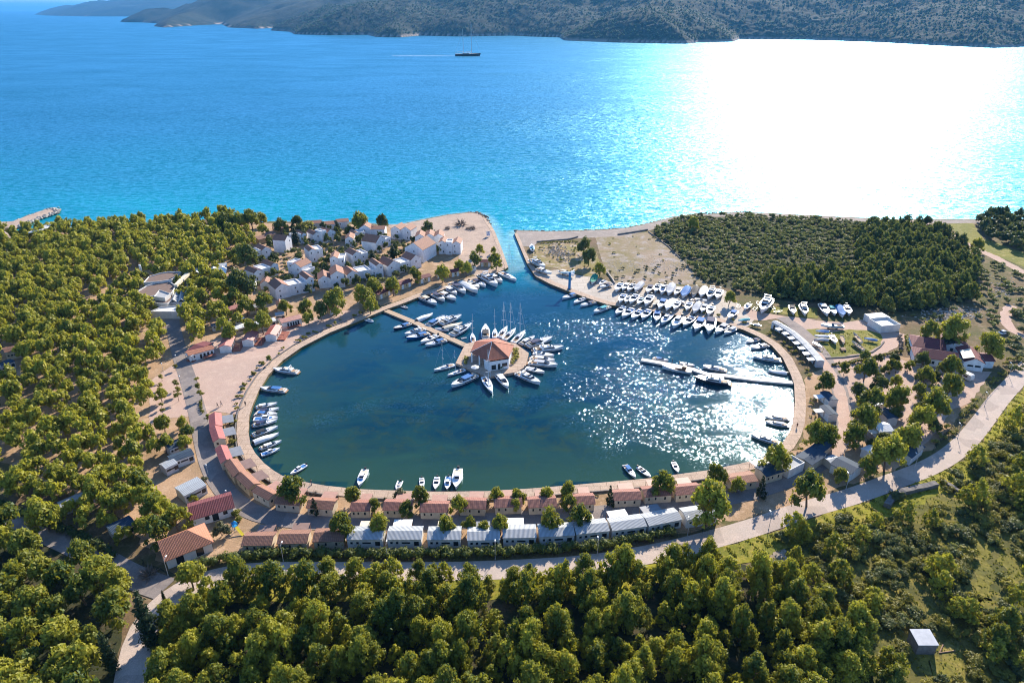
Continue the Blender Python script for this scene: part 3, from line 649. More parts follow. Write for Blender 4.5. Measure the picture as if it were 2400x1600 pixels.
def ribbed_mat(name, c1, c2, scale=1.5, rough=.35, metal=0.0, d='X'):
    m, nt, p = new_mat(name); L = nt.links; co = objco(nt)
    w = N(nt, 'ShaderNodeTexWave', wave_type='BANDS', bands_direction=d); L.new(co, w.inputs['Vector']); w.inputs['Scale'].default_value = scale
    n = noise(nt, .7, 5, .6, co)
    c = mixc(nt, ramp(nt, w.outputs['Fac'], .3, .6), c2, c1); c = mixc(nt, ramp(nt, n, .5, .8), c, tuple(x * .6 for x in c1))
    L.new(c, p.inputs['Base Color']); p.inputs['Roughness'].default_value = rough; p.inputs['Metallic'].default_value = metal; p.inputs['Specular IOR Level'].default_value = .4 if rough < .6 else .08
    bump(nt, p, w.outputs['Fac'], .6, .06); return m
W_WHITE = paint('white_render', (.72, .70, .66), .7); W_CREAM = paint('cream_cladding', (.62, .52, .38), .7); W_GREY = paint('grey_cladding', (.55, .56, .57), .7)
W_VILLA = paint('villa_render', (.82, .81, .80), .8); W_OCHRE = paint('ochre_render', (.56, .40, .22), .8); W_STONE = paint('rubble_stone', (.20, .18, .165), .95, .2, 1.5)
R_TILE = tile_mat('terracotta_tiles', (.42, .20, .12), (.33, .15, .09), (.20, .10, .07)); R_PINK = tile_mat('pink_red_tiles', (.40, .175, .125), (.33, .14, .10), (.19, .08, .06))
R_ORANGE = tile_mat('orange_tiles', (.56, .23, .12), (.48, .19, .10), (.27, .11, .07)); R_BROWN = tile_mat('brown_tiles', (.34, .17, .11), (.27, .13, .085), (.15, .08, .06))
R_RED = ribbed_mat('red_metal_sheet', (.42, .12, .095), (.35, .10, .08), 1.4, .45); R_MAROON = tile_mat('maroon_sheet', (.22, .06, .06), (.18, .05, .05), (.11, .03, .035), .5, .3)
R_GREY = ribbed_mat('grey_corrugated', (.46, .48, .49), (.25, .27, .28), 1.05, .38); R_WHITE = ribbed_mat('white_sheet_roof', (.80, .80, .78), (.68, .68, .67), .8, .4)
R_FLATBROWN = paint('brown_flat_roof', (.20, .135, .105), .9); R_FLATGREY = paint('grey_flat_roof', (.40, .41, .41), .85); R_BLUE = ribbed_mat('blue_grey_roof', (.055, .085, .12), (.04, .06, .09), 1.1, .65)
R_ISLE = tile_mat('island_roof_tiles', (.50, .17, .09), (.42, .13, .07), (.26, .09, .06))
GLASSM, _nt, _p = new_mat('dark_window_glass'); _p.inputs['Base Color'].default_value = (.02, .025, .03, 1); _p.inputs['Roughness'].default_value = .08
AWN_PINK = paint('pink_terrace_sheet', (.44, .245, .18), .6); AWN_BROWN = paint('brown_terrace_sheet', (.24, .15, .12), .6); AWN_GREY = paint('grey_terrace_sheet', (.22, .23, .25), .6); AWN_WHITE = paint('white_canvas', (.80, .78, .74), .7)
AWN_CREAM = paint('cream_canvas', (.74, .66, .50), .7)
DECKM = paint('red_deck_boards', (.36, .12, .075), .7, .2, 2); WOOD = paint('timber', (.33, .20, .12), .8, .2, 2); TRIM = paint('white_trim', (.80, .79, .77), .5); STEEL = paint('galvanised_steel', (.45, .46, .47), .4)
FOOT = []
def frame_of(quad):
    """root location and yaw for a footprint front-left, front-right, back-right, back-left"""
    cx = sum(p[0] for p in quad) / 4; cy = sum(p[1] for p in quad) / 4
    a = atan2(quad[1][1] - quad[0][1], quad[1][0] - quad[0][0])
    return cx, cy, a
def to_local(quad, cx, cy, a):
    ca, sa = cos(-a), sin(-a)
    return [((x-cx)*ca - (y-cy)*sa, (x-cx)*sa + (y-cy)*ca) for x, y in quad]
def walls_mb(q, h, gable=None, axis='x', z0=0.0, ends=(True, True)):
    mb = MB(); n = len(q)
    for i in range(n):
        j = (i + 1) % n; a, b = q[i], q[j]
        if gable and ((axis == 'x' and i in (1, 3)) or (axis == 'y' and i in (0, 2))) and ends[(1 if i == 1 else 0) if axis == 'x' else (0 if i == 0 else 1)]:
            m = ((a[0]+b[0])/2, (a[1]+b[1])/2); mb.add([(a[0],a[1],z0),(b[0],b[1],z0),(b[0],b[1],h),(m[0],m[1],h+gable),(a[0],a[1],h)], [(0,1,2,3,4)])
        else: mb.add([(a[0],a[1],z0),(b[0],b[1],z0),(b[0],b[1],h),(a[0],a[1],h)], [(0,1,2,3)])
    return mb
def grow(q, o):
    cx = sum(p[0] for p in q) / len(q); cy = sum(p[1] for p in q) / len(q)
    r = []
    for x, y in q:
        r.append((x + (o if x > cx else -o), y + (o if y > cy else -o)))
    return r
def roof_mb(q, h, rh, axis='x', over=.28, hip=(0, 0), th=.13):
    """gable or hip roof slab over footprint q; hip: how far each ridge end is drawn in (fraction)"""
    e = grow(q, over); k = rh * over / (hypot(q[3][0]-q[0][0], q[3][1]-q[0][1]) / 2 if axis == 'x' else hypot(q[1][0]-q[0][0], q[1][1]-q[0][1]) / 2)
    hz = h - k
    if axis == 'x': m0 = ((e[0][0]+e[3][0])/2, (e[0][1]+e[3][1])/2); m1 = ((e[1][0]+e[2][0])/2, (e[1][1]+e[2][1])/2)
    else: m0 = ((e[0][0]+e[1][0])/2, (e[0][1]+e[1][1])/2); m1 = ((e[3][0]+e[2][0])/2, (e[3][1]+e[2][1])/2)
    r0 = (m0[0] + (m1[0]-m0[0])*hip[0], m0[1] + (m1[1]-m0[1])*hip[0]); r1 = (m1[0] + (m0[0]-m1[0])*hip[1], m1[1] + (m0[1]-m1[1])*hip[1])
    mb = MB(); T = [(x, y, hz + th) for x, y in e] + [(r0[0], r0[1], h + rh + th), (r1[0], r1[1], h + rh + th)]; B = [(x, y, z - th) for x, y, z in T]
    if axis == 'x': fs = [(0, 1, 5, 4), (2, 3, 4, 5), (1, 2, 5), (3, 0, 4)]
    else: fs = [(1, 2, 5, 4), (3, 0, 4, 5), (0, 1, 4), (2, 3, 5)]
    keep = []
    for f in fs:
        if len(f) == 4: keep.append(f)
        else:
            end = 0 if 4 in f else 1
            if hip[end] > 0: keep.append(f)
    mb.add(T, keep); mb.add(B, [f[::-1] for f in keep])
    ed = [(0,1),(1,2),(2,3),(3,0)]; mb2 = []
    for a, b in ed:
        tri = [f for f in fs if len(f) == 3 and a in f and b in f]
        if tri:
            f = tri[0]; end = 0 if 4 in f else 1; r = 4 + end
            if hip[end] > 0: mb2.append((a, b, b + 6, a + 6))
            else: mb2 += [(a, r, r + 6, a + 6), (r, b, b + 6, r + 6)]
        else: mb2.append((a, b, b + 6, a + 6))
    mb.add(T + B, mb2); return mb
def window_part(par, q, i, f, w, z0, z1, mat=None, name='window', out=.04):
    a, b = q[i], q[(i + 1) % len(q)]; L = hypot(b[0]-a[0], b[1]-a[1]); ux, uy = (b[0]-a[0])/L, (b[1]-a[1])/L; nx_, ny_ = uy, -ux
    c = (a[0] + ux*L*f, a[1] + uy*L*f)
    def pt(s, o): return (c[0] + ux*s + nx_*o, c[1] + uy*s + ny_*o)
    p = [pt(-w/2, out), pt(w/2, out), pt(w/2, -.05), pt(-w/2, -.05)]
    mb = MB().hexa([(x, y, z0) for x, y in p], [(x, y, z1) for x, y in p]); return mb.obj(name, mat or GLASSM, par)
def house(name, label, cat, quad, h, rh, axis='x', wall=None, roof=None, group=None, over=.28, hip=(0, 0), wins=(), z=LAND, flat=False, parapet=.35):
    cx, cy, a = frame_of(quad); q = to_local(quad, cx, cy, a)
    e = empty(name, (cx, cy, z), a); tag(e, label, cat, group); FOOT.append(quad)
    add_block(e, q, h, rh, axis, wall, roof, over, hip, wins, flat, parapet); return e, q
def add_block(e, q, h, rh, axis, wall, roof, over=.28, hip=(0, 0), wins=(), flat=False, parapet=.35):
    if flat:
        mb = walls_mb(q, h + parapet); g = grow(q, -.22)
        mb.add([(x, y, h + parapet) for x, y in q] + [(x, y, h + parapet) for x, y in g] + [(x, y, h) for x, y in g], [(0,1,5,4),(1,2,6,5),(2,3,7,6),(3,0,4,7),(4,5,9,8),(5,6,10,9),(6,7,11,10),(7,4,8,11)])
        mb.obj('wall', wall, e); MB().add([(x, y, h) for x, y in g], [(0,1,2,3)]).obj('roof', roof, e)
    else:
        gb = (hip[0] == 0, hip[1] == 0)
        walls_mb(q, h, rh, axis, ends=gb).obj('wall', wall, e)
        roof_mb(q, h, rh, axis, over, hip).obj('roof', roof, e)
    for w in wins: window_part(e, q, *w)
def quad_front(c, pl, pr, depth, z=LAND):
    a = at(c, *pl, z); b = at(c, *pr, z); L = hypot(b[0]-a[0], b[1]-a[1]); nx_, ny_ = -(b[1]-a[1])/L, (b[0]-a[0])/L
    return [a, b, (b[0]+nx_*depth, b[1]+ny_*depth), (a[0]+nx_*depth, a[1]+ny_*depth)]
def quad_roof(c, pts, z):
    return [at(c, x, y, z) for x, y in pts]
def square_up(quad):
    """turn a traced footprint into a true rectangle about the same centre"""
    cx, cy, _ = frame_of(quad)
    ax = ((quad[1][0]-quad[0][0]) + (quad[2][0]-quad[3][0])) / 2; ay = ((quad[1][1]-quad[0][1]) + (quad[2][1]-quad[3][1])) / 2
    bx = ((quad[3][0]-quad[0][0]) + (quad[2][0]-quad[1][0])) / 2; by = ((quad[3][1]-quad[0][1]) + (quad[2][1]-quad[1][1])) / 2
    L = hypot(ax, ay); W = hypot(bx, by)
    if L >= W: ux, uy = ax / L, ay / L; vx, vy = -uy, ux
    else: vx, vy = bx / W, by / W; ux, uy = vy, -vx
    return [(cx + ux*sx*L/2 + vx*sy*W/2, cy + uy*sx*L/2 + vy*sy*W/2) for sx, sy in ((-1,-1),(1,-1),(1,1),(-1,1))]
def terrace(e, q, mat, x0=.25, x1=.85, depth=2.6, h=2.35, gap=.15, slope=.2, side=2, deck=None, name='terrace_roof', thick=.09):
    """lean-to roof on posts along one long side of the home (side 2 = behind, towards the basin)"""
    a, b = q[side], q[(side + 1) % 4]; L = hypot(b[0]-a[0], b[1]-a[1]); ux, uy = (b[0]-a[0])/L, (b[1]-a[1])/L; nx_, ny_ = uy, -ux
    def pt(f, o): return (a[0] + ux*L*f + nx_*o, a[1] + uy*L*f + ny_*o)
    p = [pt(x0, gap), pt(x1, gap), pt(x1, gap + depth), pt(x0, gap + depth)]; zz = (h, h, h - slope, h - slope)
    t = MB().hexa([(x, y, z_) for (x, y), z_ in zip(p, zz)], [(x, y, z_ + thick) for (x, y), z_ in zip(p, zz)]).obj(name, mat, e)
    for f, o in ((x0 + .02, gap + depth - .1), (x1 - .02, gap + depth - .1), (x0 + .02, gap + .1), (x1 - .02, gap + .1)):
        c = pt(f, o); MB().tube((c[0], c[1], 0), (c[0], c[1], h - slope if o > 1 else h), .06, n=5).obj('post', WOOD, t)
    if deck: MB().hexa([(x, y, .0) for x, y in p], [(x, y, .35) for x, y in p]).obj('deck', deck, e)
    return t
ORD = ['first','second','third','fourth','fifth','sixth','seventh','eighth','ninth','tenth','eleventh','twelfth','thirteenth','fourteenth','fifteenth','sixteenth','seventeenth','eighteenth','nineteenth','twentieth']
WIN_A = ((0, .12, .55, 1.3, 1.9), (0, .29, .55, 1.3, 1.9), (0, .55, 2.0, 1.35, 1.8), (0, .86, 1.1, .75, 1.95))
WIN_B = ((0, .15, .4, 1.2, 1.9), (0, .40, .4, 1.2, 1.9), (0, .76, .45, 1.1, 1.9))

# front row along the outer road: three tiled cream homes, then ten white ones
G1 = 'mobile homes in the row along the road'
for i, (c, pl, pr) in enumerate((('L',(105,1157),(415,1152)), ('L',(495,1137),(805,1130)), ('L',(885,1117),(1205,1106)))):
    e, q = house('mobile_home', 'cream home with brown tiled roof beside the road, ' + ['next to the entrance gate', 'between two more like it', 'pine shaded, next to the grey roofs'][i], 'mobile home',
                 quad_front(c, pl, pr, 4.2), 2.5, .75, 'x', W_CREAM, R_BROWN, G1, wins=WIN_B)
    if i < 2: terrace(e, q, AWN_BROWN, .12, .72, 2.9, 2.3)
row = [('L',(1250,1102),(1635,1098)),('L',(1690,1100),(2060,1098)),('M',(250,1102),(610,1100)),('M',(690,1108),(1040,1102)),('M',(1080,1082),(1440,1077)),('M',(1480,1072),(1860,1052)),
       ('M',(1885,1042),(2240,1003)),('N',(335,1032),(640,988)),('N',(665,987),(960,927)),('N',(1010,932),(1290,888))]
extra = ['first one after the tiled homes', 'pale awning and red door behind', 'next to a narrow orange gap', 'mostly in tree shade', 'cream awning behind', 'striped by tree shadow', 'behind a roadside lamp post', 'with a broad white awning', 'with a grey awning and roof vent', 'last one, under the big pine']
for i, (c, pl, pr) in enumerate(row):
    e, q = house('mobile_home', 'white home with grey ribbed roof along the road, ' + extra[i], 'mobile home', quad_front(c, pl, pr, 4.4), 2.6, .55, 'x', W_WHITE, R_GREY, G1, over=.15, wins=WIN_A)
    if i in (1, 4, 7, 8): terrace(e, q, AWN_WHITE if i != 8 else AWN_GREY, .35, .92, 2.6, 2.6, deck=None)
    elif i in (0, 2, 3, 5, 6): terrace(e, q, AWN_GREY if i % 2 else AWN_CREAM, .3, .75, 2.2, 2.5, deck=DECKM)
# ring of homes behind the south quay
G2 = 'homes between the quay and the ring road'
ring = [('L',(460,690),(720,712),0),('L',(812,738),(1085,757),0),('L',(1290,772),(1490,772),1),('L',(1650,762),(1945,772),1),('M',(172,782),(465,787),1),('M',(600,742),(880,750),1),('M',(990,735),(1280,722),1),
        ('M',(1365,737),(1660,720),1),('M',(1870,702),(2080,692),1),('N',(350,742),(590,732),1),('N',(630,712),(870,692),1),('N',(915,694),(1140,672),1)]
rl = ['at the bend, roof half in pine shadow', 'beside a small dark conifer', 'hidden between two pines', 'behind an olive tree', 'clear of trees, with large pink terrace', 'behind a forked pine', 'with a pine growing at its middle',
      'striped by pine shadow', 'beside the open gap in the row', 'next to the dark conifer', 'behind a tall dark pine', 'against the big round pine']
for i, (c, pl, pr, k) in enumerate(ring):
    e, q = house('mobile_home', ('red' if k else 'brown') + ' tiled cream home on the south quay, ' + rl[i], 'mobile home', quad_front(c, pl, pr, 3.9), 2.5, .75, 'x', W_CREAM, R_PINK if k else R_TILE, G2, wins=WIN_B)
    terrace(e, q, AWN_PINK, .12 if i % 2 else .08, .70 if i % 2 else .68, 3.0, 2.25)
# homes on the west side of the ring: red metal, then brown tiles; their ends face the camera
G3 = 'homes along the west quay'
west = [([(750,208),(866,180),(850,70),(748,92)], R_RED, W_CREAM, AWN_GREY, 'end home next to the plaza'), ([(785,332),(892,300),(852,190),(750,216)], R_RED, W_CREAM, AWN_GREY, 'next after the end home'),
        ([(858,532),(957,490),(905,368),(805,396)], R_RED, W_CREAM, AWN_GREY, 'next to the brown roofs'), ([(975,655),(1080,602),(1000,488),(884,531)], R_TILE, W_OCHRE, AWN_BROWN, 'below the red roofs'),
        ([(1108,762),(1210,716),(1100,608),(988,656)], R_TILE, W_OCHRE, AWN_BROWN, 'between two tiled ones'), ([(1280,864),(1392,802),(1235,727),(1145,780)], R_TILE, W_CREAM, AWN_PINK, 'at the corner by the round pine')]
for i, (pts, rm, wm, am, s) in enumerate(west):
    qd = square_up(quad_roof('K', pts, LAND + 2.6))
    e, q = house('mobile_home', ('red metal roofed' if rm is R_RED else 'brown tiled') + ' home on the west quay, ' + s, 'mobile home', qd, 2.5, .75, 'y', wm, rm, G3, over=.2, wins=((0, .3, .6, 1.2, 1.9), (3, .3, .5, 1.2, 1.9), (3, .7, .5, 1.2, 1.9)))
    terrace(e, q, am, .2, .82, 3.2, 2.3, side=1)
# plaza row: red roofs with timber decks
G4 = 'red roofed cabins facing the plaza'
pl_ = [([(415,545),(520,540),(655,470),(560,450)], 'x', R_MAROON, 'maroon roofed cabin with white canopy behind the orange roof'), ([(432,605),(475,640),(690,560),(640,528)], 'x', R_ORANGE, 'orange roofed cabin at the plaza corner, red terrace in front')]
qd = square_up(quad_roof('G', [(415,545),(480,575),(650,480),(590,440)], LAND + 2.6))
e, q = house('cabin', pl_[0][3], 'cabin', qd, 2.6, .7, 'x', W_WHITE, R_MAROON, G4); terrace(e, q, AWN_WHITE, .3, 1.0, 2.4, 2.7, side=0, deck=DECKM)
qd = quad_front('G', (432, 665), (690, 592), 3.6)
e, q = house('cabin', pl_[1][3], 'cabin', qd, 2.7, .6, 'x', W_WHITE, R_ORANGE, G4, wins=((0,.2,.5,1.2,2),(0,.45,.7,.2,2),(0,.6,.7,.2,2),(0,.75,.7,.2,2),(0,.9,.6,.2,2))); terrace(e, q, DECKM, .5, 1.0, 1.7, .9, side=0, name='deck', slope=.0, thick=.12)
for i, (pl, pr, far, s) in enumerate((((750,570),(862,570),(905,470),'next to the maroon roof'), ((985,505),(1095,505),(1150,420),'with an orange gable end, middle of three'), ((1225,450),(1335,448),(1395,352),'last along, tall pergola beside it'))):
    a = at('G', *pl); b = at('G', *pr); f = at('G', *far)
    qd = square_up([a, b, f, (a[0] + f[0] - b[0], a[1] + f[1] - b[1])])
    e, q = house('cabin', 'red roofed cabin end on to the plaza, ' + s, 'cabin', qd, 2.7, .65, 'y', W_WHITE, R_RED, G4, wins=((1,.3,.8,.2,2),(1,.6,.7,1.1,2),(1,.85,.6,1.1,2)))
    t = MB().hexa([(q[1][0]+.05, q[1][1]+.5, 0), (q[1][0]+3, q[1][1]+.5, 0), (q[2][0]+3, q[2][1]-.3, 0), (q[2][0]+.05, q[2][1]-.3, 0)], [(q[1][0]+.05, q[1][1]+.5, .5), (q[1][0]+3, q[1][1]+.5, .5), (q[2][0]+3, q[2][1]-.3, .5), (q[2][0]+.05, q[2][1]-.3, .5)]).obj('deck', DECKM, e)
    pg = MB(); y0, y1 = q[1][1] + .5, q[2][1] - .3
    for k in range(7): yy = y0 + (y1 - y0) * k / 6; pg.box(q[1][0] + .1, q[1][0] + 3, yy - .06, yy + .06, 2.45, 2.57)
    for xx in (q[1][0] + .2, q[1][0] + 2.9):
        for yy in (y0, y1): pg.tube((xx, yy, .5), (xx, yy, 2.45), .07, n=5)
    pg.obj('pergola', DECKM if i else WOOD, e)
e, q = house('cabin', 'red roofed cabin side on beside the sandy path, five tall windows', 'cabin', quad_front('G', (1400, 318), (1605, 268), 4.0), 2.7, .8, 'x', W_WHITE, R_RED, G4, wins=tuple((0, f, .6, .2, 2) for f in (.3, .45, .58, .7, .82)))
terrace(e, q, DECKM, .2, .9, 1.6, .5, side=0, name='deck', slope=0)
# homes and caravans under the camp pines
G5 = 'mobile homes under the camp pines'
def hm(c, pl, pr, d, lab, wall, roof, h=2.5, rh=.45, name='mobile_home', flat=False, wins=WIN_A, grp=G5, axis='x'):
    return house(name, lab, 'mobile home' if name == 'mobile_home' else name.replace('_', ' '), quad_front(c, pl, pr, d), h, rh, axis, wall, roof, grp, over=.15, wins=wins, flat=flat)
hm('G', (890,395), (1050,345), 3.4, 'cream sided home under pines behind the plaza cabins', W_CREAM, R_WHITE)
hm('G', (668,345), (865,300), 2.6, 'long blue-white caravan behind the plaza cabins', W_GREY, R_BLUE, 2.2, .25)
hm('G', (920,285), (1010,262), 2.4, 'short white caravan beside the long one', W_WHITE, R_WHITE, 2.1, .25)
hm('G', (1140,340), (1340,290), 3.4, 'cream home close behind the pergola cabin', W_CREAM, R_WHITE)
hm('G', (1335,235), (1425,222), 3.0, 'small white home behind the side-on red cabin', W_WHITE, R_FLATGREY)
hm('G', (830,190), (970,150), 4.2, 'red roofed hut deep under the camp pines', W_OCHRE, R_RED, 2.6, .8)
hm('G', (1060,165), (1225,135), 3.6, 'open fronted hut with dark roof and yellow post', W_CREAM, R_FLATGREY, 2.6, .5)
hm('G', (1345,140), (1420,130), 4.5, 'tall cream cabin between two pines', W_CREAM, R_TILE, 3.0, .9, axis='y')
hm('K', (418,590), (620,515), 3.6, 'white home with dark roof beside the sandy clearing', W_WHITE, R_BLUE)
hm('K', (400,470), (560,400), 3.4, 'grey home between pines beside the ring road', W_GREY, R_BLUE)
hm('K', (535,905), (735,805), 5.0, 'low grey roofed building with a palm in front', W_GREY, R_GREY, 2.6, .35)
hm('P', (505,1428), (745,1320), 3.0, 'grey-white home in deep shade by the shadowed side road', W_GREY, R_FLATGREY)
hm('P', (850,1100), (940,1060), 4.0, 'pale pink hut in the middle of the camp wood', W_CREAM, R_FLATBROWN)
hm('P', (1310,1120), (1400,1075), 3.2, 'grey gabled hut at the edge of the camp wood', W_GREY, R_GREY)
hm('Q', (945,422), (1125,335), 4.2, 'cream home with near black roof near the terracotta villa', W_CREAM, R_BLUE)
e, q = hm('P', (60,215), (215,180), 4.2, 'dark roofed house with sunlit cream end among pines', W_CREAM, R_BROWN, 3.2, .9)
hm('P', (0,330), (130,270), 3.6, 'dark hut under pines next to the house with cream end', W_GREY, R_BLUE)
# small huts along the west quay walk
G6 = 'red roofed kiosks along the west quay walk'
for i, (c, pl, pr, s) in enumerate((('B',(1740,1135),(1875,1075),'standing alone beside the pontoon'), ('B',(1970,1030),(2085,990),'shaded by two pines'), ('C',(600,968),(722,935),'partly under a broad pine'), ('C',(935,895),(1018,880),'with two white doors'),
                                    ('C',(1232,785),(1355,788),'at the quay head'), ('B',(1230,1295),(1310,1275),'pink fronted, beside the sandy path'), ('C',(785,905),(850,895),'low one between bushes'))):
    e, q = house('kiosk', 'dark red roofed kiosk on the west quay walk, ' + s, 'kiosk', quad_front(c, pl, pr, 3.6), 2.5, .7, 'x', W_OCHRE, R_MAROON, G6, wins=((0,.5,.4,1.1,1.8),))
    window_part(e, q, 0, .2, 1.2, .1, 2.2, TRIM, 'door'); window_part(e, q, 0, .8, 1.2, .1, 2.2, TRIM, 'door')
mb = MB().box(-1.3, 1.3, -.08, .08, .0, 2.4); o = mb.obj('noticeboard', TRIM); a = at('C', 1165, 830); o.location = (a[0], a[1], LAND); tag(o, 'blank white panel standing beside the quay-head kiosk', 'panel')
# ---------------- white villas
G7 = 'white villas of the holiday village'
rv = random.Random(3)
def villa(c, pl, pr, mods, label, depth=8.0, roof=None, wall=None):
    quad = quad_front(c, pl, pr, depth); cx, cy, a = frame_of(quad); q = to_local(quad, cx, cy, a)
    e = empty('villa', (cx, cy, LAND), a); tag(e, label, 'villa', G7); FOOT.append(quad)
    x0 = q[0][0]; L = q[1][0] - x0; tot = sum(m[1] for m in mods); y0 = q[0][1]
    for (t, w, h, off, d) in mods:
        w_ = L * w / tot; b = [(x0 + .01, y0 + off), (x0 + w_ - .01, y0 + off), (x0 + w_ - .01, y0 + off + d), (x0 + .01, y0 + off + d)]; x0 += w_
        wins = [(0, rv.choice((.3, .5, .7)), .55, h - 1.6, h - .9)] if h > 3 else []
        if h > 4.4: wins.append((0, rv.choice((.3, .65)), .5, .8, 1.8))
        if t == 'g': add_block(e, b, h, w_ * .30, 'y', wall or W_VILLA, roof or R_TILE, .12, (0, 0), wins)
        elif t == 's': add_block(e, b, h, 1.0, 'x', wall or W_VILLA, roof or R_TILE, .2, (0, 0), wins)
        else: add_block(e, b, h, 0, 'x', wall or W_VILLA, W_WHITE, 0, (0, 0), wins, True, .5)
    return e
g, f, s_ = 'g', 'f', 's'
villa('B', (668,1132), (1072,1038), [(g,1.45,5.0,0,9),(f,1.25,4.6,.6,7),(f,.6,4.6,.3,6),(g,.75,6.2,.2,9)], 'white villa next to the camp, two terracotta gables joined by a flat terrace')
villa('B', (1112,1028), (1388,1000), [(g,1.2,4.4,1.5,8),(g,1.3,6.4,0,9)], 'white villa with balcony opening and tall terracotta gable')
villa('B', (1412,972), (1792,893), [(g,1.2,4.6,0,8),(f,1.3,4.6,.3,7),(f,.6,4.2,0,6),(g,.7,6.2,.2,9)], 'long blue-shaded villa row behind two kiosks')
villa('B', (1842,888), (2190,790), [(g,1.2,5.2,0,9),(f,1.1,4.4,.4,7),(g,1.1,5.0,.2,8)], 'white villa row next to the bright yellow-green shrub')
villa('B', (445,950), (705,868), [(g,1.0,4.6,0,8),(f,1.2,4.8,.2,7),(g,1.0,5.2,.6,8)], 'villa half covered by a dark round pine, flat white terrace between gables')
villa('B', (770,878), (985,915), [(f,.8,6.0,1.5,6),(g,1.4,5.4,0,8),(f,.7,3.6,.5,6)], 'villa with slim white chimney tower beside its gable')
villa('B', (1235,820), (1385,815), [(g,1.2,6.0,0,8),(f,1.0,5.4,.4,7)], 'tall blue-white villa surrounded by dark trees')
villa('B', (1475,785), (1640,745), [(g,1.2,6.0,0,8),(f,1,5.0,.5,7)], 'mauve-shaded villa next to a black cypress clump')
villa('B', (1020,742), (1165,715), [(g,1,6.0,0,8),(f,1,5.6,.5,7)], 'blue-shaded villa near the middle of the village')
villa('B', (770,640), (835,600), [(g,1,6.6,0,7)], 'narrow lilac gable between conifers')
villa('B', (430,728), (620,680), [(f,1,4.4,.4,6),(g,1.2,4.4,0,8)], 'low villa next to the camp trees, pale pointed gable')
villa('B', (880,560), (985,530), [(f,1,5.0,.4,6),(g,.7,5,0,7)], 'villa with a broad white flat terrace below tall conifers')
villa('B', (1155,545), (1300,500), [(f,.6,6.4,0,6),(g,1.3,4.6,.6,7)], 'tall bright blue-white wall near the beach houses')
villa('B', (1390,578), (1480,575), [(g,1.2,4.4,0,8)], 'turquoise-shaded gable with white terraces behind')
villa('B', (1060,545), (1128,530), [(g,1,5.0,0,8)], 'small blue gable with orange roof edge')
villa('B', (1480,520), (1600,500), [(g,.8,4.2,0,7),(f,1,4.0,.5,6)], 'white terraced villa roof catching the sun')
villa('B', (1715,640), (1870,560), [(g,1.2,5.4,0,9),(f,.7,4.4,0,7)], 'white-sided villa behind the twin cypresses')
villa('C', (450,715), (640,745), [(g,1.7,6.6,0,13)], 'large villa with deep maroon roof and sunlit white flank', 13, R_TILE)
villa('C', (300,492), (505,512), [(g,1,5.6,0,8),(g,1,5.6,.6,8)], 'two-storey white villa facing the beach, twin roofs')
villa('C', (555,575), (855,572), [(g,1,5.4,0,8),(g,1,5.4,.8,8),(g,1,5.6,-.4,8)], 'row of three stepped gables near the beach')
villa('C', (800,650), (1030,655), [(g,1,6.0,0,8),(f,.8,6.4,-.8,5),(g,1.1,5.6,.2,8)], 'villa with curved balconies by the beach')
villa('B', (1540,472), (1800,472), [(g,1,5.0,0,7),(s_,1.3,4.2,.4,7)], 'cream and red villa between green tree and sea')
villa('B', (885,410), (1145,390), [(s_,1,3.0,0,7),(s_,.8,3.4,.8,6)], 'long low red roofed house by the shore trees', 7)
villa('B', (1160,400), (1430,375), [(s_,1,3.0,0,7),(s_,.9,3.6,.8,6)], 'cream walled red roofed house at the water edge', 7)
villa('B', (485,555), (680,500), [(s_,1,2.8,0,6),(s_,.8,3.2,1.0,6)], 'long brown roofed house beside the green lawn strip', 7, R_BROWN, W_OCHRE)
villa('B', (640,440), (800,420), [(s_,1,2.8,0,6)], 'low brown roofed house behind the shore pines', 6, R_BROWN, W_OCHRE)
villa('B', (20,850), (150,835), [(s_,1,2.6,0,5)], 'small blue-white hut at the edge of the village', 5, R_WHITE, W_GREY)
villa('B', (500,1020), (605,1015), [(g,1,2.6,0,6)], 'single storey annex with terracotta gable', 6)
villa('B', (300,1050), (445,1040), [(f,1,2.6,0,5)], 'flat white annex under a pine', 5)
# ---------------- camp centre: flat brown roofs and folded grey canopies
e = empty('camp_centre', (*at('U', 500, 560), LAND)); tag(e, 'sprawling low building with brown flat roofs and zigzag grey canopies', 'building')
ex, ey = e.location.x, e.location.y
def loc_poly(c, pts, z): return [(x - ex, y - ey) for x, y in (at(c, px, py, z + LAND) for px, py in pts)]
def flat_block(pts, h, roof, wall=W_WHITE, par=.45):
    q = loc_poly('U', pts, h + par); n = len(q); cx = sum(p[0] for p in q) / n; cy = sum(p[1] for p in q) / n
    ar = sum(q[i][0]*q[(i+1) % n][1] - q[(i+1) % n][0]*q[i][1] for i in range(n))
    if ar < 0: q = q[::-1]
    g_ = [(cx + (x-cx) * .965, cy + (y-cy) * .965) for x, y in q]
    mb = MB(); vs = [(x, y, 0) for x, y in q] + [(x, y, h + par) for x, y in q] + [(x, y, h + par) for x, y in g_] + [(x, y, h) for x, y in g_]; fs = []
    for i in range(n):
        j = (i+1) % n; fs += [(i, j, n+j, n+i), (n+i, n+j, 2*n+j, 2*n+i), (2*n+i, 2*n+j, 3*n+j, 3*n+i)]
    mb.add(vs, fs); mb.obj('wall', wall, e); MB().add([(x, y, h) for x, y in g_], [tuple(range(n))]).obj('roof', roof, e)
    FOOT.append([(x + ex, y + ey) for x, y in q])
flat_block([(225,385),(300,300),(470,245),(600,225),(790,228),(640,340),(440,372)], 5.0, R_FLATBROWN)
flat_block([(75,550),(265,435),(440,378),(600,362),(705,430),(640,540),(470,560),(330,590)], 4.4, R_FLATBROWN)
flat_block([(330,665),(395,605),(640,560),(700,600),(580,690),(440,690)], 3.6, R_FLATBROWN)
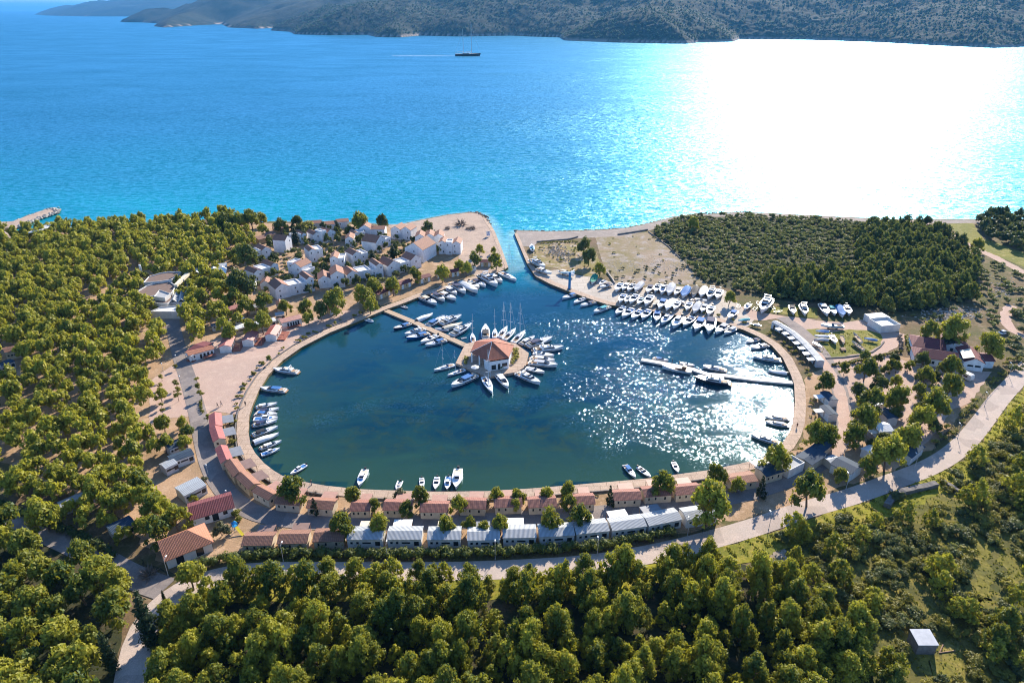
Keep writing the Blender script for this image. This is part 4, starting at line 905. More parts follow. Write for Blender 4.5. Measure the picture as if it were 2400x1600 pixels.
flat_block([(380,590),(462,492),(620,548),(540,612)], 4.9, R_FLATGREY)
flat_block([(322,812),(470,748),(790,716),(745,815)], 2.9, W_WHITE)
flat_block([(10,560),(20,500),(130,480),(110,560)], 3.0, R_FLATBROWN, W_STONE)
def folded(c_pts, z, n, mat, rise=1.3):
    q = loc_poly('U', c_pts, z); mb = MB(); T = []
    for k in range(2 * n + 1):
        f_ = k / (2 * n); zz = z + (rise if k % 2 else 0)
        T += [(q[0][0] + (q[1][0]-q[0][0])*f_, q[0][1] + (q[1][1]-q[0][1])*f_, zz), (q[3][0] + (q[2][0]-q[3][0])*f_, q[3][1] + (q[2][1]-q[3][1])*f_, zz)]
    m_ = 2 * n + 1; B = [(x, y, zz - .18) for x, y, zz in T]
    fs = [(2*k, 2*k+2, 2*k+3, 2*k+1) for k in range(2*n)] + [(2*m_ + 2*k+1, 2*m_ + 2*k+3, 2*m_ + 2*k+2, 2*m_ + 2*k) for k in range(2*n)]
    fs += [(2*k, 2*m_+2*k, 2*m_+2*k+2, 2*k+2) for k in range(2*n)] + [(2*k+1, 2*k+3, 2*m_+2*k+3, 2*m_+2*k+1) for k in range(2*n)] + [(0, 1, 2*m_+1, 2*m_), (2*m_-2, 4*m_-2, 4*m_-1, 2*m_-1)]
    mb.add(T + B, fs); r = mb.obj('folded_roof', mat, e)
    cx = sum(p[0] for p in q) / 4; cy = sum(p[1] for p in q) / 4
    w = MB(); qq = [(cx + (x-cx)*.9, cy + (y-cy)*.9) for x, y in q]
    for i in range(4): a_, b_ = qq[i], qq[(i+1) % 4]; w.add([(a_[0],a_[1],0),(b_[0],b_[1],0),(b_[0],b_[1],z-.1),(a_[0],a_[1],z-.1)], [(0,1,2,3)])
    w.obj('wall', W_GREY, e)
folded([(600,680),(985,672),(890,545),(690,550)], 3.4, 3, R_FLATGREY)
folded([(850,500),(1100,470),(1080,415),(860,440)], 3.4, 2, R_FLATGREY)
folded([(950,268),(1440,252),(1450,178),(950,190)], 3.6, 4, R_WHITE)
q = loc_poly('U', [(670,425),(720,425),(960,200),(900,190)], 5.6); MB().hexa([(x, y, 4.6) for x, y in q], [(x, y, 5.7) for x, y in q]).obj('skylight', AWN_CREAM, e)
c0 = loc_poly('U', [(225,350)], 0)[0]; MB().tube((c0[0], c0[1], 0), (c0[0], c0[1], 7.5), .55, .5, 10).obj('chimney', W_VILLA, e)
# ---------------- restaurant on the island in the basin
isl = path('H 1025,800 H 1130,592 H 1380,525 H 1690,590 H 1830,690 H 1795,840 H 1695,900 H 1370,955')
o = sheet('island', isl, LAND, CONC, 0, 2.2)
cx, cy = at('H', 1440, 700); e = empty('restaurant', (cx, cy, LAND)); tag(e, 'island restaurant with broad red hipped roof and white walls', 'restaurant')
ev = [(at('H', x, y, LAND + 3.4)) for x, y in ((1240,562),(1185,682),(1378,776),(1612,742),(1668,606),(1480,527))]; ev = [(x - cx, y - cy) for x, y in ev]
ap = at('H', 1425, 566, LAND + 7.2); ap = (ap[0] - cx, ap[1] - cy)
mb = MB(); n = 6; T = [(x, y, 3.4) for x, y in ev] + [(ap[0], ap[1], 7.2)]; B = [(x, y, z - .2) for x, y, z in T]
mb.add(T + B, [(i, (i+1) % 6, 6) for i in range(6)] + [(7 + (i+1) % 6, 7 + i, 13) for i in range(6)] + [(i, 7 + i, 7 + (i+1) % 6, (i+1) % 6) for i in range(6)]); rf = mb.obj('roof', R_ISLE, e)
for i in (1, 2, 3, 4): MB().tube((ev[i][0], ev[i][1], 3.42), (ap[0], ap[1], 7.24), .09, n=5).obj('ridge_cap', TRIM if i < 3 else R_ORANGE, rf)
iw = [at('H', x, y) for x, y in ((1345,860),(1390,892),(1610,858),(1640,740),(1420,640),(1330,750))]; iw = [(x - cx, y - cy) for x, y in iw]
mb = MB()
for i in range(6): a_, b_ = iw[i], iw[(i+1) % 6]; mb.add([(*a_, 0), (*b_, 0), (*b_, 3.6), (*a_, 3.6)], [(0,1,2,3)])
mb.obj('wall', W_VILLA, e)
for f_, w_, z0, z1 in ((.25, 1.6, .3, 2.1), (.52, .9, .1, 2.3), (.8, 1.9, 1.0, 2.3)): window_part(e, iw, 1, f_, w_, z0, z1)
for x, y in ((1205,790),(1288,822),(1240,700),(1335,760)): a = at('H', x, y); MB().box(a[0]-cx-.25, a[0]-cx+.25, a[1]-cy-.25, a[1]-cy+.25, 0, 3.5).obj('column', W_VILLA, e)
# ---------------- long building with maroon roofs by the yard
e = empty('yard_building', (*at('F', 1150, 1290), LAND)); tag(e, 'rambling building with maroon roofs and white gable ends beside the yard', 'building'); ex, ey = e.location.x, e.location.y
def blk(pts, h, rh, axis, roof=R_MAROON, wall=W_VILLA, hip=(0,0), wins=(), ze=None):
    qd = square_up(quad_roof('F', pts, LAND + (h if ze is None else ze))); FOOT.append(qd)
    add_block(e, [(x - ex, y - ey) for x, y in qd], h, rh, axis, wall, roof, .3, hip, wins)
blk([(890,1225),(1170,1275),(1150,1170),(870,1140)], 3.0, 1.7, 'x', hip=(.22, 0))
blk([(908,1322),(1260,1372),(1290,1298),(885,1238)], 3.0, 1.7, 'x', hip=(.2, 0), wins=((0,.3,.8,1,2),(0,.45,.8,1,2),(0,.6,.8,1,2)))
blk([(1175,1225),(1395,1240),(1300,1145),(1160,1155)], 3.4, 1.4, 'y', wins=((0,.3,1.0,1,2.2),(0,.65,1.2,1,2.2)))
blk([(1330,1360),(1540,1395),(1420,1250),(1300,1265)], 3.4, 1.5, 'y', wins=((0,.35,1.8,1.6,2.3),(0,.72,1.8,1.6,2.3)))
blk([(1540,1370),(1600,1362),(1540,1300),(1450,1290)], 2.8, .8, 'x')
q_ = [at('F', x, y, LAND + 5.2) for x, y in ((1335,1340),(1440,1328),(1400,1253),(1305,1268))]
MB().hexa([(x-ex, y-ey, 4.95) for x, y in q_], [(x-ex, y-ey, 5.05) for x, y in q_]).obj('roof_panel', AWN_CREAM, e)  # cream sheet added over the left roof slope
q_ = [at('F', x, y, LAND + 5.0) for x, y in ((1175,1215),(1270,1205),(1240,1150),(1165,1160))]
MB().hexa([(x-ex, y-ey, 4.75) for x, y in q_], [(x-ex, y-ey, 4.85) for x, y in q_]).obj('roof_panel', GLASSM, e)  # dark glass sheet added over the left roof slope
# white roofless shed by the yard
qd = square_up(quad_roof('F', [(590,1070),(765,1055),(690,985),(535,1000)], LAND + 2.6))
house('shed', 'white walled roofless enclosure beside the yard', 'shed', qd, 2.2, 0, 'x', W_WHITE, W_WHITE, None, flat=True, parapet=.9)
qd = square_up(quad_roof('F', [(535,1000),(690,985),(630,940),(480,955)], LAND + 2.6))
house('shed', 'white flat roofed shed backing onto the enclosure', 'shed', qd, 2.6, 0, 'x', W_WHITE, R_WHITE, None, flat=True, parapet=.08)
# cabins of the long curved white row behind the east quay
G8 = 'white beach cabins in the curved row'
cr_ = smooth(path('E 850,1190 E 960,1240 E 1060,1320 E 1170,1420 E 1260,1540 J 215,215'), 1); cr_ = densify(cr_, 1, False)
seg = 8; tot = len(cr_) - 1
for i in range(seg):
    a_ = cr_[int(tot * i / seg)]; b_ = cr_[int(tot * (i + 1) / seg)]; L = hypot(b_[0]-a_[0], b_[1]-a_[1]); ux, uy = (b_[0]-a_[0])/L, (b_[1]-a_[1])/L
    a_ = (a_[0] + ux*.12, a_[1] + uy*.12); b_ = (b_[0] - ux*.12, b_[1] - uy*.12); nx_, ny_ = -uy, ux
    qd = [a_, b_, (b_[0]+nx_*2.6, b_[1]+ny_*2.6), (a_[0]+nx_*2.6, a_[1]+ny_*2.6)]
    w_ = ('first from the boat yard', 'second from the boat yard', 'third from the boat yard', 'fourth, beside the lawn', 'fifth, at the lawn corner', 'sixth, below the lawn', 'next to last', 'last, by the lone pine')[i]
    e, q = house('beach_cabin', 'white cabin in the curved row behind the east quay, ' + w_, 'cabin', qd, 2.6, .35, 'x', W_GREY, R_GREY, G8, over=.08, wins=((0,.5,.9,.1,2),))
    if i in (1, 2, 3, 4, 5, 6, 7): terrace(e, q, AWN_WHITE, .25, .8, 2.4, 2.4, side=0)
for i, (pl, pr, s, w_) in enumerate((((310,540),(385,535),'with bright white awning','a'), ((310,660),(385,655),'with grey framed awning','b'))):
    e, q = house('beach_cabin', 'blue roofed cabin south of the lone pine, ' + s, 'cabin', quad_front('J', pl, pr, 5.4), 2.5, .4, 'y', W_WHITE, R_BLUE, G8, over=.1)
    terrace(e, q, AWN_WHITE if i == 0 else AWN_GREY, .2, .6, 2.8, 2.4, side=3)
# homes at the south-east corner
G9 = 'homes at the south-east bend'
def rq(c, pts, h): return square_up(quad_roof(c, pts, LAND + h))
house('mobile_home', 'flat beige home behind two quay trees', 'mobile home', quad_front('N', (1425,598), (1650,566), 4.0), 2.6, .5, 'x', W_CREAM, R_TILE, G9, wins=WIN_B)
e, q = house('mobile_home', 'home with shadow-blue roof and cream end, white awning behind', 'mobile home', quad_front('N', (1735,528), (1888,480), 4.2), 2.7, .5, 'x', W_CREAM, R_BLUE, G9, wins=WIN_B); terrace(e, q, AWN_WHITE, .1, .9, 2.8, 2.5)  # blue shadow on this roof is put into its colour
house('mobile_home', 'open topped white home under the leaning quay pine', 'mobile home', quad_front('N', (1945,478), (2085,405), 4.4), 2.4, 0, 'x', W_WHITE, R_FLATGREY, G9, flat=True, parapet=.5)
house('mobile_home', 'dark blue roofed home at the bend, nearer the bare sandy patch', 'mobile home', rq('N', [(2130,350),(2265,268),(2200,170),(2055,265)], 2.7), 2.6, .5, 'x', W_CREAM, R_BLUE, G9)
house('mobile_home', 'dark blue roofed home at the bend, farther up under trees', 'mobile home', rq('J', [(265,905),(340,830),(300,780),(190,850)], 2.7), 2.6, .5, 'x', W_CREAM, R_BLUE, G9)
house('mobile_home', 'blue roofed home with striped awning beside the road', 'mobile home', quad_front('J', (480,1150), (575,1085), 5.5), 2.8, .7, 'y', W_WHITE, R_BLUE, G9)
e, q = house('mobile_home', 'white gabled home between pines on the gravel lot', 'mobile home', quad_front('J', (720,800), (830,790), 4.6), 2.7, .7, 'x', W_WHITE, R_WHITE, G9); terrace(e, q, AWN_WHITE, .5, 1.0, 2.2, 2.3, side=3)
house('mobile_home', 'grey walled home with blue shaded side in the lot', 'mobile home', quad_front('J', (790,690), (870,690), 5.0), 2.7, .5, 'y', W_GREY, R_BLUE, G9)
house('mobile_home', 'large blue roofed home behind the roadside pines', 'mobile home', rq('J', [(960,960),(1080,860),(990,800),(900,870)], 2.8), 2.7, .6, 'x', W_GREY, R_BLUE, G9)
house('mobile_home', 'white roofed home half hidden in pines of the lot', 'mobile home', rq('J', [(650,920),(710,890),(690,840),(610,870)], 2.7), 2.6, .4, 'x', W_WHITE, R_WHITE, G9)
house('mobile_home', 'white home behind the striped one', 'mobile home', quad_front('J', (335,1052), (410,1030), 3), 2.2, .3, 'x', W_CREAM, R_GREY, G9)
# ---------------- entrance buildings
qd = rq('K', [(338,1405),(752,1255),(695,1075),(290,1245)], 3.0)
e, q = house('gatehouse', 'white walled house with large terracotta hipped roof beside the entrance', 'house', qd, 3.0, 2.6, 'x', W_WHITE, R_ORANGE, None, over=.5, hip=(0, .4), wins=((0,.28,1.6,.2,2.3),(0,.72,1.6,.2,2.3)))
qd = quad_front('K', (610,1120), (978,1010), 6.2)
e, q = house('service_building', 'long maroon roofed service block behind the gatehouse', 'building', qd, 2.8, 1.3, 'x', W_WHITE, R_MAROON, None, over=.5, wins=((0,.35,1.0,1.2,2.2),(0,.55,1.4,.2,2.2),(0,.8,1.0,1.2,2.2)))
# sheet-roofed shed in the scrub
qd = rq('T', [(1012,1312),(1147,1310),(1078,1212),(940,1210)], 2.9)
cx, cy, a = frame_of(qd); q = to_local(qd, cx, cy, a); e = empty('garden_shed', (cx, cy, LAND), a); tag(e, 'grey block shed with flat white sheet roof in the scrub', 'shed'); FOOT.append(qd)
walls_mb([(x*.93, y*.93) for x, y in q], 2.6).obj('wall', W_STONE, e)
MB().hexa([(q[0][0],q[0][1],2.6),(q[1][0],q[1][1],2.6),(q[2][0],q[2][1],3.0),(q[3][0],q[3][1],3.0)], [(q[0][0],q[0][1],2.72),(q[1][0],q[1][1],2.72),(q[2][0],q[2][1],3.12),(q[3][0],q[3][1],3.12)]).obj('roof', W_GREY, e)
for (p0, p1) in (((1145,1370),(1170,1312)), ((1150,1368),(1252,1355))):
    a_ = at('T', *p0); b_ = at('T', *p1); o = MB().tube((a_[0], a_[1], LAND+.12), (b_[0], b_[1], LAND+.18), .12, n=6).obj('timber_beam', WOOD); tag(o, 'pale timber lying in grass beside the scrub shed, ' + ('the short one' if p0[0] == 1145 else 'the long one'), 'beam')
# ------------------------------------------------------------------ boats (built at unit length, bow towards +x, scaled when moored)
def gloss(name, col, rough=.3, spec=.5):
    m, nt, p = new_mat(name); n = noise(nt, 2.0, 4, .6, objco(nt))
    nt.links.new(mixc(nt, ramp(nt, n, .4, .8), col, tuple(c * .82 for c in col)), p.inputs['Base Color'])
    p.inputs['Roughness'].default_value = rough; p.inputs['Specular IOR Level'].default_value = spec; return m
GEL = gloss('white_gelcoat', (.80, .80, .79)); NAVY = gloss('navy_hull', (.02, .03, .07)); DKGREY = gloss('dark_grey_paint', (.035, .045, .06)); BLUEH = gloss('blue_hull', (.02, .13, .36)); REDL = gloss('red_antifouling', (.30, .05, .03), .6)
TEAK = paint('teak_deck', (.36, .21, .11), .7); CREAMD = gloss('cream_deck', (.72, .66, .54), .4); TINT = gloss('tinted_screen', (.015, .02, .03), .08); UPH = paint('cream_upholstery', (.62, .55, .44), .8); VARN = paint('varnished_wood', (.26, .11, .05), .35)
CANV = {'blue': paint('blue_canvas', (.03, .16, .42), .8), 'navy': paint('navy_canvas', (.02, .03, .09), .8), 'white': paint('white_boat_cover', (.78, .77, .74), .8), 'grey': paint('grey_boat_cover', (.42, .44, .47), .8), 'teal': paint('teal_canvas', (.02, .33, .38), .8),
        'green': paint('green_canvas', (.02, .26, .16), .8), 'cream': paint('cream_boat_cover', (.66, .58, .44), .8), 'black': paint('black_canvas', (.02, .02, .025), .8)}
BLACKP = paint('black_plastic', (.02, .02, .022), .5); ALU = paint('mast_aluminium', (.68, .69, .70), .35)
def beam(t, B, full=.62):
    """half beam at station t (0 stern .. 1 bow)"""
    return B * (.86 + .14 * min(1, t / .35)) if t < full - .1 else B * max(0.0, 1 - ((t - (full - .1)) / (1.1 - full)) ** 2.1)
def hull_mb(B=.155, fb=.085, sheer=.05, draft=.045, full=.55, flare=1.0):
    mb = MB(); rings = []; n = 13
    for k in range(n):
        t = k / (n - 1); x = -.5 + t; b = max(.0015, beam(t, B, full)); z1 = fb + sheer * t ** 2
        bw = b * (.86 - .25 * t * flare); d = -draft * (1 - t ** 4 * .9)
        rings.append([(x + .035 * (z1 / .13) * t, b, z1), (x, bw, .012), (x - .02 * t, bw * .35, d), (x - .02 * t, -bw * .35, d), (x, -bw, .012), (x + .035 * (z1 / .13) * t, -b, z1)])
    mb.loft(rings, closed=False, cap0=True, cap1=False); return mb
def deck_mb(B=.155, fb=.085, sheer=.05, full=.55, x0=0.0, x1=1.0, inset=.0, dz=.0, n=12):
    mb = MB(); a = []
    for k in range(n + 1):
        t = x0 + (x1 - x0) * k / n; b = max(.0012, beam(t, B, full) - inset); z = fb + sheer * t ** 2 + dz; a.append((-.5 + t + .035 * (z / .13) * t, b, z))
    vs = a + [(x, -y, z) for x, y, z in a]; m = n + 1
    mb.add(vs, [(k, m + k, m + k + 1, k + 1) for k in range(n)]); return mb
def slab(x0, x1, b0, b1, z0, z1, taper_f=.0, taper_b=.0, ins=.012):
    """cabin block narrower on top with raked front"""
    return MB().hexa([(x0, -b0, z0), (x1, -b1, z0), (x1, b1, z0), (x0, b0, z0)], [(x0 + taper_b, -b0 + ins, z1), (x1 - taper_f, -b1 + ins, z1), (x1 - taper_f, b1 - ins, z1), (x0 + taper_b, b0 - ins, z1)])
def cover_mb(B, fb, sheer, full, peak, x0=0.0, x1=1.0):
    mb = MB(); R = []
    n = 9
    for k in range(n):
        t = x0 + (x1 - x0) * k / (n - 1); b = max(.004, beam(t, B, full) + .006); z = fb + sheer * t ** 2; h = peak * (math.sin(min(1, .25 + t * 1.1) * pi) ** .7 if 0 < .25 + t * 1.1 < 1 else .0) + .012
        x = -.5 + t + .035 * (z / .13) * t
        R.append([(x, b, z - .012), (x, b * .72, z + h * .62), (x, 0, z + h), (x, -b * .72, z + h * .62), (x, -b, z - .012)])
    mb.loft(R, closed=False, cap0=True, cap1=True); return mb
BOATS = {}
def boat_parts(kind, col):
    """list of (part, mesh, material, [(sub-part, mesh, material)])"""
    key = (kind, col)
    if key in BOATS: return BOATS[key]
    P = []
    def add(n, mb, m, sub=()): P.append((n, mb.mesh(n, m), [(sn, sm.mesh(sn, smm)) for sn, sm, smm in sub]))
    hullm = {'navyhull': NAVY, 'bluehull': BLUEH, 'dark': DKGREY}.get(col, GEL); cv = CANV.get(col, CANV['blue'])
    if kind in ('cruiser', 'fly', 'coupe'):
        B = .152; add('hull', hull_mb(B, .088, .055), hullm); add('deck', deck_mb(B, .088, .055, x0=.0), GEL if col != 'dark' else DKGREY)
        add('hull_stripe', MB().hexa([(-.42, B*.99, .055), (.1, B*1.0, .062), (.1, B*.9, .062), (-.42, B*.9, .055)], [(-.42, B*1.01, .066), (.1, B*1.03, .075), (.1, B*.9, .075), (-.42, B*.9, .066)]).hexa([(-.42, -B*.9, .055), (.1, -B*.9, .062), (.1, -B*1.0, .062), (-.42, -B*.99, .055)], [(-.42, -B*.9, .066), (.1, -B*.9, .075), (.1, -B*1.03, .075), (-.42, -B*1.01, .066)]), NAVY if col != 'navyhull' else GEL)
        add('swim_platform', MB().box(-.56, -.49, -.12, .12, .03, .042), TEAK)
        add('cockpit', slab(-.46, -.2, .115, .118, .085, .094, 0, 0, 0), TEAK, [('seat', MB().box(-.45, -.39, -.10, .10, .094, .125).box(-.39, -.28, .06, .105, .094, .118), UPH)])
        if kind == 'fly':
            add('cabin', slab(-.24, .24, .115, .085, .09, .175, .10, .0), GEL, [('side_windows', slab(-.18, .215, .1155, .0905, .122, .158, .05, .0, .005), TINT)])
            add('windscreen', MB().hexa([(.135, -.082, .125), (.2, -.07, .125), (.2, .07, .125), (.135, .082, .125)], [(.10, -.078, .172), (.152, -.07, .168), (.152, .07, .168), (.10, .078, .172)]), TINT)
            add('flybridge', slab(-.30, .10, .105, .085, .176, .186, 0, 0, 0), GEL, [('seat', MB().box(-.22, -.16, -.075, .075, .186, .215).box(-.02, .06, -.06, .06, .186, .21), UPH), ('coaming', MB().box(.06, .085, -.085, .085, .186, .225), TINT)])
            add('radar_arch', MB().tube((-.22, .10, .18), (-.18, .085, .28), .008, n=4).tube((-.22, -.10, .18), (-.18, -.085, .28), .008, n=4).box(-.2, -.165, -.09, .09, .276, .288), GEL)
        elif kind == 'coupe':
            add('cabin', slab(-.2, .27, .118, .07, .095, .16, .13, .03), GEL, [('side_windows', slab(-.15, .24, .119, .083, .118, .148, .07, .02, .006), TINT)])
            add('windscreen', MB().hexa([(.11, -.085, .12), (.245, -.06, .115), (.245, .06, .115), (.11, .085, .12)], [(.06, -.084, .166), (.155, -.066, .163), (.155, .066, .163), (.06, .084, .166)]), TINT)
            add('canopy', slab(-.3, .06, .11, .10, .166, .175, .0, .02, .01), GEL if col not in CANV else cv)
        else:
            add('cabin', slab(.0, .33, .105, .055, .095, .128, .12, .0), GEL, [('hatch', MB().box(.1, .15, -.025, .025, .129, .132), TINT)])
            add('windscreen', MB().hexa([(-.02, -.112, .1), (.09, -.09, .115), (.09, .09, .115), (-.02, .112, .1)], [(-.06, -.10, .165), (.0, -.085, .168), (.0, .085, .168), (-.06, .10, .165)]), TINT)
            add('canopy', slab(-.36, -.03, .112, .105, .168, .18, .0, .02, .018), cv)
        add('bow_rail', MB().tube((.15, .105, .15), (.46, .02, .185), .004, n=4).tube((.15, -.105, .15), (.46, -.02, .185), .004, n=4), ALU)
    elif kind == 'sport':          # open runabout with outboard
        B = .165; add('hull', hull_mb(B, .095, .05, .04), hullm); add('deck', deck_mb(B, .095, .05, x0=.52), GEL)
        add('gunwale', deck_mb(B, .095, .05, x0=.0, x1=.52), GEL); add('cockpit', slab(-.44, .06, .115, .12, .09, .104, .03, 0, 0), UPH if col == 'white' else cv, [('seat', MB().box(-.40, -.32, -.11, .11, .104, .14).box(-.12, -.05, -.09, -.02, .104, .16).box(-.12, -.05, .02, .09, .104, .16), GEL)])
        add('windscreen', MB().hexa([(.0, -.115, .1), (.08, -.09, .105), (.08, .09, .105), (.0, .115, .1)], [(-.04, -.105, .16), (.01, -.085, .16), (.01, .085, .16), (-.04, .105, .16)]), TINT)
        add('outboard_motor', MB().box(-.58, -.50, -.035, .035, .08, .17).box(-.56, -.52, -.018, .018, -.03, .08), BLACKP)
    elif kind == 'fisher':         # small open boat with pilot house
        B = .17; add('hull', hull_mb(B, .10, .06, .045), hullm); add('deck', deck_mb(B, .10, .06), GEL); add('cockpit', slab(-.44, -.10, .12, .125, .095, .106, 0, 0, 0), CANV['cream'] if col == 'white' else cv)
        add('wheelhouse', slab(-.12, .14, .09, .075, .11, .24, .06, .01), GEL, [('windows', slab(-.10, .135, .0905, .078, .175, .22, .04, .01, .006), TINT)]); add('foredeck_cover', slab(.16, .36, .09, .05, .115, .135, .03, .0, .01), CANV['blue'] if col != 'white' else GEL)
        add('outboard_motor', MB().box(-.57, -.50, -.035, .035, .08, .17), BLACKP)
    elif kind == 'covered':
        B = .16; add('hull', hull_mb(B, .092, .05), hullm); add('boat_cover', cover_mb(B, .092, .05, .55, .085), cv); add('outboard_motor', MB().box(-.57, -.50, -.035, .035, .06, .16), BLACKP)
    elif kind == 'sail':
        B = .135; add('hull', hull_mb(B, .085, .03, .05, .42), hullm); add('deck', deck_mb(B, .085, .03, full=.42), GEL if col != 'cream' else CREAMD)
        add('coachroof', slab(-.15, .22, .075, .045, .088, .125, .06, .01), GEL, [('windows', slab(-.1, .17, .0755, .055, .1, .114, .03, .0, .004), TINT)]); add('cockpit', slab(-.42, -.17, .07, .075, .086, .093, 0, 0, 0), TEAK)
        add('sprayhood', slab(-.2, -.1, .07, .065, .12, .155, .04, .0, .012), CANV['navy'])
        add('mast', MB().tube((.06, 0, .1), (.06, 0, 1.32), .0095, .007, 5), ALU, [('spreader', MB().box(.055, .065, -.09, .09, .55, .558).box(.055, .065, -.065, .065, .93, .938), ALU)])
        add('boom', MB().tube((.05, 0, .19), (-.33, 0, .18), .013, n=5), cv if col in CANV else CANV['white'])
        add('forestay', MB().tube((.06, 0, 1.3), (.49, 0, .125), .0035, n=4).tube((.06, 0, 1.3), (-.48, 0, .1), .002, n=4), ALU)
    elif kind == 'dinghy':
        B = .2; add('tube', MB().loft([[(-.5 + .95 * k / 8, s * (.19 * (1 if k < 6 else (1 - ((k-5) / 3.2) ** 2))) , .07 + .05 * cos(a) ) if False else (-.5 + .95*k/8 + .0, s * .17 * (1 if k < 5 else max(.02, 1 - ((k-4) / 4.1) ** 2)) + .055 * cos(a) * s, .08 + .055 * sin(a)) for a in [2*pi*j/6 for j in range(6)]] for k in range(9) for s in (1,)]).loft([[(-.5 + .95*k/8, -.17 * (1 if k < 5 else max(.02, 1 - ((k-4) / 4.1) ** 2)) - .055 * cos(a), .08 + .055 * sin(a)) for a in [2*pi*j/6 for j in range(6)]][::-1] for k in range(9)]), GEL if col == 'white' else cv)
        add('floor', MB().box(-.46, .3, -.14, .14, .03, .05), CANV['grey']); add('thwart', MB().box(-.1, -.02, -.16, .16, .1, .12), UPH); add('outboard_motor', MB().box(-.6, -.5, -.04, .04, .06, .2), BLACKP)
    elif kind == 'wooden':
        B = .15; add('hull', hull_mb(B, .095, .07, .05), GEL); add('deck', deck_mb(B, .095, .07), VARN); add('rubbing_strake', deck_mb(B + .012, .082, .07), NAVY)
        add('cabin', slab(-.3, .1, .085, .075, .1, .15, .02, .0), VARN, [('windows', slab(-.27, .08, .086, .077, .118, .138, .01, 0, .003), TINT)]); add('wheelhouse', slab(-.32, -.16, .08, .08, .15, .24, .03, .01), VARN); add('mast', MB().tube((.2, 0, .12), (.2, 0, .45), .01, n=5), WOOD)
        add('rail', MB().tube((.0, .12, .15), (.46, .02, .2), .005, n=4).tube((.0, -.12, .15), (.46, -.02, .2), .005, n=4), TRIM)
    elif kind == 'canoe':
        B = .11; add('hull', hull_mb(B, .07, .05, .05, .45), CREAMD); add('thwart', MB().box(-.2, -.16, -.1, .1, .07, .08).box(.1, .14, -.1, .1, .075, .085).box(-.38, -.34, -.09, .09, .07, .08), WOOD); add('floor', deck_mb(B, .03, .0, .45, inset=.03), TEAK)
    BOATS[key] = P; return P
rb_ = random.Random(8)
def boat(c, bow, stern, kind, col, label, group, z=0.0, water=True, cat='boat', name=None, lscale=1.0):
    h_ = .6 if water else 1.4
    a = at(c, *bow, z + h_); b = at(c, *stern, z + h_)
    L = hypot(a[0]-b[0], a[1]-b[1]) * lscale; x, y = (a[0]+b[0])/2, (a[1]+b[1])/2; yaw = atan2(a[1]-b[1], a[0]-b[0])
    nm = name or {'cruiser': 'motor_cruiser', 'fly': 'motor_yacht', 'coupe': 'motor_cruiser', 'sport': 'sports_boat', 'fisher': 'fishing_boat', 'covered': 'covered_boat', 'sail': 'sailing_yacht', 'dinghy': 'dinghy', 'wooden': 'wooden_boat', 'canoe': 'rowing_boat'}[kind]
    e = empty(nm, (x, y, z if water else z + .75), yaw, L); tag(e, label, cat, group)
    for pn, me, subs in boat_parts(kind, col):
        o = link(pn, me, e)
        for sn, sme in subs: link(sn, sme, o)
    if not water:
        k = ('cradle',)
        if k not in BOATS: BOATS[k] = MB().box(-.22, -.18, -.14, .14, -.09, -.03).box(.14, .18, -.12, .12, -.09, -.03).box(-.24, .2, -.02, .02, -.095, -.07).tube((-.2, .14, -.09), (-.2, .15, .05), .008, n=4).tube((-.2, -.14, -.09), (-.2, -.15, .05), .008, n=4).tube((.16, .12, -.09), (.16, .13, .05), .008, n=4).tube((.16, -.12, -.09), (.16, -.13, .05), .008, n=4).mesh('cradle', WOOD)
        ck = link('cradle', BOATS[k], e); ck.location.z = .0
    return e
KIND_TXT = {'cruiser': 'motor cruiser', 'fly': 'flybridge motor yacht', 'coupe': 'cabin cruiser', 'sport': 'open sports boat', 'fisher': 'small pilothouse boat', 'covered': 'fully covered boat', 'sail': 'sailing yacht', 'dinghy': 'inflatable dinghy', 'wooden': 'wooden boat', 'canoe': 'rowing boat'}
COL_TXT = {'white': 'white', 'blue': 'blue and white', 'navy': 'white and navy', 'navyhull': 'navy hulled', 'bluehull': 'blue hulled', 'grey': 'white and grey', 'teal': 'white and turquoise', 'green': 'white and green', 'cream': 'white and cream', 'black': 'white and black', 'dark': 'dark grey'}
def row(c, items, group, where, ords, z=0.0, water=True):
    for i, it in enumerate(items):
        bow, stern, kind, col = it[:4]; lab = COL_TXT[col] + ' ' + KIND_TXT[kind] + ', ' + (it[4] if len(it) > 4 and it[4] else ORD[i] + ' ' + where)
        boat(c, bow, stern, kind, col, lab, group, z, water, 'sailboat' if kind == 'sail' else 'dinghy' if kind == 'dinghy' else 'rowing boat' if kind == 'canoe' else 'boat')
# west quay, sterns to the quay, counted from the pontoon
row('C', [((775,1178),(612,1105),'cruiser','cream'),((860,1140),(718,1062),'coupe','navy'),((978,1130),(805,1062),'cruiser','white'),((872,1022),(770,985),'sport','navy'),((988,1072),(862,1000),'coupe','white'),((1080,1060),(925,965),'coupe','navy'),((1205,1052),(1030,965),'covered','white'),
          ((1222,1008),(1120,940),'sport','white'),((1290,992),(1150,925),'cruiser','navy'),((1413,990),(1235,880),'fly','teal'),((1465,945),(1320,870),'coupe','white')], 'boats moored stern-to along the west quay', 'in the west quay line from the pontoon', True)
boat('C', (1612,928), (1445,850), 'sail', 'blue', 'sailing yacht moored at the quay corner beside the channel', 'sailing yachts in the basin', cat='sailboat')
boat('C', (475,1215), (412,1190), 'dinghy', 'grey', 'grey dinghy tied beside the root of the pontoon', 'small tenders in the basin', cat='dinghy')
boat('C', (116,1358), (32,1330), 'dinghy', 'white', 'long narrow white tender at the west quay wall', 'small tenders in the basin', cat='dinghy')
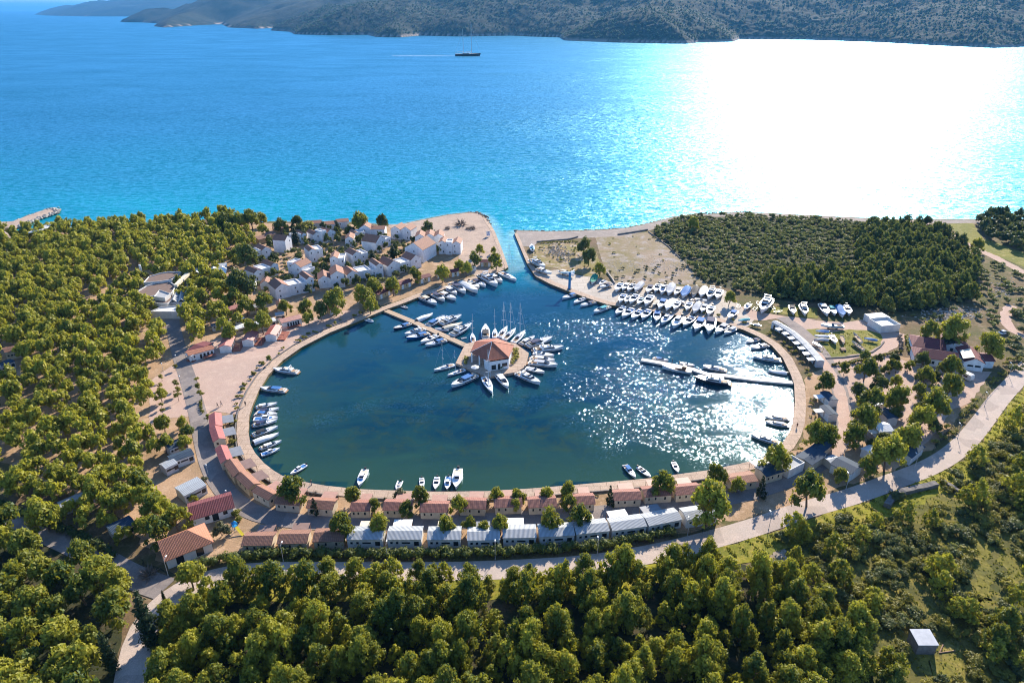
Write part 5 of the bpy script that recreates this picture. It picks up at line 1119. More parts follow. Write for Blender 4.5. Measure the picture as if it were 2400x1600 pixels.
row('H', [((345,425),(530,368),'cruiser','navyhull'),((470,488),(690,428),'fly','white'),((490,532),(735,478),'cruiser','bluehull'),((645,575),(825,498),'sport','white'),((698,606),(920,548),'cruiser','blue')], 'boats on the pontoon facing the plaza', 'on the plaza side of the pontoon', True)
row('H', [((770,265),(600,335),'covered','white'),((900,300),(712,395),'cruiser','blue'),((1000,288),(835,345),'coupe','white'),((1085,290),(865,372),'fly','white'),((1095,368),(890,430),'covered','cream'),((950,440),(800,425),'covered','grey'),((1195,388),(980,500),'fly','navy')], 'boats on the pontoon facing the channel', 'on the channel side of the pontoon', True)
boat('H', (1152,512), (1085,522), 'dinghy', 'white', 'white inflatable floating between pontoon and island', 'small tenders in the basin', cat='dinghy')
SG = 'sailing yachts in the basin'; IG = 'boats moored around the island'
for bow, stern, lab in (((1208,475),(1222,572),'sailing yacht alone beside the island end of the pontoon'), ((1460,425),(1455,522),'sailing yacht behind the roof ridge, first mast from the black cockpit boat'), ((1592,405),(1510,518),'sailing yacht with the tallest mast behind the island roof'),
                        ((1685,430),(1562,545),'sailing yacht behind the island roof, third mast of four'), ((1790,455),(1662,578),'sailing yacht behind the island, last mast from the pontoon'), ((790,880),(1010,818),'slim sailing yacht lying off the island terrace corner'), ((940,935),(1128,872),'small sailing boat with red hatch below the terrace corner'), ((1428,1130),(1340,962),'sailing boat with teal hull stripe, bow towards the south quay')):
    boat('H', bow, stern, 'sail', 'white', lab, SG, cat='sailboat')
row('H', [((1355,398),(1355,535),'cruiser','black','bow out behind the restaurant roof'), ((1895,515),(1740,592),'coupe','white','among the yachts behind the island'), ((2085,535),(1815,615),'cruiser','navy','with large dark cockpit beside the island'), ((2205,635),(1885,665),'fly','white','largest, long bow pointing at the east pontoon'),
          ((2105,722),(1880,690),'sport','white','between the two largest by the island'), ((2112,778),(1850,745),'coupe','white','just below the long open boat at the island'), ((2140,832),(1830,795),'coupe','grey','broad and grey topped beside the island planting'), ((2000,905),(1800,852),'sport','grey','half hidden behind the big yacht by the island'),
          ((1952,1030),(1700,912),'fly','cream','with white sunshade, bow towards the south-east quay'), ((1602,1075),(1482,925),'coupe','white','pointing at the south quay below the restaurant'), ((985,1062),(1252,935),'coupe','blue','large with blue deck covers off the island terrace')], IG, '', True)
# east pontoon
EG = 'boats at the east pontoon'
row('I', [((650,562),(515,538),'coupe','blue','at the outer tip of the east pontoon'), ((890,608),(760,582),'sport','white','behind the wooden boat on the east pontoon'), ((978,622),(1182,655),'coupe','white','with domed top on the far side of the east pontoon')], EG, '', True)
boat('I', (602,628), (865,668), 'wooden', 'white', 'wooden boat with brown deck and white hull on the east pontoon', EG)
boat('I', (905,735), (1220,780), 'fly', 'dark', 'dark grey motor yacht in silhouette alongside the east pontoon', EG)
# east quay
row('I', [((1090,318),(1192,238),'cruiser','grey'),((1170,320),(1285,262),'coupe','grey'),((1372,395),(1495,368),'cruiser','navy'),((1412,452),(1570,425),'cruiser','white'),((1438,532),(1685,565),'fly','teal'),((1575,660),(1742,682),'covered','white'),((1545,1082),(1758,1100),'coupe','white'),((1550,1128),(1758,1162),'coupe','grey'),((1420,1252),(1672,1325),'fly','white')],
    'boats along the east quay', 'along the east quay from the boat yard', True)
# south quay
row('N', [((545,462),(450,345),'cruiser','blue'),((685,455),(570,362),'sport','black'),((940,412),(895,315),'sport','white')], 'boats along the south quay', 'from the middle of the south-east quay', True)
row('L', [((620,280),(785,175),'fisher','blue','at the bend by the round pine'),((1372,415),(1440,235),'fisher','cream','bow to the south quay, brown hatch')], 'boats along the south quay', '', True)
boat('L', (1785,450), (1825,352), 'dinghy', 'white', 'white inflatable nosing the south quay beside the pines', 'small tenders in the basin', cat='dinghy')
row('M', [((185,430),(180,318),'sport','cream'),((330,448),(352,310),'sport','white'),((460,452),(475,308),'fisher','blue'),((558,442),(585,230),'fisher','white')], 'boats along the south quay', 'in the trio beside the tall pilothouse boat', True)
# west shore
row('G', [((1308,742),(1562,770),'fly','white','by the plaza corner, flybridge and dark cockpit'),((1175,942),(1435,962),'coupe','blue','alone below the large flybridge boat')], 'boats along the west shore', '', True)
row('G', [((1338,1095),(1120,1135),'cruiser','white'),((1358,1150),(1130,1188),'cruiser','navy'),((1338,1208),(1110,1205),'cruiser','blue'),((1345,1252),(1095,1262),'fisher','blue'),((1335,1275),(1088,1325),'cruiser','navy'),((1345,1345),(1085,1428),'cruiser','black'),((1355,1418),(1095,1510),'covered','white')], 'boats along the west shore', 'in the pack on the west shore', True)
row('K', [((1405,325),(1212,390),'coupe','white','upper of the pair below the pack, bows outward'),((1392,392),(1222,448),'fisher','blue','lower of the pair below the pack')], 'boats along the west shore', '', True)
# boat yard: boats in the water bow-out, then ashore on cradles
row('D', [((530,982),(678,935),'cruiser','blue'),((652,1028),(765,978),'sport','navy'),((722,1058),(875,1018),'cruiser','navy'),((862,1128),(1022,1068),'coupe','teal'),((1092,1150),(1185,1070),'sport','grey'),((1158,1182),(1272,1092),'sport','blue'),((1258,1198),(1362,1108),'sport','blue'),((1365,1202),(1442,1105),'sport','blue'),
          ((1515,1228),(1528,1122),'cruiser','blue'),((1572,1250),(1662,1158),'fisher','grey'),((1690,1292),(1782,1180),'fisher','white'),((1798,1272),(1905,1180),'sport','navy'),((1920,1325),(2002,1200),'cruiser','blue'),((2062,1352),(2092,1198),'cruiser','navy'),((2145,1345),(2245,1255),'cruiser','black')], 'boats afloat along the boat yard', 'afloat along the boat yard from the channel', True)
YG = 'boats ashore in the boat yard'
row('D', [((1128,1022),(1182,940),'sport','blue'),((1188,1022),(1245,958),'sport','cream'),((1238,1032),(1312,945),'sport','navy'),((1320,1042),(1375,972),'sport','green'),((1400,1055),(1462,955),'sport','white'),((1478,1052),(1535,1005),'covered','cream'),((1540,1088),(1602,995),'cruiser','blue'),((1618,1102),(1682,1008),'covered','white'),((1700,1095),(1752,1015),'sport','grey'),
          ((1830,1105),(1872,1022),'sport','blue'),((1908,1132),(1962,1038),'covered','grey'),((1988,1122),(2035,1045),'cruiser','grey'),((2058,1155),(2105,1065),'sport','grey')], YG, 'in the middle row ashore from the crane', True, LAND, False)
row('D', [((1090,905),(1152,825),'sport','grey'),((1158,892),(1222,825),'cruiser','white'),((1215,902),(1282,832),'sport','black'),((1290,905),(1362,825),'covered','grey'),((1418,922),(1465,845),'cruiser','navy'),((1500,915),(1545,835),'sport','black'),((1568,935),(1605,845),'fisher','navy'),((1640,945),(1682,845),'covered','grey'),((1708,945),(1762,875),'cruiser','cream'),
          ((1790,972),(1845,875),'covered','blue'),((1898,962),(1935,872),'covered','black'),((1980,965),(2025,875),'covered','white'),((2060,985),(2115,885),'fly','white'),((2150,985),(2185,895),'sport','grey')], YG, 'in the back row ashore from the crane', True, LAND, False)
row('D', [((2045,1002),(1885,990),'coupe','white','lying crosswise between the yard rows'),((1685,990),(1825,1035),'cruiser','white','lying crosswise beside the blue covered boat'),((840,825),(872,745),'covered','green','tallest near the crane under green canvas'),((920,835),(975,790),'sport','grey','small, beside the green canvas boat'),((925,862),(1045,825),'cruiser','navy','side on near the yard wall'),
          ((345,655),(195,580),'fly','white','big and ashore beside the channel wall'),((412,720),(265,668),'cruiser','white','ashore below the big one at the channel'),((205,420),(215,470),'fisher','teal','standing alone on the shingle lot'),((650,735),(500,690),'cruiser','cream','ashore behind the crane')], YG, '', True, LAND, False)
RG = 'boats parked around the dry lawn'
row('E', [((760,1040),(835,915),'fly','white','high on a cradle at the head of the gravel yard'),((1075,1055),(1052,975),'cruiser','black','on the grass strip, dark topped'),((1185,1065),(1160,965),'fly','cream','on the grass strip with its bow to the gravel'),((1402,1068),(1340,965),'cruiser','white','first of four by the wood edge'),((1475,1062),(1430,980),'cruiser','teal','turquoise hood, second of four by the wood edge'),
          ((1550,1082),(1510,985),'covered','blue','third of four by the wood edge'),((1612,1062),(1582,975),'sport','navy','last of four by the wood edge'),((1340,1160),(1560,1175),'cruiser','navy','long and low on the gravel above the lawn'),((1290,1212),(1415,1222),'covered','blue','on the lawn under bright blue canvas'),((1278,1258),(1412,1268),'covered','white','between the blue and grey covers on the lawn'),((1280,1290),(1412,1300),'covered','grey','lowest of the covered three on the lawn'),
          ((1482,1335),(1440,1258),'sport','cream','open, in the middle of the lawn'),((1560,1340),(1538,1260),'canoe','white','slim, upright beside the open boat on the lawn'),((1345,1370),(1265,1320),'sport','navy','at the lawn corner by the white cabins'),((440,1095),(515,1025),'cruiser','blue','on the slope beside the yard pine'),((540,1112),(645,1100),'covered','teal','behind the quay bushes near the yard'),((660,1145),(762,1160),'fly','grey','first above the curved cabins'),((600,1008),(650,955),'fisher','grey','boxy, among trailers at the yard end')], RG, '', True, LAND, False)
row('F', [((375,1118),(445,1195),'canoe','white','upper of the crossed pair on the lawn'),((362,1188),(470,1262),'canoe','white','lower of the crossed pair on the lawn'),((470,1160),(585,1180),'covered','blue','at the rounded end of the lawn')], RG, '', True, LAND, False)
# ketch under way on the channel
a = at('O', 1047, 128, 0); b = at('O', 1102, 130, 0); kx, ky = (a[0]+b[0])/2, (a[1]+b[1])/2; KL = b[0] - a[0]
e = empty('ketch', (kx, ky, 0), 0, KL); tag(e, 'large black hulled two-masted ketch motoring along the open channel', 'ship')
hull_mb(.085, .075, .03, .03, .5).obj('hull', gloss('black_hull', (.006, .008, .012)), e); deck_mb(.085, .075, .03, .5).obj('deck', TEAK, e)
o = slab(-.25, .12, .05, .04, .08, .115, .05, .03).obj('deckhouse', GEL, e); slab(-.2, .06, .0505, .043, .09, .105, .03, .02, .003).obj('windows', TINT, o)
for x, h, n_ in ((.16, 1.18, 'mast'), (-.17, .98, 'mast')):
    m_ = MB().tube((x, 0, .08), (x, 0, h), .011, .008, 5).obj(n_, ALU, e); MB().box(x-.004, x+.004, -.05, .05, h*.5, h*.5+.006).box(x-.004, x+.004, -.04, .04, h*.75, h*.75+.006).obj('spreader', ALU, m_)
    MB().tube((x, 0, .16), (x-.24, 0, .15), .008, n=5).obj('boom', CANV['white'], e)
MB().tube((.16, 0, 1.17), (.5, 0, .11), .0025, n=4).tube((-.17, 0, .97), (-.5, 0, .09), .002, n=4).obj('stay', ALU, e)
FOAM, _nt, _p = new_mat('foam'); _n = noise(_nt, .06, 5, .7, objco(_nt, (1, 4, 1))); _nt.links.new(mixc(_nt, ramp(_nt, _n, .35, .6), (.25, .45, .62), (.85, .88, .9)), _p.inputs['Base Color']); _p.inputs['Roughness'].default_value = .9
wk = MB(); wn_ = 26; vs = []
for k in range(wn_ + 1):
    t = k / wn_; w_ = (2.2 + 7 * t) * (1 - t) ** .35 + .2; xx = kx - KL * .5 - t * 175; vs += [(xx, ky - w_ * rb_.uniform(.7, 1.1), .06), (xx, ky + w_ * rb_.uniform(.7, 1.1), .06)]
wk.add(vs, [(2*k, 2*k+1, 2*k+3, 2*k+2) for k in range(wn_)]); o = struct(wk.obj('water_wake', FOAM))
bw_ = MB().add([(kx + KL*.44, ky - 3, .06), (kx + KL*.52, ky - 1.5, .06), (kx + KL*.50, ky + 2, .06), (kx + KL*.40, ky - 6, .06)], [(0,1,2),(0,3,1)]).obj('water_foam', FOAM); struct(bw_)
# ---------------- pontoons
def pontoon(name, spec, w, label, z=.75, mat=None):
    pts = path(spec, z); pts = densify(pts, 2, False); poly = ribbon(pts, w)
    o = sheet(name, poly, z, mat or CONC, 0, .6); del o['kind']; tag(o, label, 'pontoon'); return o
PONT = paint('pontoon_boards', (.50, .36, .24), .8, .2, 1.5); PONTG = paint('pale_pontoon_boards', (.62, .58, .52), .7, .15, 1.5)
pontoon('pontoon', 'H 225,208 H 570,350 H 870,485 H 1135,606', 2.7, 'brown boarded pontoon running from the west quay to the island', mat=PONT)
pontoon('pontoon', 'I 405,555 I 600,588 I 880,645 I 1010,690 I 1200,705 I 1450,738 I 1812,768', 2.2, 'bright pale pontoon running out from the east quay', mat=PONTG)
# ------------------------------------------------------------------ small things
rs7 = np.random.RandomState(77)
# breakwater of sand and boulders
bw = path('V -200,560 V 0,525 V 420,500 V 700,385 V 1100,240 V 1400,145 V 1620,98 V 1790,165 V 1720,235 V 1300,345 V 1000,470 V 700,610 V 500,700 V 300,800 V -200,850')
o = sheet('breakwater', bw, LAND + .1, BEACH, .3, 2.5); del o['kind']; tag(o, 'curving sand and boulder breakwater by the far beach', 'breakwater')
STONE = paint('limestone', (.46, .41, .35), .9, .2, 1.2)
def rocks(name, pts_r, label, mat=STONE):
    V = []; F = []; n = 0
    for x, y, z, r in pts_r:
        v = ICO_V * r * rs7.uniform(.6, 1.25, (12, 1)) * np.array([1.1, 1, .7]); a = rs7.uniform(0, 6.28)
        w = np.column_stack([v[:, 0]*cos(a) - v[:, 1]*sin(a), v[:, 0]*sin(a) + v[:, 1]*cos(a), v[:, 2]]) + np.array([x, y, z]); V.append(w); F.append(ICO_F + n); n += 12
    o = link(name, np_mesh(name, np.concatenate(V), np.concatenate(F), mat)); o['kind'] = 'stuff'; o['label'] = label; return o
def along(spec, n, w, rr, z=LAND, off=0):
    P = densify(path(spec, z), .5, False); out = []
    for _ in range(n):
        x, y = P[rs7.randint(len(P))]; out.append((x + rs7.normal() * w, y + rs7.normal() * w + off, z + rs7.uniform(-.5, .15), rs7.uniform(*rr)))
    return out
rocks('breakwater_boulders', along('V 600,660 V 1000,480 V 1300,360 V 1700,240', 230, .9, (.5, 1.1)) + along('V 1400,150 V 1620,100 V 1780,165 V 1700,240', 90, .9, (.5, 1.1)) + along('V 400,505 V 1100,245 V 1400,150', 60, .4, (.3, .7)), 'pale boulders armouring the breakwater')
ROCKD = paint('dark_shore_rock', (.20, .165, .14), .95, .2, 1.0)
rocks('shore_boulders', along('C 1100,212 C 1210,216 C 1290,262', 60, .9, (.4, .9)) + along('C 1290,262 C 1340,335', 24, .6, (.4, .8)), 'dark boulders round the tip of the beach', ROCKD)
rocks('shore_rubble', along('D 30,268 D 400,278 D 800,268 D 1000,258 D 1200,245 D 1450,190', 420, .55, (.2, .55), .6) + along('D 1450,190 D 1950,88 E 560,68 E 800,80', 260, .5, (.2, .5), .6), 'rubble along the shingle shore by the channel', ROCKD)
rocks('rubble_heap', [(x, y, LAND + .1 + h_, rs7.uniform(.15, .5)) for (cx_, cy_, s_x, s_y, k) in ((450,480,60,28,150),(560,520,50,15,90),(540,575,40,10,50)) for _ in range(k) for (x, y) in [at('D', cx_ + rs7.normal()*s_x, cy_ + rs7.normal()*s_y)] for h_ in [rs7.uniform(0, .7)]], 'heaps of pale rubble on the ground beside the channel')
rocks('stony_scree', [(x, y, LAND, rs7.uniform(.12, .3)) for _ in range(900) for (x, y) in [at('D', rs7.uniform(1000, 1850), 640 + rs7.normal() * 45 + (rs7.uniform() - .5) * 60)]], 'loose grey stones over the dry field')
rocks('stony_scree.001', [(x, y, LAND, rs7.uniform(.2, .6)) for _ in range(420) for (x, y) in [at('F', 1230 + rs7.normal() * 130, 960 + rs7.normal() * 30)]] + [(x, y, LAND, rs7.uniform(.2, .5)) for _ in range(160) for (x, y) in [at('F', 1640 + rs7.normal() * 80, 740 + rs7.normal() * 50)]] + [(x, y, LAND, rs7.uniform(.15, .4)) for _ in range(200) for (x, y) in [at('T', 1640 + rs7.normal() * 40, 1130 + rs7.normal() * 30)]], 'loose grey stones on the slope above the yard building')
# dry stone walls
def stone_wall(spec, h, w, label, mat=W_STONE):
    P = densify(path(spec), 1.0, False); a = offset_path(P, w / 2); b = offset_path(P, -w / 2); mb = MB(); R = []
    for (p, q) in zip(a, b):
        hh = h * rs7.uniform(.85, 1.12); R.append([(p[0], p[1], LAND), (p[0], p[1], LAND + hh), (q[0], q[1], LAND + hh * rs7.uniform(.9, 1.05)), (q[0], q[1], LAND)])
    mb.loft(R, False, False, False); mb.add(R[0], [(0,1,2,3)]); mb.add(R[-1], [(3,2,1,0)]); o = mb.obj('stone_wall', mat); return tag(o, label, 'wall')
stone_wall('T 790,400 T 830,340 T 900,305 T 1020,275 T 1120,255', 1.3, 1.6, 'curved dry stone bank beside the road bend')
stone_wall('T 1165,232 T 1260,290 T 1360,350', 1.0, 1.0, 'straight dry stone wall above the curved bank')
stone_wall('D 260,392 D 420,380 D 600,365 D 690,340', .7, .7, 'low wall between the shingle and the bright green strip')
stone_wall('D 1115,315 D 1280,290 D 1420,265', .8, 1.2, 'dark stone bank at the head of the dry field', W_STONE)
stone_wall('D 1430,285 D 1640,440 D 1760,560', .5, .4, 'thin straight wall between the dry field and the maquis')
stone_wall('D 1000,715 D 1040,770 D 1080,830', .9, .5, 'short pale wall at the corner of the boat yard', PAVE)
stone_wall('F 640,1200 F 610,1240 F 540,1290 F 420,1320 F 280,1338 F 130,1345', .4, .5, 'low curved kerb wall round the dry lawn', W_STONE)
# quay parapets: low wall behind the walk
qa = [p for p in BQ]
def parapet(i0, i1, d, h, label):
    P = offset_path(qa, -d)[i0:i1]; a = offset_path(P, .16); b = offset_path(P, -.16)
    mb = MB().loft([[(p[0], p[1], LAND), (p[0], p[1], LAND + h), (q[0], q[1], LAND + h), (q[0], q[1], LAND)] for p, q in zip(a, b)], False, False, False); o = mb.obj('low_wall', W_STONE); tag(o, label, 'wall')
nq = len(qa); parapet(int(nq*.14), int(nq*.42), 3.75, .45, 'low kerb wall behind the west quay walk'); parapet(int(nq*.43), int(nq*.62), 3.75, .45, 'low kerb wall behind the south quay walk')
# street lamps
LAMPG, _nt, _p = new_mat('lamp_glass'); _p.inputs['Base Color'].default_value = (.85, .85, .83, 1); _p.inputs['Roughness'].default_value = .3
def street_lamp(c, x, y, h, label, arm=.9, ang=pi/2):
    p = at(c, x, y); e = empty('street_lamp', (p[0], p[1], LAND), ang); tag(e, label, 'street lamp', 'street lamps along the outer road')
    MB().tube((0, 0, 0), (0, 0, h), .075, .045, 6).tube((0, 0, h), (arm, 0, h + .15), .04, n=5).obj('pole', STEEL, e); MB().tube((0, 0, 0), (0, 0, .4), .14, .1, 8).obj('base', STEEL, e)
    MB().hexa([(arm - .1, -.16, h + .08), (arm + .55, -.12, h + .12), (arm + .55, .12, h + .12), (arm - .1, .16, h + .08)], [(arm - .1, -.12, h + .22), (arm + .5, -.08, h + .2), (arm + .5, .08, h + .2), (arm - .1, .12, h + .22)]).obj('lantern', LAMPG, e)
for c, x, y, w_ in (('K',370,1562,'next to the gatehouse'),('R',216,216,'opposite the second tiled home'),('R',1035,206,'above the dark car'),('R',1884,203,'in front of the shaded homes'),('S',672,342,'where the sun falls on the road'),('S',1382,180,'at the end of the white homes'),('N',1770,940,'beside the bare sandy patch'),('T',520,275,'by the striped awning home'),
                    ('J',1018,1045,'behind the blue roofed home'),('J',1372,792,'where the road bends uphill'),('J',1592,532,'halfway up the sunlit road'),('J',1790,284,'highest on the sunlit road')): street_lamp(c, x, y, 4.6, 'grey street lamp ' + w_)
def globe_lamp(c, x, y, label):
    p = at(c, x, y); e = empty('globe_lamp', (p[0], p[1], LAND)); tag(e, label, 'lamp post', 'white globe lamps on the promenade'); MB().tube((0,0,0),(0,0,3.2),.06,.045,6).obj('pole', STEEL, e)
    v = ICO_V * .26 + np.array([0, 0, 3.4]); link('globe', np_mesh('globe', v, ICO_F, LAMPG, smooth=True), e)
for c, x, y, w_ in (('G',292,680,'at the mouth of the shaded lane'),('G',150,770,'beside the wood edge'),('G',335,905,'among the young plaza trees'),('C',1232,815,'beside the quay-head kiosk'),('C',640,985,'between two kiosks'),('C',18,1215,'beside the pontoon root'),('K',738,640,'on the shaded ring road bend'),('K',918,880,'by the pale triangle of sun')): globe_lamp(c, x, y, 'white globe lamp ' + w_)
# jib crane
p = at('D', 602, 888); e = empty('jib_crane', (p[0], p[1], LAND)); tag(e, 'blue boatyard jib crane with white arms on the quay', 'crane')
BLUEP = paint('blue_crane_paint', (.02, .20, .42), .45); MB().tube((0,0,0),(0,0,8.2),.62,.52,12).obj('column', BLUEP, e); MB().tube((0,0,0),(0,0,.5),.95,.95,12).obj('base', W_STONE, e)
MB().hexa([(-4.2,-.25,8.0),(2.2,-.3,8.0),(2.2,.3,8.0),(-4.2,.25,8.0)],[(-4.2,-.25,8.35),(2.2,-.3,8.6),(2.2,.3,8.6),(-4.2,.25,8.35)]).obj('arm', paint('pale_blue_paint', (.50,.66,.70), .5), e); MB().hexa([(-.3,-.3,8.0),(.3,-.3,8.0),(2.4,3.0,8.0),(1.9,3.2,8.0)],[(-.3,-.3,8.4),(.3,-.3,8.4),(2.4,3.0,8.3),(1.9,3.2,8.3)]).obj('arm', TRIM, e)
MB().tube((-3.4,0,8),(-3.4,0,5.4),.03,n=4).box(-3.6,-3.2,-.1,.1,5.1,5.4).obj('hoist', BLACKP, e); MB().tube((0,0,5.6),(0,0,5.9),.66,.66,12).obj('collar', paint('teal_paint', (.03,.35,.40), .5), e)
# notice board on the channel quay: white board, blue emblem of a ring over an anchor stem, two lines below
p = at('C', 1320, 470); e = empty('notice_board', (p[0], p[1], LAND), .05); tag(e, 'white notice board with blue anchor emblem on the channel quay', 'sign')
MB().box(-1.05,1.05,-.05,.05,.5,3.2).obj('board', TRIM, e); MB().tube((-.9,.12,0),(-.9,.12,3.2),.06,n=5).obj('post', STEEL, e); MB().tube((.9,.12,0),(.9,.12,3.2),.06,n=5).obj('post', STEEL, e)
SB = paint('sign_blue', (.06,.10,.36), .5); em = MB()
for k in range(12): a_, b_ = 2*pi*k/12, 2*pi*(k+1)/12; em.add([(.42*cos(a_),-.06,2.55+.42*sin(a_)),(.42*cos(b_),-.06,2.55+.42*sin(b_)),(.22*cos(b_),-.06,2.55+.22*sin(b_)),(.22*cos(a_),-.06,2.55+.22*sin(a_))],[(0,1,2,3)])
em.box(-.08,.08,-.07,-.06,1.55,2.2).box(-.6,.6,-.07,-.06,1.5,1.6).box(-.75,-.1,-.07,-.06,.95,1.2).box(.1,.7,-.07,-.06,.95,1.2); em.obj('emblem', SB, e)
# people
SKIN = paint('skin', (.42,.26,.18), .6); 
def person(c, x, y, rz, top, legs, label, stride=.22):
    p = at(c, x, y); e = empty('person', (p[0], p[1], LAND + .16), rz); tag(e, label, 'person')
    def ring(cn, rx, ry, n=8): return [(cn[0] + rx*cos(2*pi*k/n), cn[1] + ry*sin(2*pi*k/n), cn[2]) for k in range(n)]
    b_ = MB().loft([ring((0,0,.86),.16,.11), ring((0,0,1.0),.15,.10), ring((0,.0,1.2),.16,.11), ring((0,0,1.40),.19,.11), ring((0,0,1.47),.09,.08), ring((0,.01,1.52),.055,.06), ring((0,.02,1.57),.08,.09), ring((0,.03,1.66),.085,.10), ring((0,.02,1.74),.06,.07)])
    for s in (1, -1):
        st = stride * s
        b_.loft([ring((s*.09,0,.90),.09,.10), ring((s*.1,st*.6,.5),.065,.07), ring((s*.1,st*.9 - (.05 if s < 0 else 0),.08),.045,.05)]); b_.hexa([(s*.1-.045,st*.9-.08,0),(s*.1+.045,st*.9-.08,0),(s*.1+.045,st*.9+.17,0),(s*.1-.045,st*.9+.17,0)],[(s*.1-.04,st*.9-.07,.09),(s*.1+.04,st*.9-.07,.09),(s*.1+.035,st*.9+.13,.05),(s*.1-.035,st*.9+.13,.05)])
        b_.loft([ring((s*.19,0,1.41),.055,.06), ring((s*.245,-st*.3,1.14),.045,.045), ring((s*.235,-st*.6+.06,.88),.035,.035), ring((s*.235,-st*.6+.08,.76),.03,.04)])
    b_.obj('body', [SKIN], e, True)
    MB().loft([ring((0,0,.88),.175,.125), ring((0,0,1.2),.175,.125), ring((0,0,1.41),.205,.125), ring((0,0,1.475),.1,.09)]).obj('jacket', top, e, True)
    t = MB()
    for s in (1, -1): t.loft([ring((s*.085,0,.93),.105,.115), ring((s*.1,stride*s*.6,.5),.08,.085), ring((s*.1,stride*s*.88,.12),.06,.065)])
    t.obj('trousers', legs, e, True); MB().loft([ring((0,.0,1.66),.09,.095), ring((0,.0,1.72),.085,.09), ring((0,.0,1.775),.045,.05)]).obj('hair', paint('dark_hair', (.03,.02,.015), .8), e, True)
DK = paint('dark_cloth', (.03,.03,.04), .9); JN = paint('blue_denim', (.05,.08,.16), .9); RD = paint('brown_cloth', (.16,.08,.05), .9)
person('G', 720, 1142, 2.6, DK, DK, 'person in dark clothes walking on the plaza, the nearer of two'); person('G', 760, 1126, 2.6, RD, JN, 'person in brown top walking on the plaza, the farther of two')
person('L', 848, 408, 1.4, DK, JN, 'person in dark jacket standing on the south quay walk by the round pine', .1); person('G', 1012, 1126, .3, DK, DK, 'person in dark clothes on the west quay walk', .1); person('I', 1832, 1185, 0, RD, DK, 'person alone on the east quay walk', .15)
# car on the outer road
def car(c, x, y, rz, col, label):
    p = at(c, x, y); e = empty('parked_car' if col is not CARD else 'car', (p[0], p[1], LAND + .1), rz); tag(e, label, 'car')
    side = [(-2.1,.35),(-2.15,.75),(-1.9,.95),(-.7,1.0),(.85,.98),(1.9,.82),(2.1,.6),(2.05,.32)]
    MB().loft([[(x_, -.86, z_) for x_, z_ in side], [(x_, .86, z_) for x_, z_ in side]]).obj('body', col, e)
    MB().hexa([(-1.7,-.78,.95),(1.0,-.78,.96),(1.0,.78,.96),(-1.7,.78,.95)], [(-1.3,-.62,1.42),(.25,-.62,1.44),(.25,.62,1.44),(-1.3,.62,1.42)]).obj('window', TINT, e)
    MB().hexa([(-1.33,-.63,1.42),(.3,-.63,1.43),(.3,.63,1.43),(-1.33,.63,1.42)], [(-1.25,-.56,1.49),(.2,-.56,1.50),(.2,.56,1.50),(-1.25,.56,1.49)]).obj('roof', col, e)
    for x_ in (-1.3, 1.3):
        for s in (-1, 1): w_ = MB().tube((x_, s*.72, .32), (x_, s*.9, .32), .32, .32, 12).obj('wheel', BLACKP, e); MB().tube((x_, s*.9, .32), (x_, s*.91, .32), .18, .18, 8).obj('rim', STEEL, w_)
    for s in (-1, 1): MB().box(2.02, 2.12, s*.6 - .18, s*.6 + .18, .55, .68).obj('headlight', LAMPG, e)
CARD = gloss('dark_car_paint', (.02, .022, .03), .15, .6); car('R', 985, 300, pi + .02, CARD, 'dark car driving on the outer road in front of the pines')
car('F', 1685, 1130, .4, gloss('white_car_paint', (.75,.75,.75), .2), 'white car parked where the dirt path meets the lawn'); car('F', 1195, 262, -.3, gloss('silver_car_paint', (.5,.5,.52), .2), 'silver car parked under the trees beside the dirt track')
# caravan
p = at('F', 1355, 1525); e = empty('caravan', (p[0], p[1], LAND), 2.0); tag(e, 'small white touring caravan in the shade behind the yard building', 'caravan')
prof = [(-2,.45),(-2.15,1.2),(-1.9,2.35),(-1.5,2.5),(1.4,2.5),(1.9,2.2),(2.1,1.3),(2.0,.45)]; MB().loft([[(x_, -1.0, z_) for x_, z_ in prof], [(x_, 1.0, z_) for x_, z_ in prof]]).obj('body', W_WHITE, e)
for s in (-1, 1): MB().tube((0, s*.85, .32), (0, s*1.02, .32), .32, .32, 12).obj('wheel', BLACKP, e)
MB().box(-.9,.5,-1.03,-.98,1.2,1.9).obj('window', TINT, e); MB().box(-.9,.5,.98,1.03,1.2,1.9).obj('window', TINT, e); MB().hexa([(2.02,-.7,1.35),(2.12,-.7,1.35),(2.12,.7,1.35),(2.02,.7,1.35)],[(1.86,-.6,2.1),(1.95,-.6,2.1),(1.95,.6,2.1),(1.86,.6,2.1)]).obj('window', TINT, e); MB().tube((2,0,.4),(3.1,0,.4),.05,n=5).obj('hitch', STEEL, e)
def small_caravan(c, x, y, rz, label):
    p = at(c, x, y); e2 = e_car.copy(); COL.objects.link(e2); e2.location = (p[0], p[1], LAND); e2.rotation_euler = (0, 0, rz); e2['label'] = label; e2['group'] = 'caravans on the gravel lot'
    for ch in list(e_car.children): k = ch.copy(); COL.objects.link(k); k.parent = e2
e_car = e; small_caravan('J', 700, 560, .4, 'caravan between pines in the middle of the gravel lot')
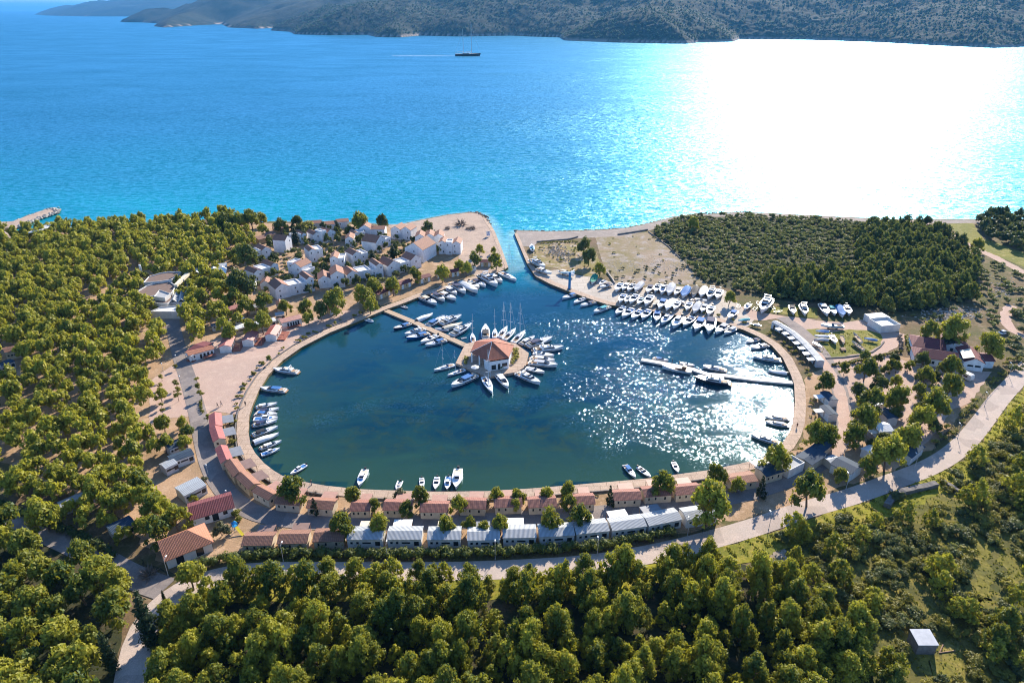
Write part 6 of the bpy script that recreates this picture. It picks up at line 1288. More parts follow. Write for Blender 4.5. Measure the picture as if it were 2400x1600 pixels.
# playground pieces by the entrance
p = at('K', 1000, 1150); YP = paint('yellow_plastic', (.70,.55,.02), .45); BP = paint('blue_plastic', (.02,.28,.62), .45); e = empty('playground_slide', (p[0], p[1], LAND), .9); tag(e, 'yellow slide and blue tower of a small playground near the entrance', 'slide')
MB().loft([[(-.35,-.2-k*.42,1.3*(1-k/6)**1.2+.15),(-.25,-.2-k*.42,1.3*(1-k/6)**1.2+.02),(.25,-.2-k*.42,1.3*(1-k/6)**1.2+.02),(.35,-.2-k*.42,1.3*(1-k/6)**1.2+.15)] for k in range(7)]).obj('chute', YP, e); MB().box(-.5,.5,.0,1.0,1.25,1.35).tube((-.45,.05,0),(-.45,.05,2.2),.06,n=5).tube((.45,.05,0),(.45,.05,2.2),.06,n=5).tube((-.45,.95,0),(-.45,.95,2.2),.06,n=5).tube((.45,.95,0),(.45,.95,2.2),.06,n=5).obj('frame', BP, e); MB().add([(-.6,-.1,2.1),(.6,-.1,2.1),(.6,1.1,2.1),(-.6,1.1,2.1),(0,.5,2.9)],[(0,1,4),(1,2,4),(2,3,4),(3,0,4)]).obj('roof', BP, e)
# pool slide by the beach
p = at('V', 1180, 1080); e = empty('water_slide', (p[0], p[1], LAND)); tag(e, 'blue and white curved pool slide among pines near the far beach', 'water slide'); POOLB = paint('pool_blue', (.01,.14,.55), .3)
MB().loft([[(r_*cos(a_), r_*sin(a_)*1.5, z_) for r_, z_ in ((3.6,6.6),(3.6,6.9),(6.6,7.2),(6.6,6.6))] for a_ in [-1.2 + 2.4*k/14 for k in range(15)]]).obj('chute', TRIM, e)
MB().loft([[(r_*cos(a_), r_*sin(a_)*1.5, z_) for r_, z_ in ((.6,6.2),(.6,6.45),(3.5,6.45),(3.5,6.2))] for a_ in [-1.2 + 2.4*k/14 for k in range(15)]]).obj('basin', POOLB, e); MB().tube((3.4,-3.4,0),(3.4,-3.4,6.3),.3,n=6).tube((3.4,3.4,0),(3.4,3.4,6.3),.3,n=6).tube((5,0,0),(5,0,6.6),.3,n=6).tube((1,0,0),(1,0,6.2),.3,n=6).obj('support', STEEL, e)
# gate and fence by the road
GREENM = paint('dark_green_metal', (.02,.04,.03), .95, spec=.05)
def fence(name, spec, h, step, label, cat='fence', mat=GREENM, rails=3):
    P = densify(path(spec), step, False); e = empty(name, (P[0][0], P[0][1], LAND)); tag(e, label, cat); x0, y0 = P[0]; mb = MB()
    for i in range(len(P) - 1):
        for k in range(rails): z_ = h * (1 - k / max(1, rails) * .95); mb.tube((P[i][0]-x0, P[i][1]-y0, z_), (P[i+1][0]-x0, P[i+1][1]-y0, z_), .045 if k == 0 else .02, n=4)
    mb.obj('rail', mat, e); pm = MB().tube((0,0,0),(0,0,h+.1),.05,n=5).mesh('post', mat)
    for x, y in P[:100]: o = link('post', pm, e); o.location = (x - x0, y - y0, 0)
fence('road_fence', 'J 1905,95 J 1780,230 J 1630,405 J 1480,565 J 1340,700 J 1220,840 J 1170,905', 1.9, 2.4, 'dark wire fence climbing beside the sunlit road')
fence('road_fence', 'L 60,1225 L 500,1205 L 1200,1180 L 1700,1170 M 900,1150 M 1500,1140 M 1900,1115 M 2352,1070 N 700,1045 N 1270,965', 1.6, 3.0, 'dark wire fence below the row of homes along the road')
fence('entrance_gate', 'K 800,1425 K 870,1425 K 935,1420 K 985,1405', 1.7, 1.3, 'barred metal gate across the camp entrance', 'gate', paint('rusty_gate_metal', (.10,.07,.05), .6), 4)
# umbrella, bins, trailers, posts
def parasol(c, x, y, mat, label):
    p = at(c, x, y); e = empty('parasol', (p[0], p[1], LAND)); tag(e, label, 'parasol'); MB().tube((0,0,0),(0,0,2.5),.04,n=5).obj('pole', STEEL, e); mb = MB(); n = 8; r = 1.5
    mb.add([(r*cos(2*pi*k/n), r*sin(2*pi*k/n), 2.1) for k in range(n)] + [(0,0,2.6)], [(k, (k+1) % n, n) for k in range(n)]); mb.obj('canopy', mat, e)
parasol('J', 475, 1085, AWN_WHITE, 'white parasol beside the striped awning'); parasol('H', 1240, 905, AWN_WHITE, 'white parasol on the shaded edge of the island')
mb = MB()
for k in range(6): mb.hexa([(-1.5 + k*.5, 0, 2.3), (-1.0 + k*.5, 0, 2.3), (-1.0 + k*.5, 2.4, 1.9), (-1.5 + k*.5, 2.4, 1.9)], [(-1.5 + k*.5, 0, 2.36), (-1.0 + k*.5, 0, 2.36), (-1.0 + k*.5, 2.4, 1.96), (-1.5 + k*.5, 2.4, 1.96)], k % 2)
p = at('J', 525, 1120); e = empty('awning', (p[0], p[1], LAND), .7); tag(e, 'red and white striped awning in front of the blue roofed home', 'awning'); mb.obj('canopy', [paint('red_canvas', (.55,.04,.05), .8), AWN_WHITE], e); MB().tube((-1.4,2.3,0),(-1.4,2.3,1.9),.04,n=5).tube((1.4,2.3,0),(1.4,2.3,1.9),.04,n=5).tube((-1.4,.1,0),(-1.4,.1,2.3),.04,n=5).tube((1.4,.1,0),(1.4,.1,2.3),.04,n=5).obj('poles', STEEL, e)
def trailer(c, x, y, rz, label):
    p = at(c, x, y); e = empty('boat_trailer', (p[0], p[1], LAND), rz); tag(e, label, 'trailer', 'empty trailers at the yard end'); MB().box(-2,1.2,-.7,-.6,.45,.55).box(-2,1.2,.6,.7,.45,.55).box(-1.9,-1.8,-.6,.6,.45,.55).box(.6,.7,-.6,.6,.45,.55).tube((1.2,-.6,.5),(2.6,0,.5),.05,n=4).tube((1.2,.6,.5),(2.6,0,.5),.05,n=4).obj('frame', STEEL, e)
    for s in (-1, 1): MB().tube((-.8, s*.8, .3), (-.8, s*.95, .3), .3, .3, 10).obj('wheel', BLACKP, e)
for c, x, y, rz, w_ in (('E',540,985,1.2,'beside the yard pine'),('E',700,1010,1.0,'next to the boxy boat'),('E',730,960,1.4,'under the cradle boat'),('E',865,1000,1.6,'on yellow grass by the cradle boat'),('E',920,1040,.4,'with dark stacked gear on the gravel edge')): trailer(c, x, y, rz, 'empty boat trailer ' + w_)
TURF = [0]
def bench(c, x, y, rz, label):
    p = at(c, x, y); e = empty('picnic_table', (p[0], p[1], LAND), rz); tag(e, label, 'picnic table'); MB().box(-.9,.9,-.38,.38,.7,.76).obj('tabletop', WOOD, e); MB().box(-.9,.9,-.78,-.5,.42,.47).obj('bench', WOOD, e); MB().box(-.9,.9,.5,.78,.42,.47).obj('bench', WOOD, e); MB().box(-.7,-.6,-.75,.75,.0,.7).obj('leg', WOOD, e); MB().box(.6,.7,-.75,.75,.0,.7).obj('leg', WOOD, e)
bench('F', 285, 1280, .1, 'pale picnic table on the dry lawn'); bench('E', 1545, 1400, .2, 'wooden picnic table at the lower edge of the dry lawn')
# ------------------------------------------------------------------ planting
def foot_mask(P, m=1.0):
    r = np.zeros(len(P), bool)
    for q in FOOT:
        cx = sum(p[0] for p in q) / len(q); cy = sum(p[1] for p in q) / len(q)
        g_ = [(cx + (x - cx) * (1 + m / max(1.5, hypot(x - cx, y - cy))), cy + (y - cy) * (1 + m / max(1.5, hypot(x - cx, y - cy)))) for x, y in q]
        r |= inside(g_, P)
    return r
SIDE = path('Q -300,120 Q 0,190 Q 250,290 Q 500,390 Q 740,500 Q 950,640 Q 1150,740'); LANE2 = path('A 760,1330 A 900,1220 A 1020,1120 A 1130,1070 A 1250,960 A 1500,900')
KEEP = [path(s) for s in ('G 320,640 G 420,560 G 700,420 G 1000,380 G 1400,290 G 1700,200 G 2240,90 G 2240,218 G 1900,355 G 1600,510 G 1400,650 G 1250,800 G 1150,960 G 1050,1220 G 640,1230 G 500,1300 G 430,900',)]
def avoid(P, rd=3.6, fm=1.0):
    P = np.asarray(P); r = (dist_poly(MAIN, P, False) < rd + .6) | (dist_poly(INNER, P, False) < rd) | (dist_poly(SIDE, P, False) < rd + .4) | foot_mask(P, fm) | ~inside(LANDPOLY, P) | (dist_poly(BASIN, P, False) < 5)
    r |= dist_poly(LANE2, P, False) < 3.0
    for k in KEEP: r |= inside(k, P)
    return r
PINES = []; SHRUBS = []
def add_pines(P, rng, szr, kind, mat, label, group, prio=0, seed=1):
    rs = np.random.RandomState(seed)
    for x, y in P:
        r = rs.uniform(*rng); PINES.append(dict(x=x, y=y, r=r, sz=rs.uniform(*szr), kind=kind, mat=mat, label=label, group=group, prio=prio))
def add_shrubs(P, rng, szr, mat, label, group, seed=1, prio=0, name='shrub'):
    rs = np.random.RandomState(seed)
    for x, y in P: SHRUBS.append(dict(x=x, y=y, r=rs.uniform(*rng), sz=rs.uniform(*szr), kind='round', mat=mat, label=label, group=group, prio=prio))
def crown(c, x, y, rpx, h=5.0):
    """crown centre in the photo -> ground point and crown radius in metres"""
    r = 3.0
    for _ in range(3):
        z = LAND + (1.25 * r * 1.3 if h > 3 else h); p = at(c, x, y, z); zz = p[1] * CP + (CAM_H - z) * SP; r = 1.12 * rpx / CROPS[c][2] * zz / FPX
    return p[0], p[1], r
# --- pines one can tell apart, traced
ringp = [('L',610,400,165,'round pine standing alone at the south-west corner of the basin'),('L',1300,480,105,'pine between the inflatable and the red roofs on the south quay'),('L',1530,600,80,'slim pine over the second red roof'),('L',1590,800,120,'pine between the red roofs and the striped white home'),('L',1190,800,145,'large dark pine shading the end of the tiled homes'),
 ('L',2040,500,110,'pine in front of the cream sports boat'),('L',1900,640,90,'pine over the gable of a red roofed home'),('M',1005,490,90,'pine at the quay beside the third red home from the gap'),('M',1250,490,85,'pine on the quay between two pink terraces'),('M',1215,600,75,'small bright pine over a red roof'),('M',590,590,112,'forked pale pine with a bare trunk among red roofs'),
 ('M',440,820,112,'dark pine in front of the large pink terrace home'),('M',700,800,85,'pine in the middle of the two home rows, with two neighbours'),('M',870,850,80,'low pine squeezed between two others'),('M',1050,800,115,'tall pine casting shade on the striped white roof'),('M',1560,480,88,'pine behind the shaded pink terrace'),('M',1800,430,92,'upper of two pines beside the wide gap'),('M',1790,560,95,'lower of two pines beside the wide gap'),
 ('M',1620,740,130,'broad pine before the shadow striped roofs'),('M',1930,710,140,'broad olive coloured pine next to the broad green one'),('N',810,500,118,'tall dark pine at the south-east quay over a red roof'),('N',1300,400,100,'dark upright pine beside a beige flat home'),('N',1240,650,205,'huge pine at the end of the white homes row'),('N',1490,510,70,'small pine in front of the beige flat home'),
 ('N',1860,250,140,'leaning pine at the south-east corner of the quay'),('N',2170,510,165,'wide pine beside the bare sandy patch'),('J',240,720,100,'pine over the dark blue roof at the bend'),('J',335,740,85,'pine next to the sandy lane bend'),('J',300,310,80,'lone dark pine below the curved white cabins'),('J',640,190,88,'dense dark pine at the head of the gravel lot'),
 ('J',460,200,46,'lollipop pine on a bare trunk by the gravel corner'),('J',790,215,42,'thin pine between two bare patches of the lot'),('J',840,175,45,'thin pine by the vine rows'),('J',885,190,45,'thin pine near the maroon roofed building'),('J',985,180,42,'thin yellowish pine by the building wall'),('J',880,310,50,'small pine in the middle of the lot'),('J',1125,260,78,'round pine before the white gable'),
 ('J',1345,180,92,'pine touching the white gable of the yard building'),('J',1325,320,92,'pine beside the caravan'),('J',680,450,108,'dark pine at the west side of the lot'),('J',910,440,105,'pine in the thick of the lot'),('J',1200,470,125,'largest pine on the east side of the lot'),('J',1080,380,62,'slender pine with visible trunk in the lot'),('J',620,600,118,'pine above the white gabled home'),
 ('J',1110,590,105,'pine standing over the shaded parking strip'),('J',560,745,95,'pine beside the sandy lane'),('J',830,860,140,'big pine just in front of the white gabled home'),('J',985,740,118,'pine above the large blue roof'),('J',660,990,78,'bright pine close to the road'),('J',425,1070,70,'pine shading the white home by the striped awning')]
for c, x, y, rp, lab in ringp:
    px_, py_, r_ = crown(c, x, y, rp * .95, 4.6)
    PINES.append(dict(x=px_, y=py_, r=r_, sz=1.3, kind='pine', mat=PINE, label=lab, group='pines among the homes round the basin', prio=2, h=4.6))
for c, x, y, rp, lab in (('C',1225,580,50,'umbrella pine on the gravel beside the channel'),('C',1170,680,70,'spreading pine with dark shade beside the channel gravel'),('C',1400,690,75,'pine near the quay-head kiosk'),('C',1375,600,30,'small pine against the channel walk'),('C',1010,745,60,'olive pine behind the two-door kiosk'),('C',1085,780,65,'pine above the quay-head boats'),
     ('C',835,820,80,'pine between kiosks and villas'),('C',545,840,70,'pine in front of the last villa row'),('C',120,960,80,'pine at the corner of the long villa row'),('C',315,950,85,'umbrella pine over a kiosk'),('C',60,1060,70,'pine next to the lone kiosk'),('B',1690,970,80,'flat topped pine beside the lone kiosk'),('B',1565,1040,95,'pine before the long villa row'),('B',1640,1150,80,'pine by the promenade edge'),
     ('B',1270,1100,120,'wide pine in front of the first villas'),('B',750,1180,70,'pine over the camp hut'),('B',960,1180,75,'pine between hut and villa garden'),('B',990,1300,60,'round pine beside the pink kiosk'),('B',1120,1210,80,'dark pine next to the pink kiosk'),('B',520,1110,100,'pine on the slope under the first villa'),('B',330,1160,85,'pine beside the grey tent roof'),('B',220,1060,90,'pine behind the camp centre'),
     ('B',500,1330,100,'pine behind the plaza cabins'),('B',370,1390,70,'small pine beside the long caravan'),('B',165,1440,85,'pine with orange undergrowth by the caravans'),('B',1530,270,95,'broad pine at the water edge of the village'),('B',1765,280,70,'dark lone pine by the beach'),('C',680,350,70,'tall dark pine standing on the beach'),('B',870,290,60,'shore pine with flat dark crown'),('B',700,330,70,'dark pine clump on the shore path'),
     ('B',390,250,85,'shore pine with a bare leaning trunk'),('B',500,260,60,'shore pine next to the leaning one'),('B',250,270,85,'shore pine beside the sunny bank'),('B',110,280,90,'broad shore pine at the wood end'),('B',330,620,110,'big dark pine at the village edge'),('B',290,900,140,'very large dark pine next to the camp centre'),('U',1080,560,120,'tall pine with bare trunk by the camp centre wall'),('U',1340,290,120,'bright pine half hiding the blue-white canopy'),
     ('D',760,400,75,'dark conifer pair beside the dry field, the upper one'),('D',810,510,75,'dark conifer pair beside the dry field, the lower one'),('D',925,650,60,'small pine above the green canvas boat'),('E',460,870,60,'pine at the end of the boat yard'),('E',110,160,55,'single pine on the shore edge of the maquis'),('F',1025,125,45,'small dark tree where the track meets the shore'),('F',1105,205,42,'dark tree beside the dirt track bend'),
     ('F',1470,325,55,'round tree casting shade over the dirt track'),('F',1590,1190,105,'large round tree behind the maroon roofs'),('F',1060,1070,90,'tree clump above the yard building'),('F',1280,1060,120,'spreading bushy tree above the glass roof')):
    px_, py_, r_ = crown(c, x, y, rp, 4.5)
    PINES.append(dict(x=px_, y=py_, r=r_, sz=1.3, kind='pine', mat=DARKP if 'dark' in lab else PINE, label=lab, group='pines near the village and the yard', prio=1, h=4.5))
for c, x, y, rp, lab in (('Q',180,400,130,'tall pine leaning over the shadowed side road'),('Q',620,480,120,'pine crowding the bend of the side road'),('Q',800,620,150,'sunlit pine above the road junction'),('Q',640,760,130,'broad pine near the road junction'),('Q',960,720,110,'bright pine beside the bare dark bush'),('Q',900,900,150,'largest pine in the wood beside the descending road'),('Q',470,660,140,'pine with split trunk in the corner wood'),
     ('Q',420,950,130,'dark topped pine in the corner wood'),('Q',1540,650,120,'pine at the road corner with feathery crown'),('Q',1260,270,120,'pine between the terracotta villa and the dark roofed home'),('Q',1420,180,110,'pine behind the terracotta villa'),('Q',330,130,140,'pine by the side road above its shadow'),('R',120,330,120,'pine on the verge below the second tiled home'),('R',560,290,100,'pine leaning onto the road near the dark car'),
     ('R',780,280,90,'pine on the verge beside the dark car'),('R',1280,280,75,'slender roadside pine, first of a pair'),('R',1390,310,75,'slender roadside pine, second of a pair'),('R',1680,330,100,'fan shaped pine at the sunny edge of the road'),('R',2030,330,75,'small fan shaped pine on the verge'),('S',1560,300,95,'grey-green pine standing forward at the road edge')):
    px_, py_, r_ = crown(c, x, y, rp, 5.0)
    PINES.append(dict(x=px_, y=py_, r=r_ * .95, sz=1.3, kind='tallpine' if c in 'RS' else 'pine', mat=PINE, label=lab, group='pines beside the outer road', prio=2, h=5))
HAND = np.array([(t['x'], t['y']) for t in PINES])
def avoid_hand(P, d=3.0, **k):
    r = avoid(P, **k)
    for h_ in HAND: r |= np.hypot(P[:, 0]-h_[0], P[:, 1]-h_[1]) < d
    return r
# --- foreground wood, corner wood, camp wood
FGW = path('Q 1650,760 R 0,400 R 300,365 R 900,365 R 1500,372 R 1900,372 S 100,520 S 500,520 S 900,450 S 1200,400 S 1430,420 S 1600,560 S 1950,520 S 2200,560 T 250,850 T 420,1150 T 600,1200 T 830,1330 T 960,1500 O 1900,1600 O 1800,1900 O 380,1900 Q 1200,1700 Q 1260,1300 Q 1500,950')
P = scatter(FGW, 4.1, 21, lambda P: avoid_hand(P, 2.6, rd=3.4), .47, .95, (16.0, .21))
cut = P[:, 0]
add_pines(P[cut < -18], (1.4, 3.3), (1.05, 1.65), 'tallpine', PINE, 'green pine in the dense wood below the outer road, toward the entrance', 'pines of the wood below the road, entrance end', 0, 4)
add_pines(P[(cut >= -18) & (cut < 22)], (1.4, 3.3), (1.05, 1.65), 'tallpine', PINE, 'green pine in the dense wood below the outer road, opposite the white homes', 'pines of the wood below the road, middle', 0, 5)
add_pines(P[cut >= 22], (1.4, 3.3), (1.05, 1.65), 'tallpine', PINE, 'green pine in the dense wood below the outer road, toward the scrub shed', 'pines of the wood below the road, scrub end', 0, 6)
CORN = path('Q -300,330 Q 0,290 Q 220,390 Q 480,490 Q 720,600 Q 920,740 Q 1090,830 Q 1000,980 Q 950,1200 Q 930,1750 Q -300,1900')
P = scatter(CORN, 6.0, 22, lambda P: avoid_hand(P, 4.2, rd=3.6), .4)
add_pines(P, (2.9, 4.2), (1.1, 1.4), 'pine', PINE, 'rounded pine in the corner wood between the two roads', 'pines of the corner wood', 0, 7)
CAMP = path('A -150,660 A 0,610 A 300,590 A 600,545 A 1000,520 A 1400,500 A 1700,482 A 2000,462 A 2200,440 B 330,330 B 560,420 B 480,560 B 400,700 B 250,800 B 0,880 U 1500,400 U 1550,900 G 1000,340 G 700,390 G 420,520 G 300,640 G 130,760 G 0,860 P 1180,450 P 1200,820 K 420,250 K 470,420 K 330,780 K 420,880 Q 1450,170 Q 1250,330 Q 1000,560 Q 700,430 Q 400,290 Q 0,110 Q -300,30')
P = scatter(CAMP, 5.4, 23, lambda P: avoid_hand(P, 4.0, rd=4.0, fm=2.2), .42, 1.0)
cl = [path(s) for s in ('U 0,200 U 300,150 U 500,230 U 180,330 U 0,400', 'A 700,1170 A 900,1080 A 860,1200 A 760,1250', 'P 0,1060 P 90,1100 P 0,1130', 'B 330,500 B 480,400 B 560,380 B 540,440 B 400,520', 'B 150,620 B 240,600 B 260,700 B 160,760', 'P 20,280 P 280,270 P 150,390 P 0,420', 'K 440,640 K 680,540 K 680,700 K 460,760')]
for k in cl: P = P[~inside(k, P)]
far = P[:, 1] > 215
add_pines(P[far], (2.3, 3.7), (1.25, 1.7), 'pine', PINE, 'flat topped pine of the camp wood near the beach', 'pines of the camp wood, beach side', 0, 8)
add_pines(P[~far], (2.3, 3.5), (1.2, 1.6), 'pine', PINE, 'flat topped pine of the camp wood facing the plaza', 'pines of the camp wood, plaza side', 0, 9)
# --- village greenery
VILL = path('B 560,430 B 900,360 B 1300,400 B 1540,350 B 1800,480 B 2000,500 C 640,500 C 640,760 B 1900,940 B 1500,1010 B 1100,1060 B 660,1150 B 420,1000 B 300,900 B 420,650')
P = scatter(VILL, 4.8, 24, lambda P: avoid_hand(P, 3.2, fm=.9), .4, .9)
rsv = np.random.RandomState(9); m_ = rsv.uniform(size=len(P))
add_pines(P[m_ < .5], (1.6, 2.6), (1.1, 1.5), 'pine', DARKP, 'dark tree between the white villas', 'trees between the villas', 0, 10)
add_shrubs(P[m_ >= .5], (1.3, 2.2), (1.1, 1.6), MAQ, 'rounded garden bush between the white villas', 'garden bushes of the village', 10)
# --- maquis and trees on the east headland
MAQP = path('D 1450,275 D 1560,215 D 1700,160 D 1950,118 E 300,125 E 560,108 E 1000,120 F 300,140 F 700,160 F 940,180 F 1030,260 F 1180,300 F 1330,400 F 1420,520 F 1450,700 F 1350,850 F 1200,900 F 950,930 F 680,950 F 450,900 F 100,860 E 1000,930 E 740,880 E 620,840 E 400,800 E 250,740 D 2050,840 D 1850,640 D 1650,440')
P = scatter(MAQP, 2.9, 25, lambda P: ~inside(LANDPOLY, P) | foot_mask(P, 1), .48, .97, (9.0, .24))
px_of = np.array([to_px(x, y, LAND)[:2] for x, y in P])
tall = ((px_of[:, 0] > 2010) & (px_of[:, 1] > 540)) | ((px_of[:, 1] > 650) & (px_of[:, 0] > 1790))
rsm = np.random.RandomState(12); pick = rsm.uniform(size=len(P))
add_shrubs(P[~tall], (.9, 2.5), (.9, 1.5), MAQ, 'grey-green maquis bush on the east headland', 'maquis bushes of the east headland', 11)
add_pines(P[tall & (pick < .42)], (2.4, 3.6), (1.0, 1.35), 'tallpine', DARKP, 'dark conifer on the slope behind the boat yard', 'conifers behind the boat yard', 0, 12)
add_shrubs(P[tall & (pick >= .42)], (1.4, 2.2), (1.0, 1.5), MAQ, 'bush under the dark conifers behind the yard', 'bushes under the yard conifers', 13)
EAST = path('F 1430,130 F 1620,110 F 1900,130 F 1950,420 F 1750,400 F 1560,310 F 1440,220')
P = scatter(EAST, 5.5, 26, None, .4); add_pines(P, (2.6, 3.8), (1.0, 1.4), 'pine', DARKP, 'dark tree in the clump beyond the dirt track', 'dark trees beyond the dirt track', 0, 14)
P = scatter(path('F 1450,520 F 1700,500 F 1867,640 F 1867,1500 F 1700,1450 F 1720,1250 F 1450,1000 F 1000,1030 F 780,1000 F 950,940 F 1250,930 F 1420,800'), 4.6, 27, lambda P: foot_mask(P, 1.5) | (dist_poly(path('F 1760,880 F 1700,960 F 1720,1060 F 1800,1130'), P, False) < 3), .45, .62)
add_shrubs(P, (1.3, 2.6), (.8, 1.3), MAQ, 'evergreen bush on the stony slope above the yard building', 'bushes on the stony slope', 15)
# --- scrub on the south-east slope
SCR = path('J 1980,330 J 1750,560 J 1600,760 J 1450,960 J 1150,1130 J 850,1230 J 560,1330 N 2050,930 N 1850,960 N 1650,990 S 1950,300 S 1900,480 S 2150,560 T 330,860 T 430,1130 T 620,1180 T 860,1340 T 1000,1560 T 1100,1750 T 1900,1750 T 1850,0')
P = scatter(SCR, 2.6, 28, lambda P: avoid(P, 5.5, 1.5), .45, .95, (11.0, .24))
open_ = [path(s) for s in ('T 1150,640 T 1230,620 T 1200,690 T 1140,690', 'T 1340,640 T 1440,590 T 1510,700 T 1530,900 T 1560,1100 T 1400,1120 T 1340,900', 'T 1560,680 T 1720,820 T 1720,1000 T 1640,1000 T 1580,900', 'T 1150,1330 T 1260,1290 T 1330,1460 T 1300,1560 T 1080,1560', 'T 800,380 T 1130,260 T 1330,330 T 1250,400 T 850,480', 'N 1640,1010 N 1770,1000 N 1940,1130 N 1960,1300 N 1700,1250', 'T 900,1260 T 1150,1250 T 1150,1560 T 900,1560', 'T 530,350 T 700,330 T 700,480 T 550,490')]
for k in open_: P = P[~inside(k, P)]
rsq = np.random.RandomState(5); u_ = rsq.uniform(size=len(P)); upper = P[:, 1] > 128
add_shrubs(P[(u_ < .55) & upper], (.7, 2.2), (.75, 1.2), SCRUB, 'olive coloured bush in the scrub beside the road bend', 'scrub bushes by the road bend', 16); add_shrubs(P[(u_ < .55) & ~upper], (.7, 2.2), (.75, 1.2), SCRUB, 'olive coloured bush in the scrub around the shed', 'scrub bushes around the shed', 17)
add_shrubs(P[(u_ >= .55) & (u_ < .93)], (.8, 2.4), (.8, 1.3), MAQ, 'dark green bush in the south-east scrub', 'dark bushes of the south-east scrub', 18)
add_pines(P[u_ >= .93], (2.0, 3.0), (1.0, 1.3), 'tallpine', PINE, 'small pine standing above the south-east scrub', 'pines in the south-east scrub', 0, 19)
P = scatter(path('T 260,1080 T 420,1150 T 560,1180 T 700,1240 T 850,1350 T 960,1520 T 1000,1680 T 250,1680'), 4.6, 61, lambda P: avoid_hand(P, 2.0), .45, .85)
add_pines(P, (1.8, 3.2), (1.0, 1.4), 'tallpine', PINE, 'green pine in the dense wood below the outer road, toward the scrub shed', 'pines of the wood below the road, scrub end', 0, 62)
LOT = path('J 540,170 J 850,130 J 1000,210 J 1250,250 J 1350,400 J 1200,760 J 1050,900 J 850,960 J 620,1000 J 560,760 J 520,560 J 560,380')
P = scatter(LOT, 5.2, 63, lambda P: avoid_hand(P, 4.2, fm=1.2), .42, .8)
add_pines(P, (1.5, 2.9), (1.0, 1.4), 'pine', DARKP, 'smaller dark pine scattered among the larger ones on the gravel lot', 'small pines of the gravel lot', 1, 64)
# --- under the foreground wood and along roads and quay: low bushes
P = scatter(FGW, 4.9, 31, lambda P: avoid(P, 3.3), .48, .55); add_shrubs(P, (.9, 1.7), (.7, 1.1), SCRUB, 'low bush on the floor of the roadside wood', 'undergrowth bushes of the roadside wood', 20)
def band(pts, d0, d1, n, seed, i0=0.0, i1=1.0):
    rs = np.random.RandomState(seed); k0, k1 = int(len(pts)*i0), int(len(pts)*i1) - 1; o0 = offset_path(pts, d0); o1 = offset_path(pts, d1); out = []
    for _ in range(n): k = rs.randint(k0, k1); t = rs.uniform(); out.append((o0[k][0]*(1-t) + o1[k][0]*t, o0[k][1]*(1-t) + o1[k][1]*t))
    return np.array(out)
Q1 = band(BQ, -4.3, -6.2, 62, 1, .13, .40); add_shrubs(Q1, (.55, 1.15), (.8, 1.3), SCRUB, 'small dry bush in the planted strip of the west quay', 'bushes in the west quay strip', 21, 1)
Q2 = band(BQ, -4.4, -6.0, 26, 2, .42, .62); Q2 = Q2[~foot_mask(Q2, .3)]; add_shrubs(Q2, (.5, .95), (.8, 1.3), OLIVE, 'small grey bush in the planted strip of the south quay', 'bushes in the south quay strip', 22, 1)
Q3 = band(BQ, -4.4, -6.6, 34, 3, .64, .86); Q3 = Q3[~foot_mask(Q3, .2)]; add_shrubs(Q3, (.6, 1.2), (.8, 1.3), SCRUB, 'bush in the planted strip of the east quay', 'bushes in the east quay strip', 23, 1)
P = scatter(path('J 1130,850 J 1350,660 J 1560,420 J 1790,150 J 1880,110 J 1900,150 J 1700,380 J 1450,680 J 1230,880'), 2.6, 33, lambda P: dist_poly(MAIN, P, False) < 3.4, .4, .75); add_shrubs(P, (.8, 1.5), (.8, 1.2), SCRUB, 'bush in the hedge line beside the sunlit road', 'bushes beside the sunlit road', 24)
P = scatter(path('N 1320,900 N 1600,830 N 1900,720 N 2100,640 N 2300,600 N 2300,690 N 1950,790 N 1650,880 N 1330,960'), 2.8, 34, lambda P: dist_poly(MAIN, P, False) < 3.6, .4, .8); add_shrubs(P, (.9, 1.6), (.8, 1.2), SCRUB, 'bush on the bank between camp and road', 'bushes on the bank above the road', 25)
P = scatter(path('D 230,430 D 560,365 D 720,420 D 880,500 D 930,700 D 640,700 D 330,640 D 210,560'), 4.5, 35, None, .45, .45); add_shrubs(P, (.6, 1.3), (.6, 1.0), SCRUB, 'low bush on the rough ground beside the channel', 'low bushes beside the channel', 26)
P = scatter(path('D 980,700 D 1300,640 D 1830,640 D 2050,840 D 1700,825 D 1380,840 D 1060,810'), 4.2, 36, None, .45, .5); add_shrubs(P, (.7, 1.4), (.7, 1.1), OLIVE, 'dry bush at the edge of the dry field', 'dry bushes of the field', 27)
P = scatter(path('D 900,350 D 1440,300 D 1760,580 D 1000,640'), 8, 37, None, .45, .5); add_shrubs(P, (.6, 1.2), (.5, .9), SCRUB, 'scattered low bush on the dry field', 'low bushes of the dry field', 28)
FGB = scatter(FGW, 9.0, 51, lambda P: avoid(P, 3.6), .48, .5)
for (x_, y_) in FGB[:26]: plant('bare_bush', 'bare', TWIG, x_, y_, rt.uniform(1.2, 2.4), 'dry leafless bush among the pines of the roadside wood', 'bush', 'dry bushes of the roadside wood', 0, rt.uniform(1.2, 1.9))
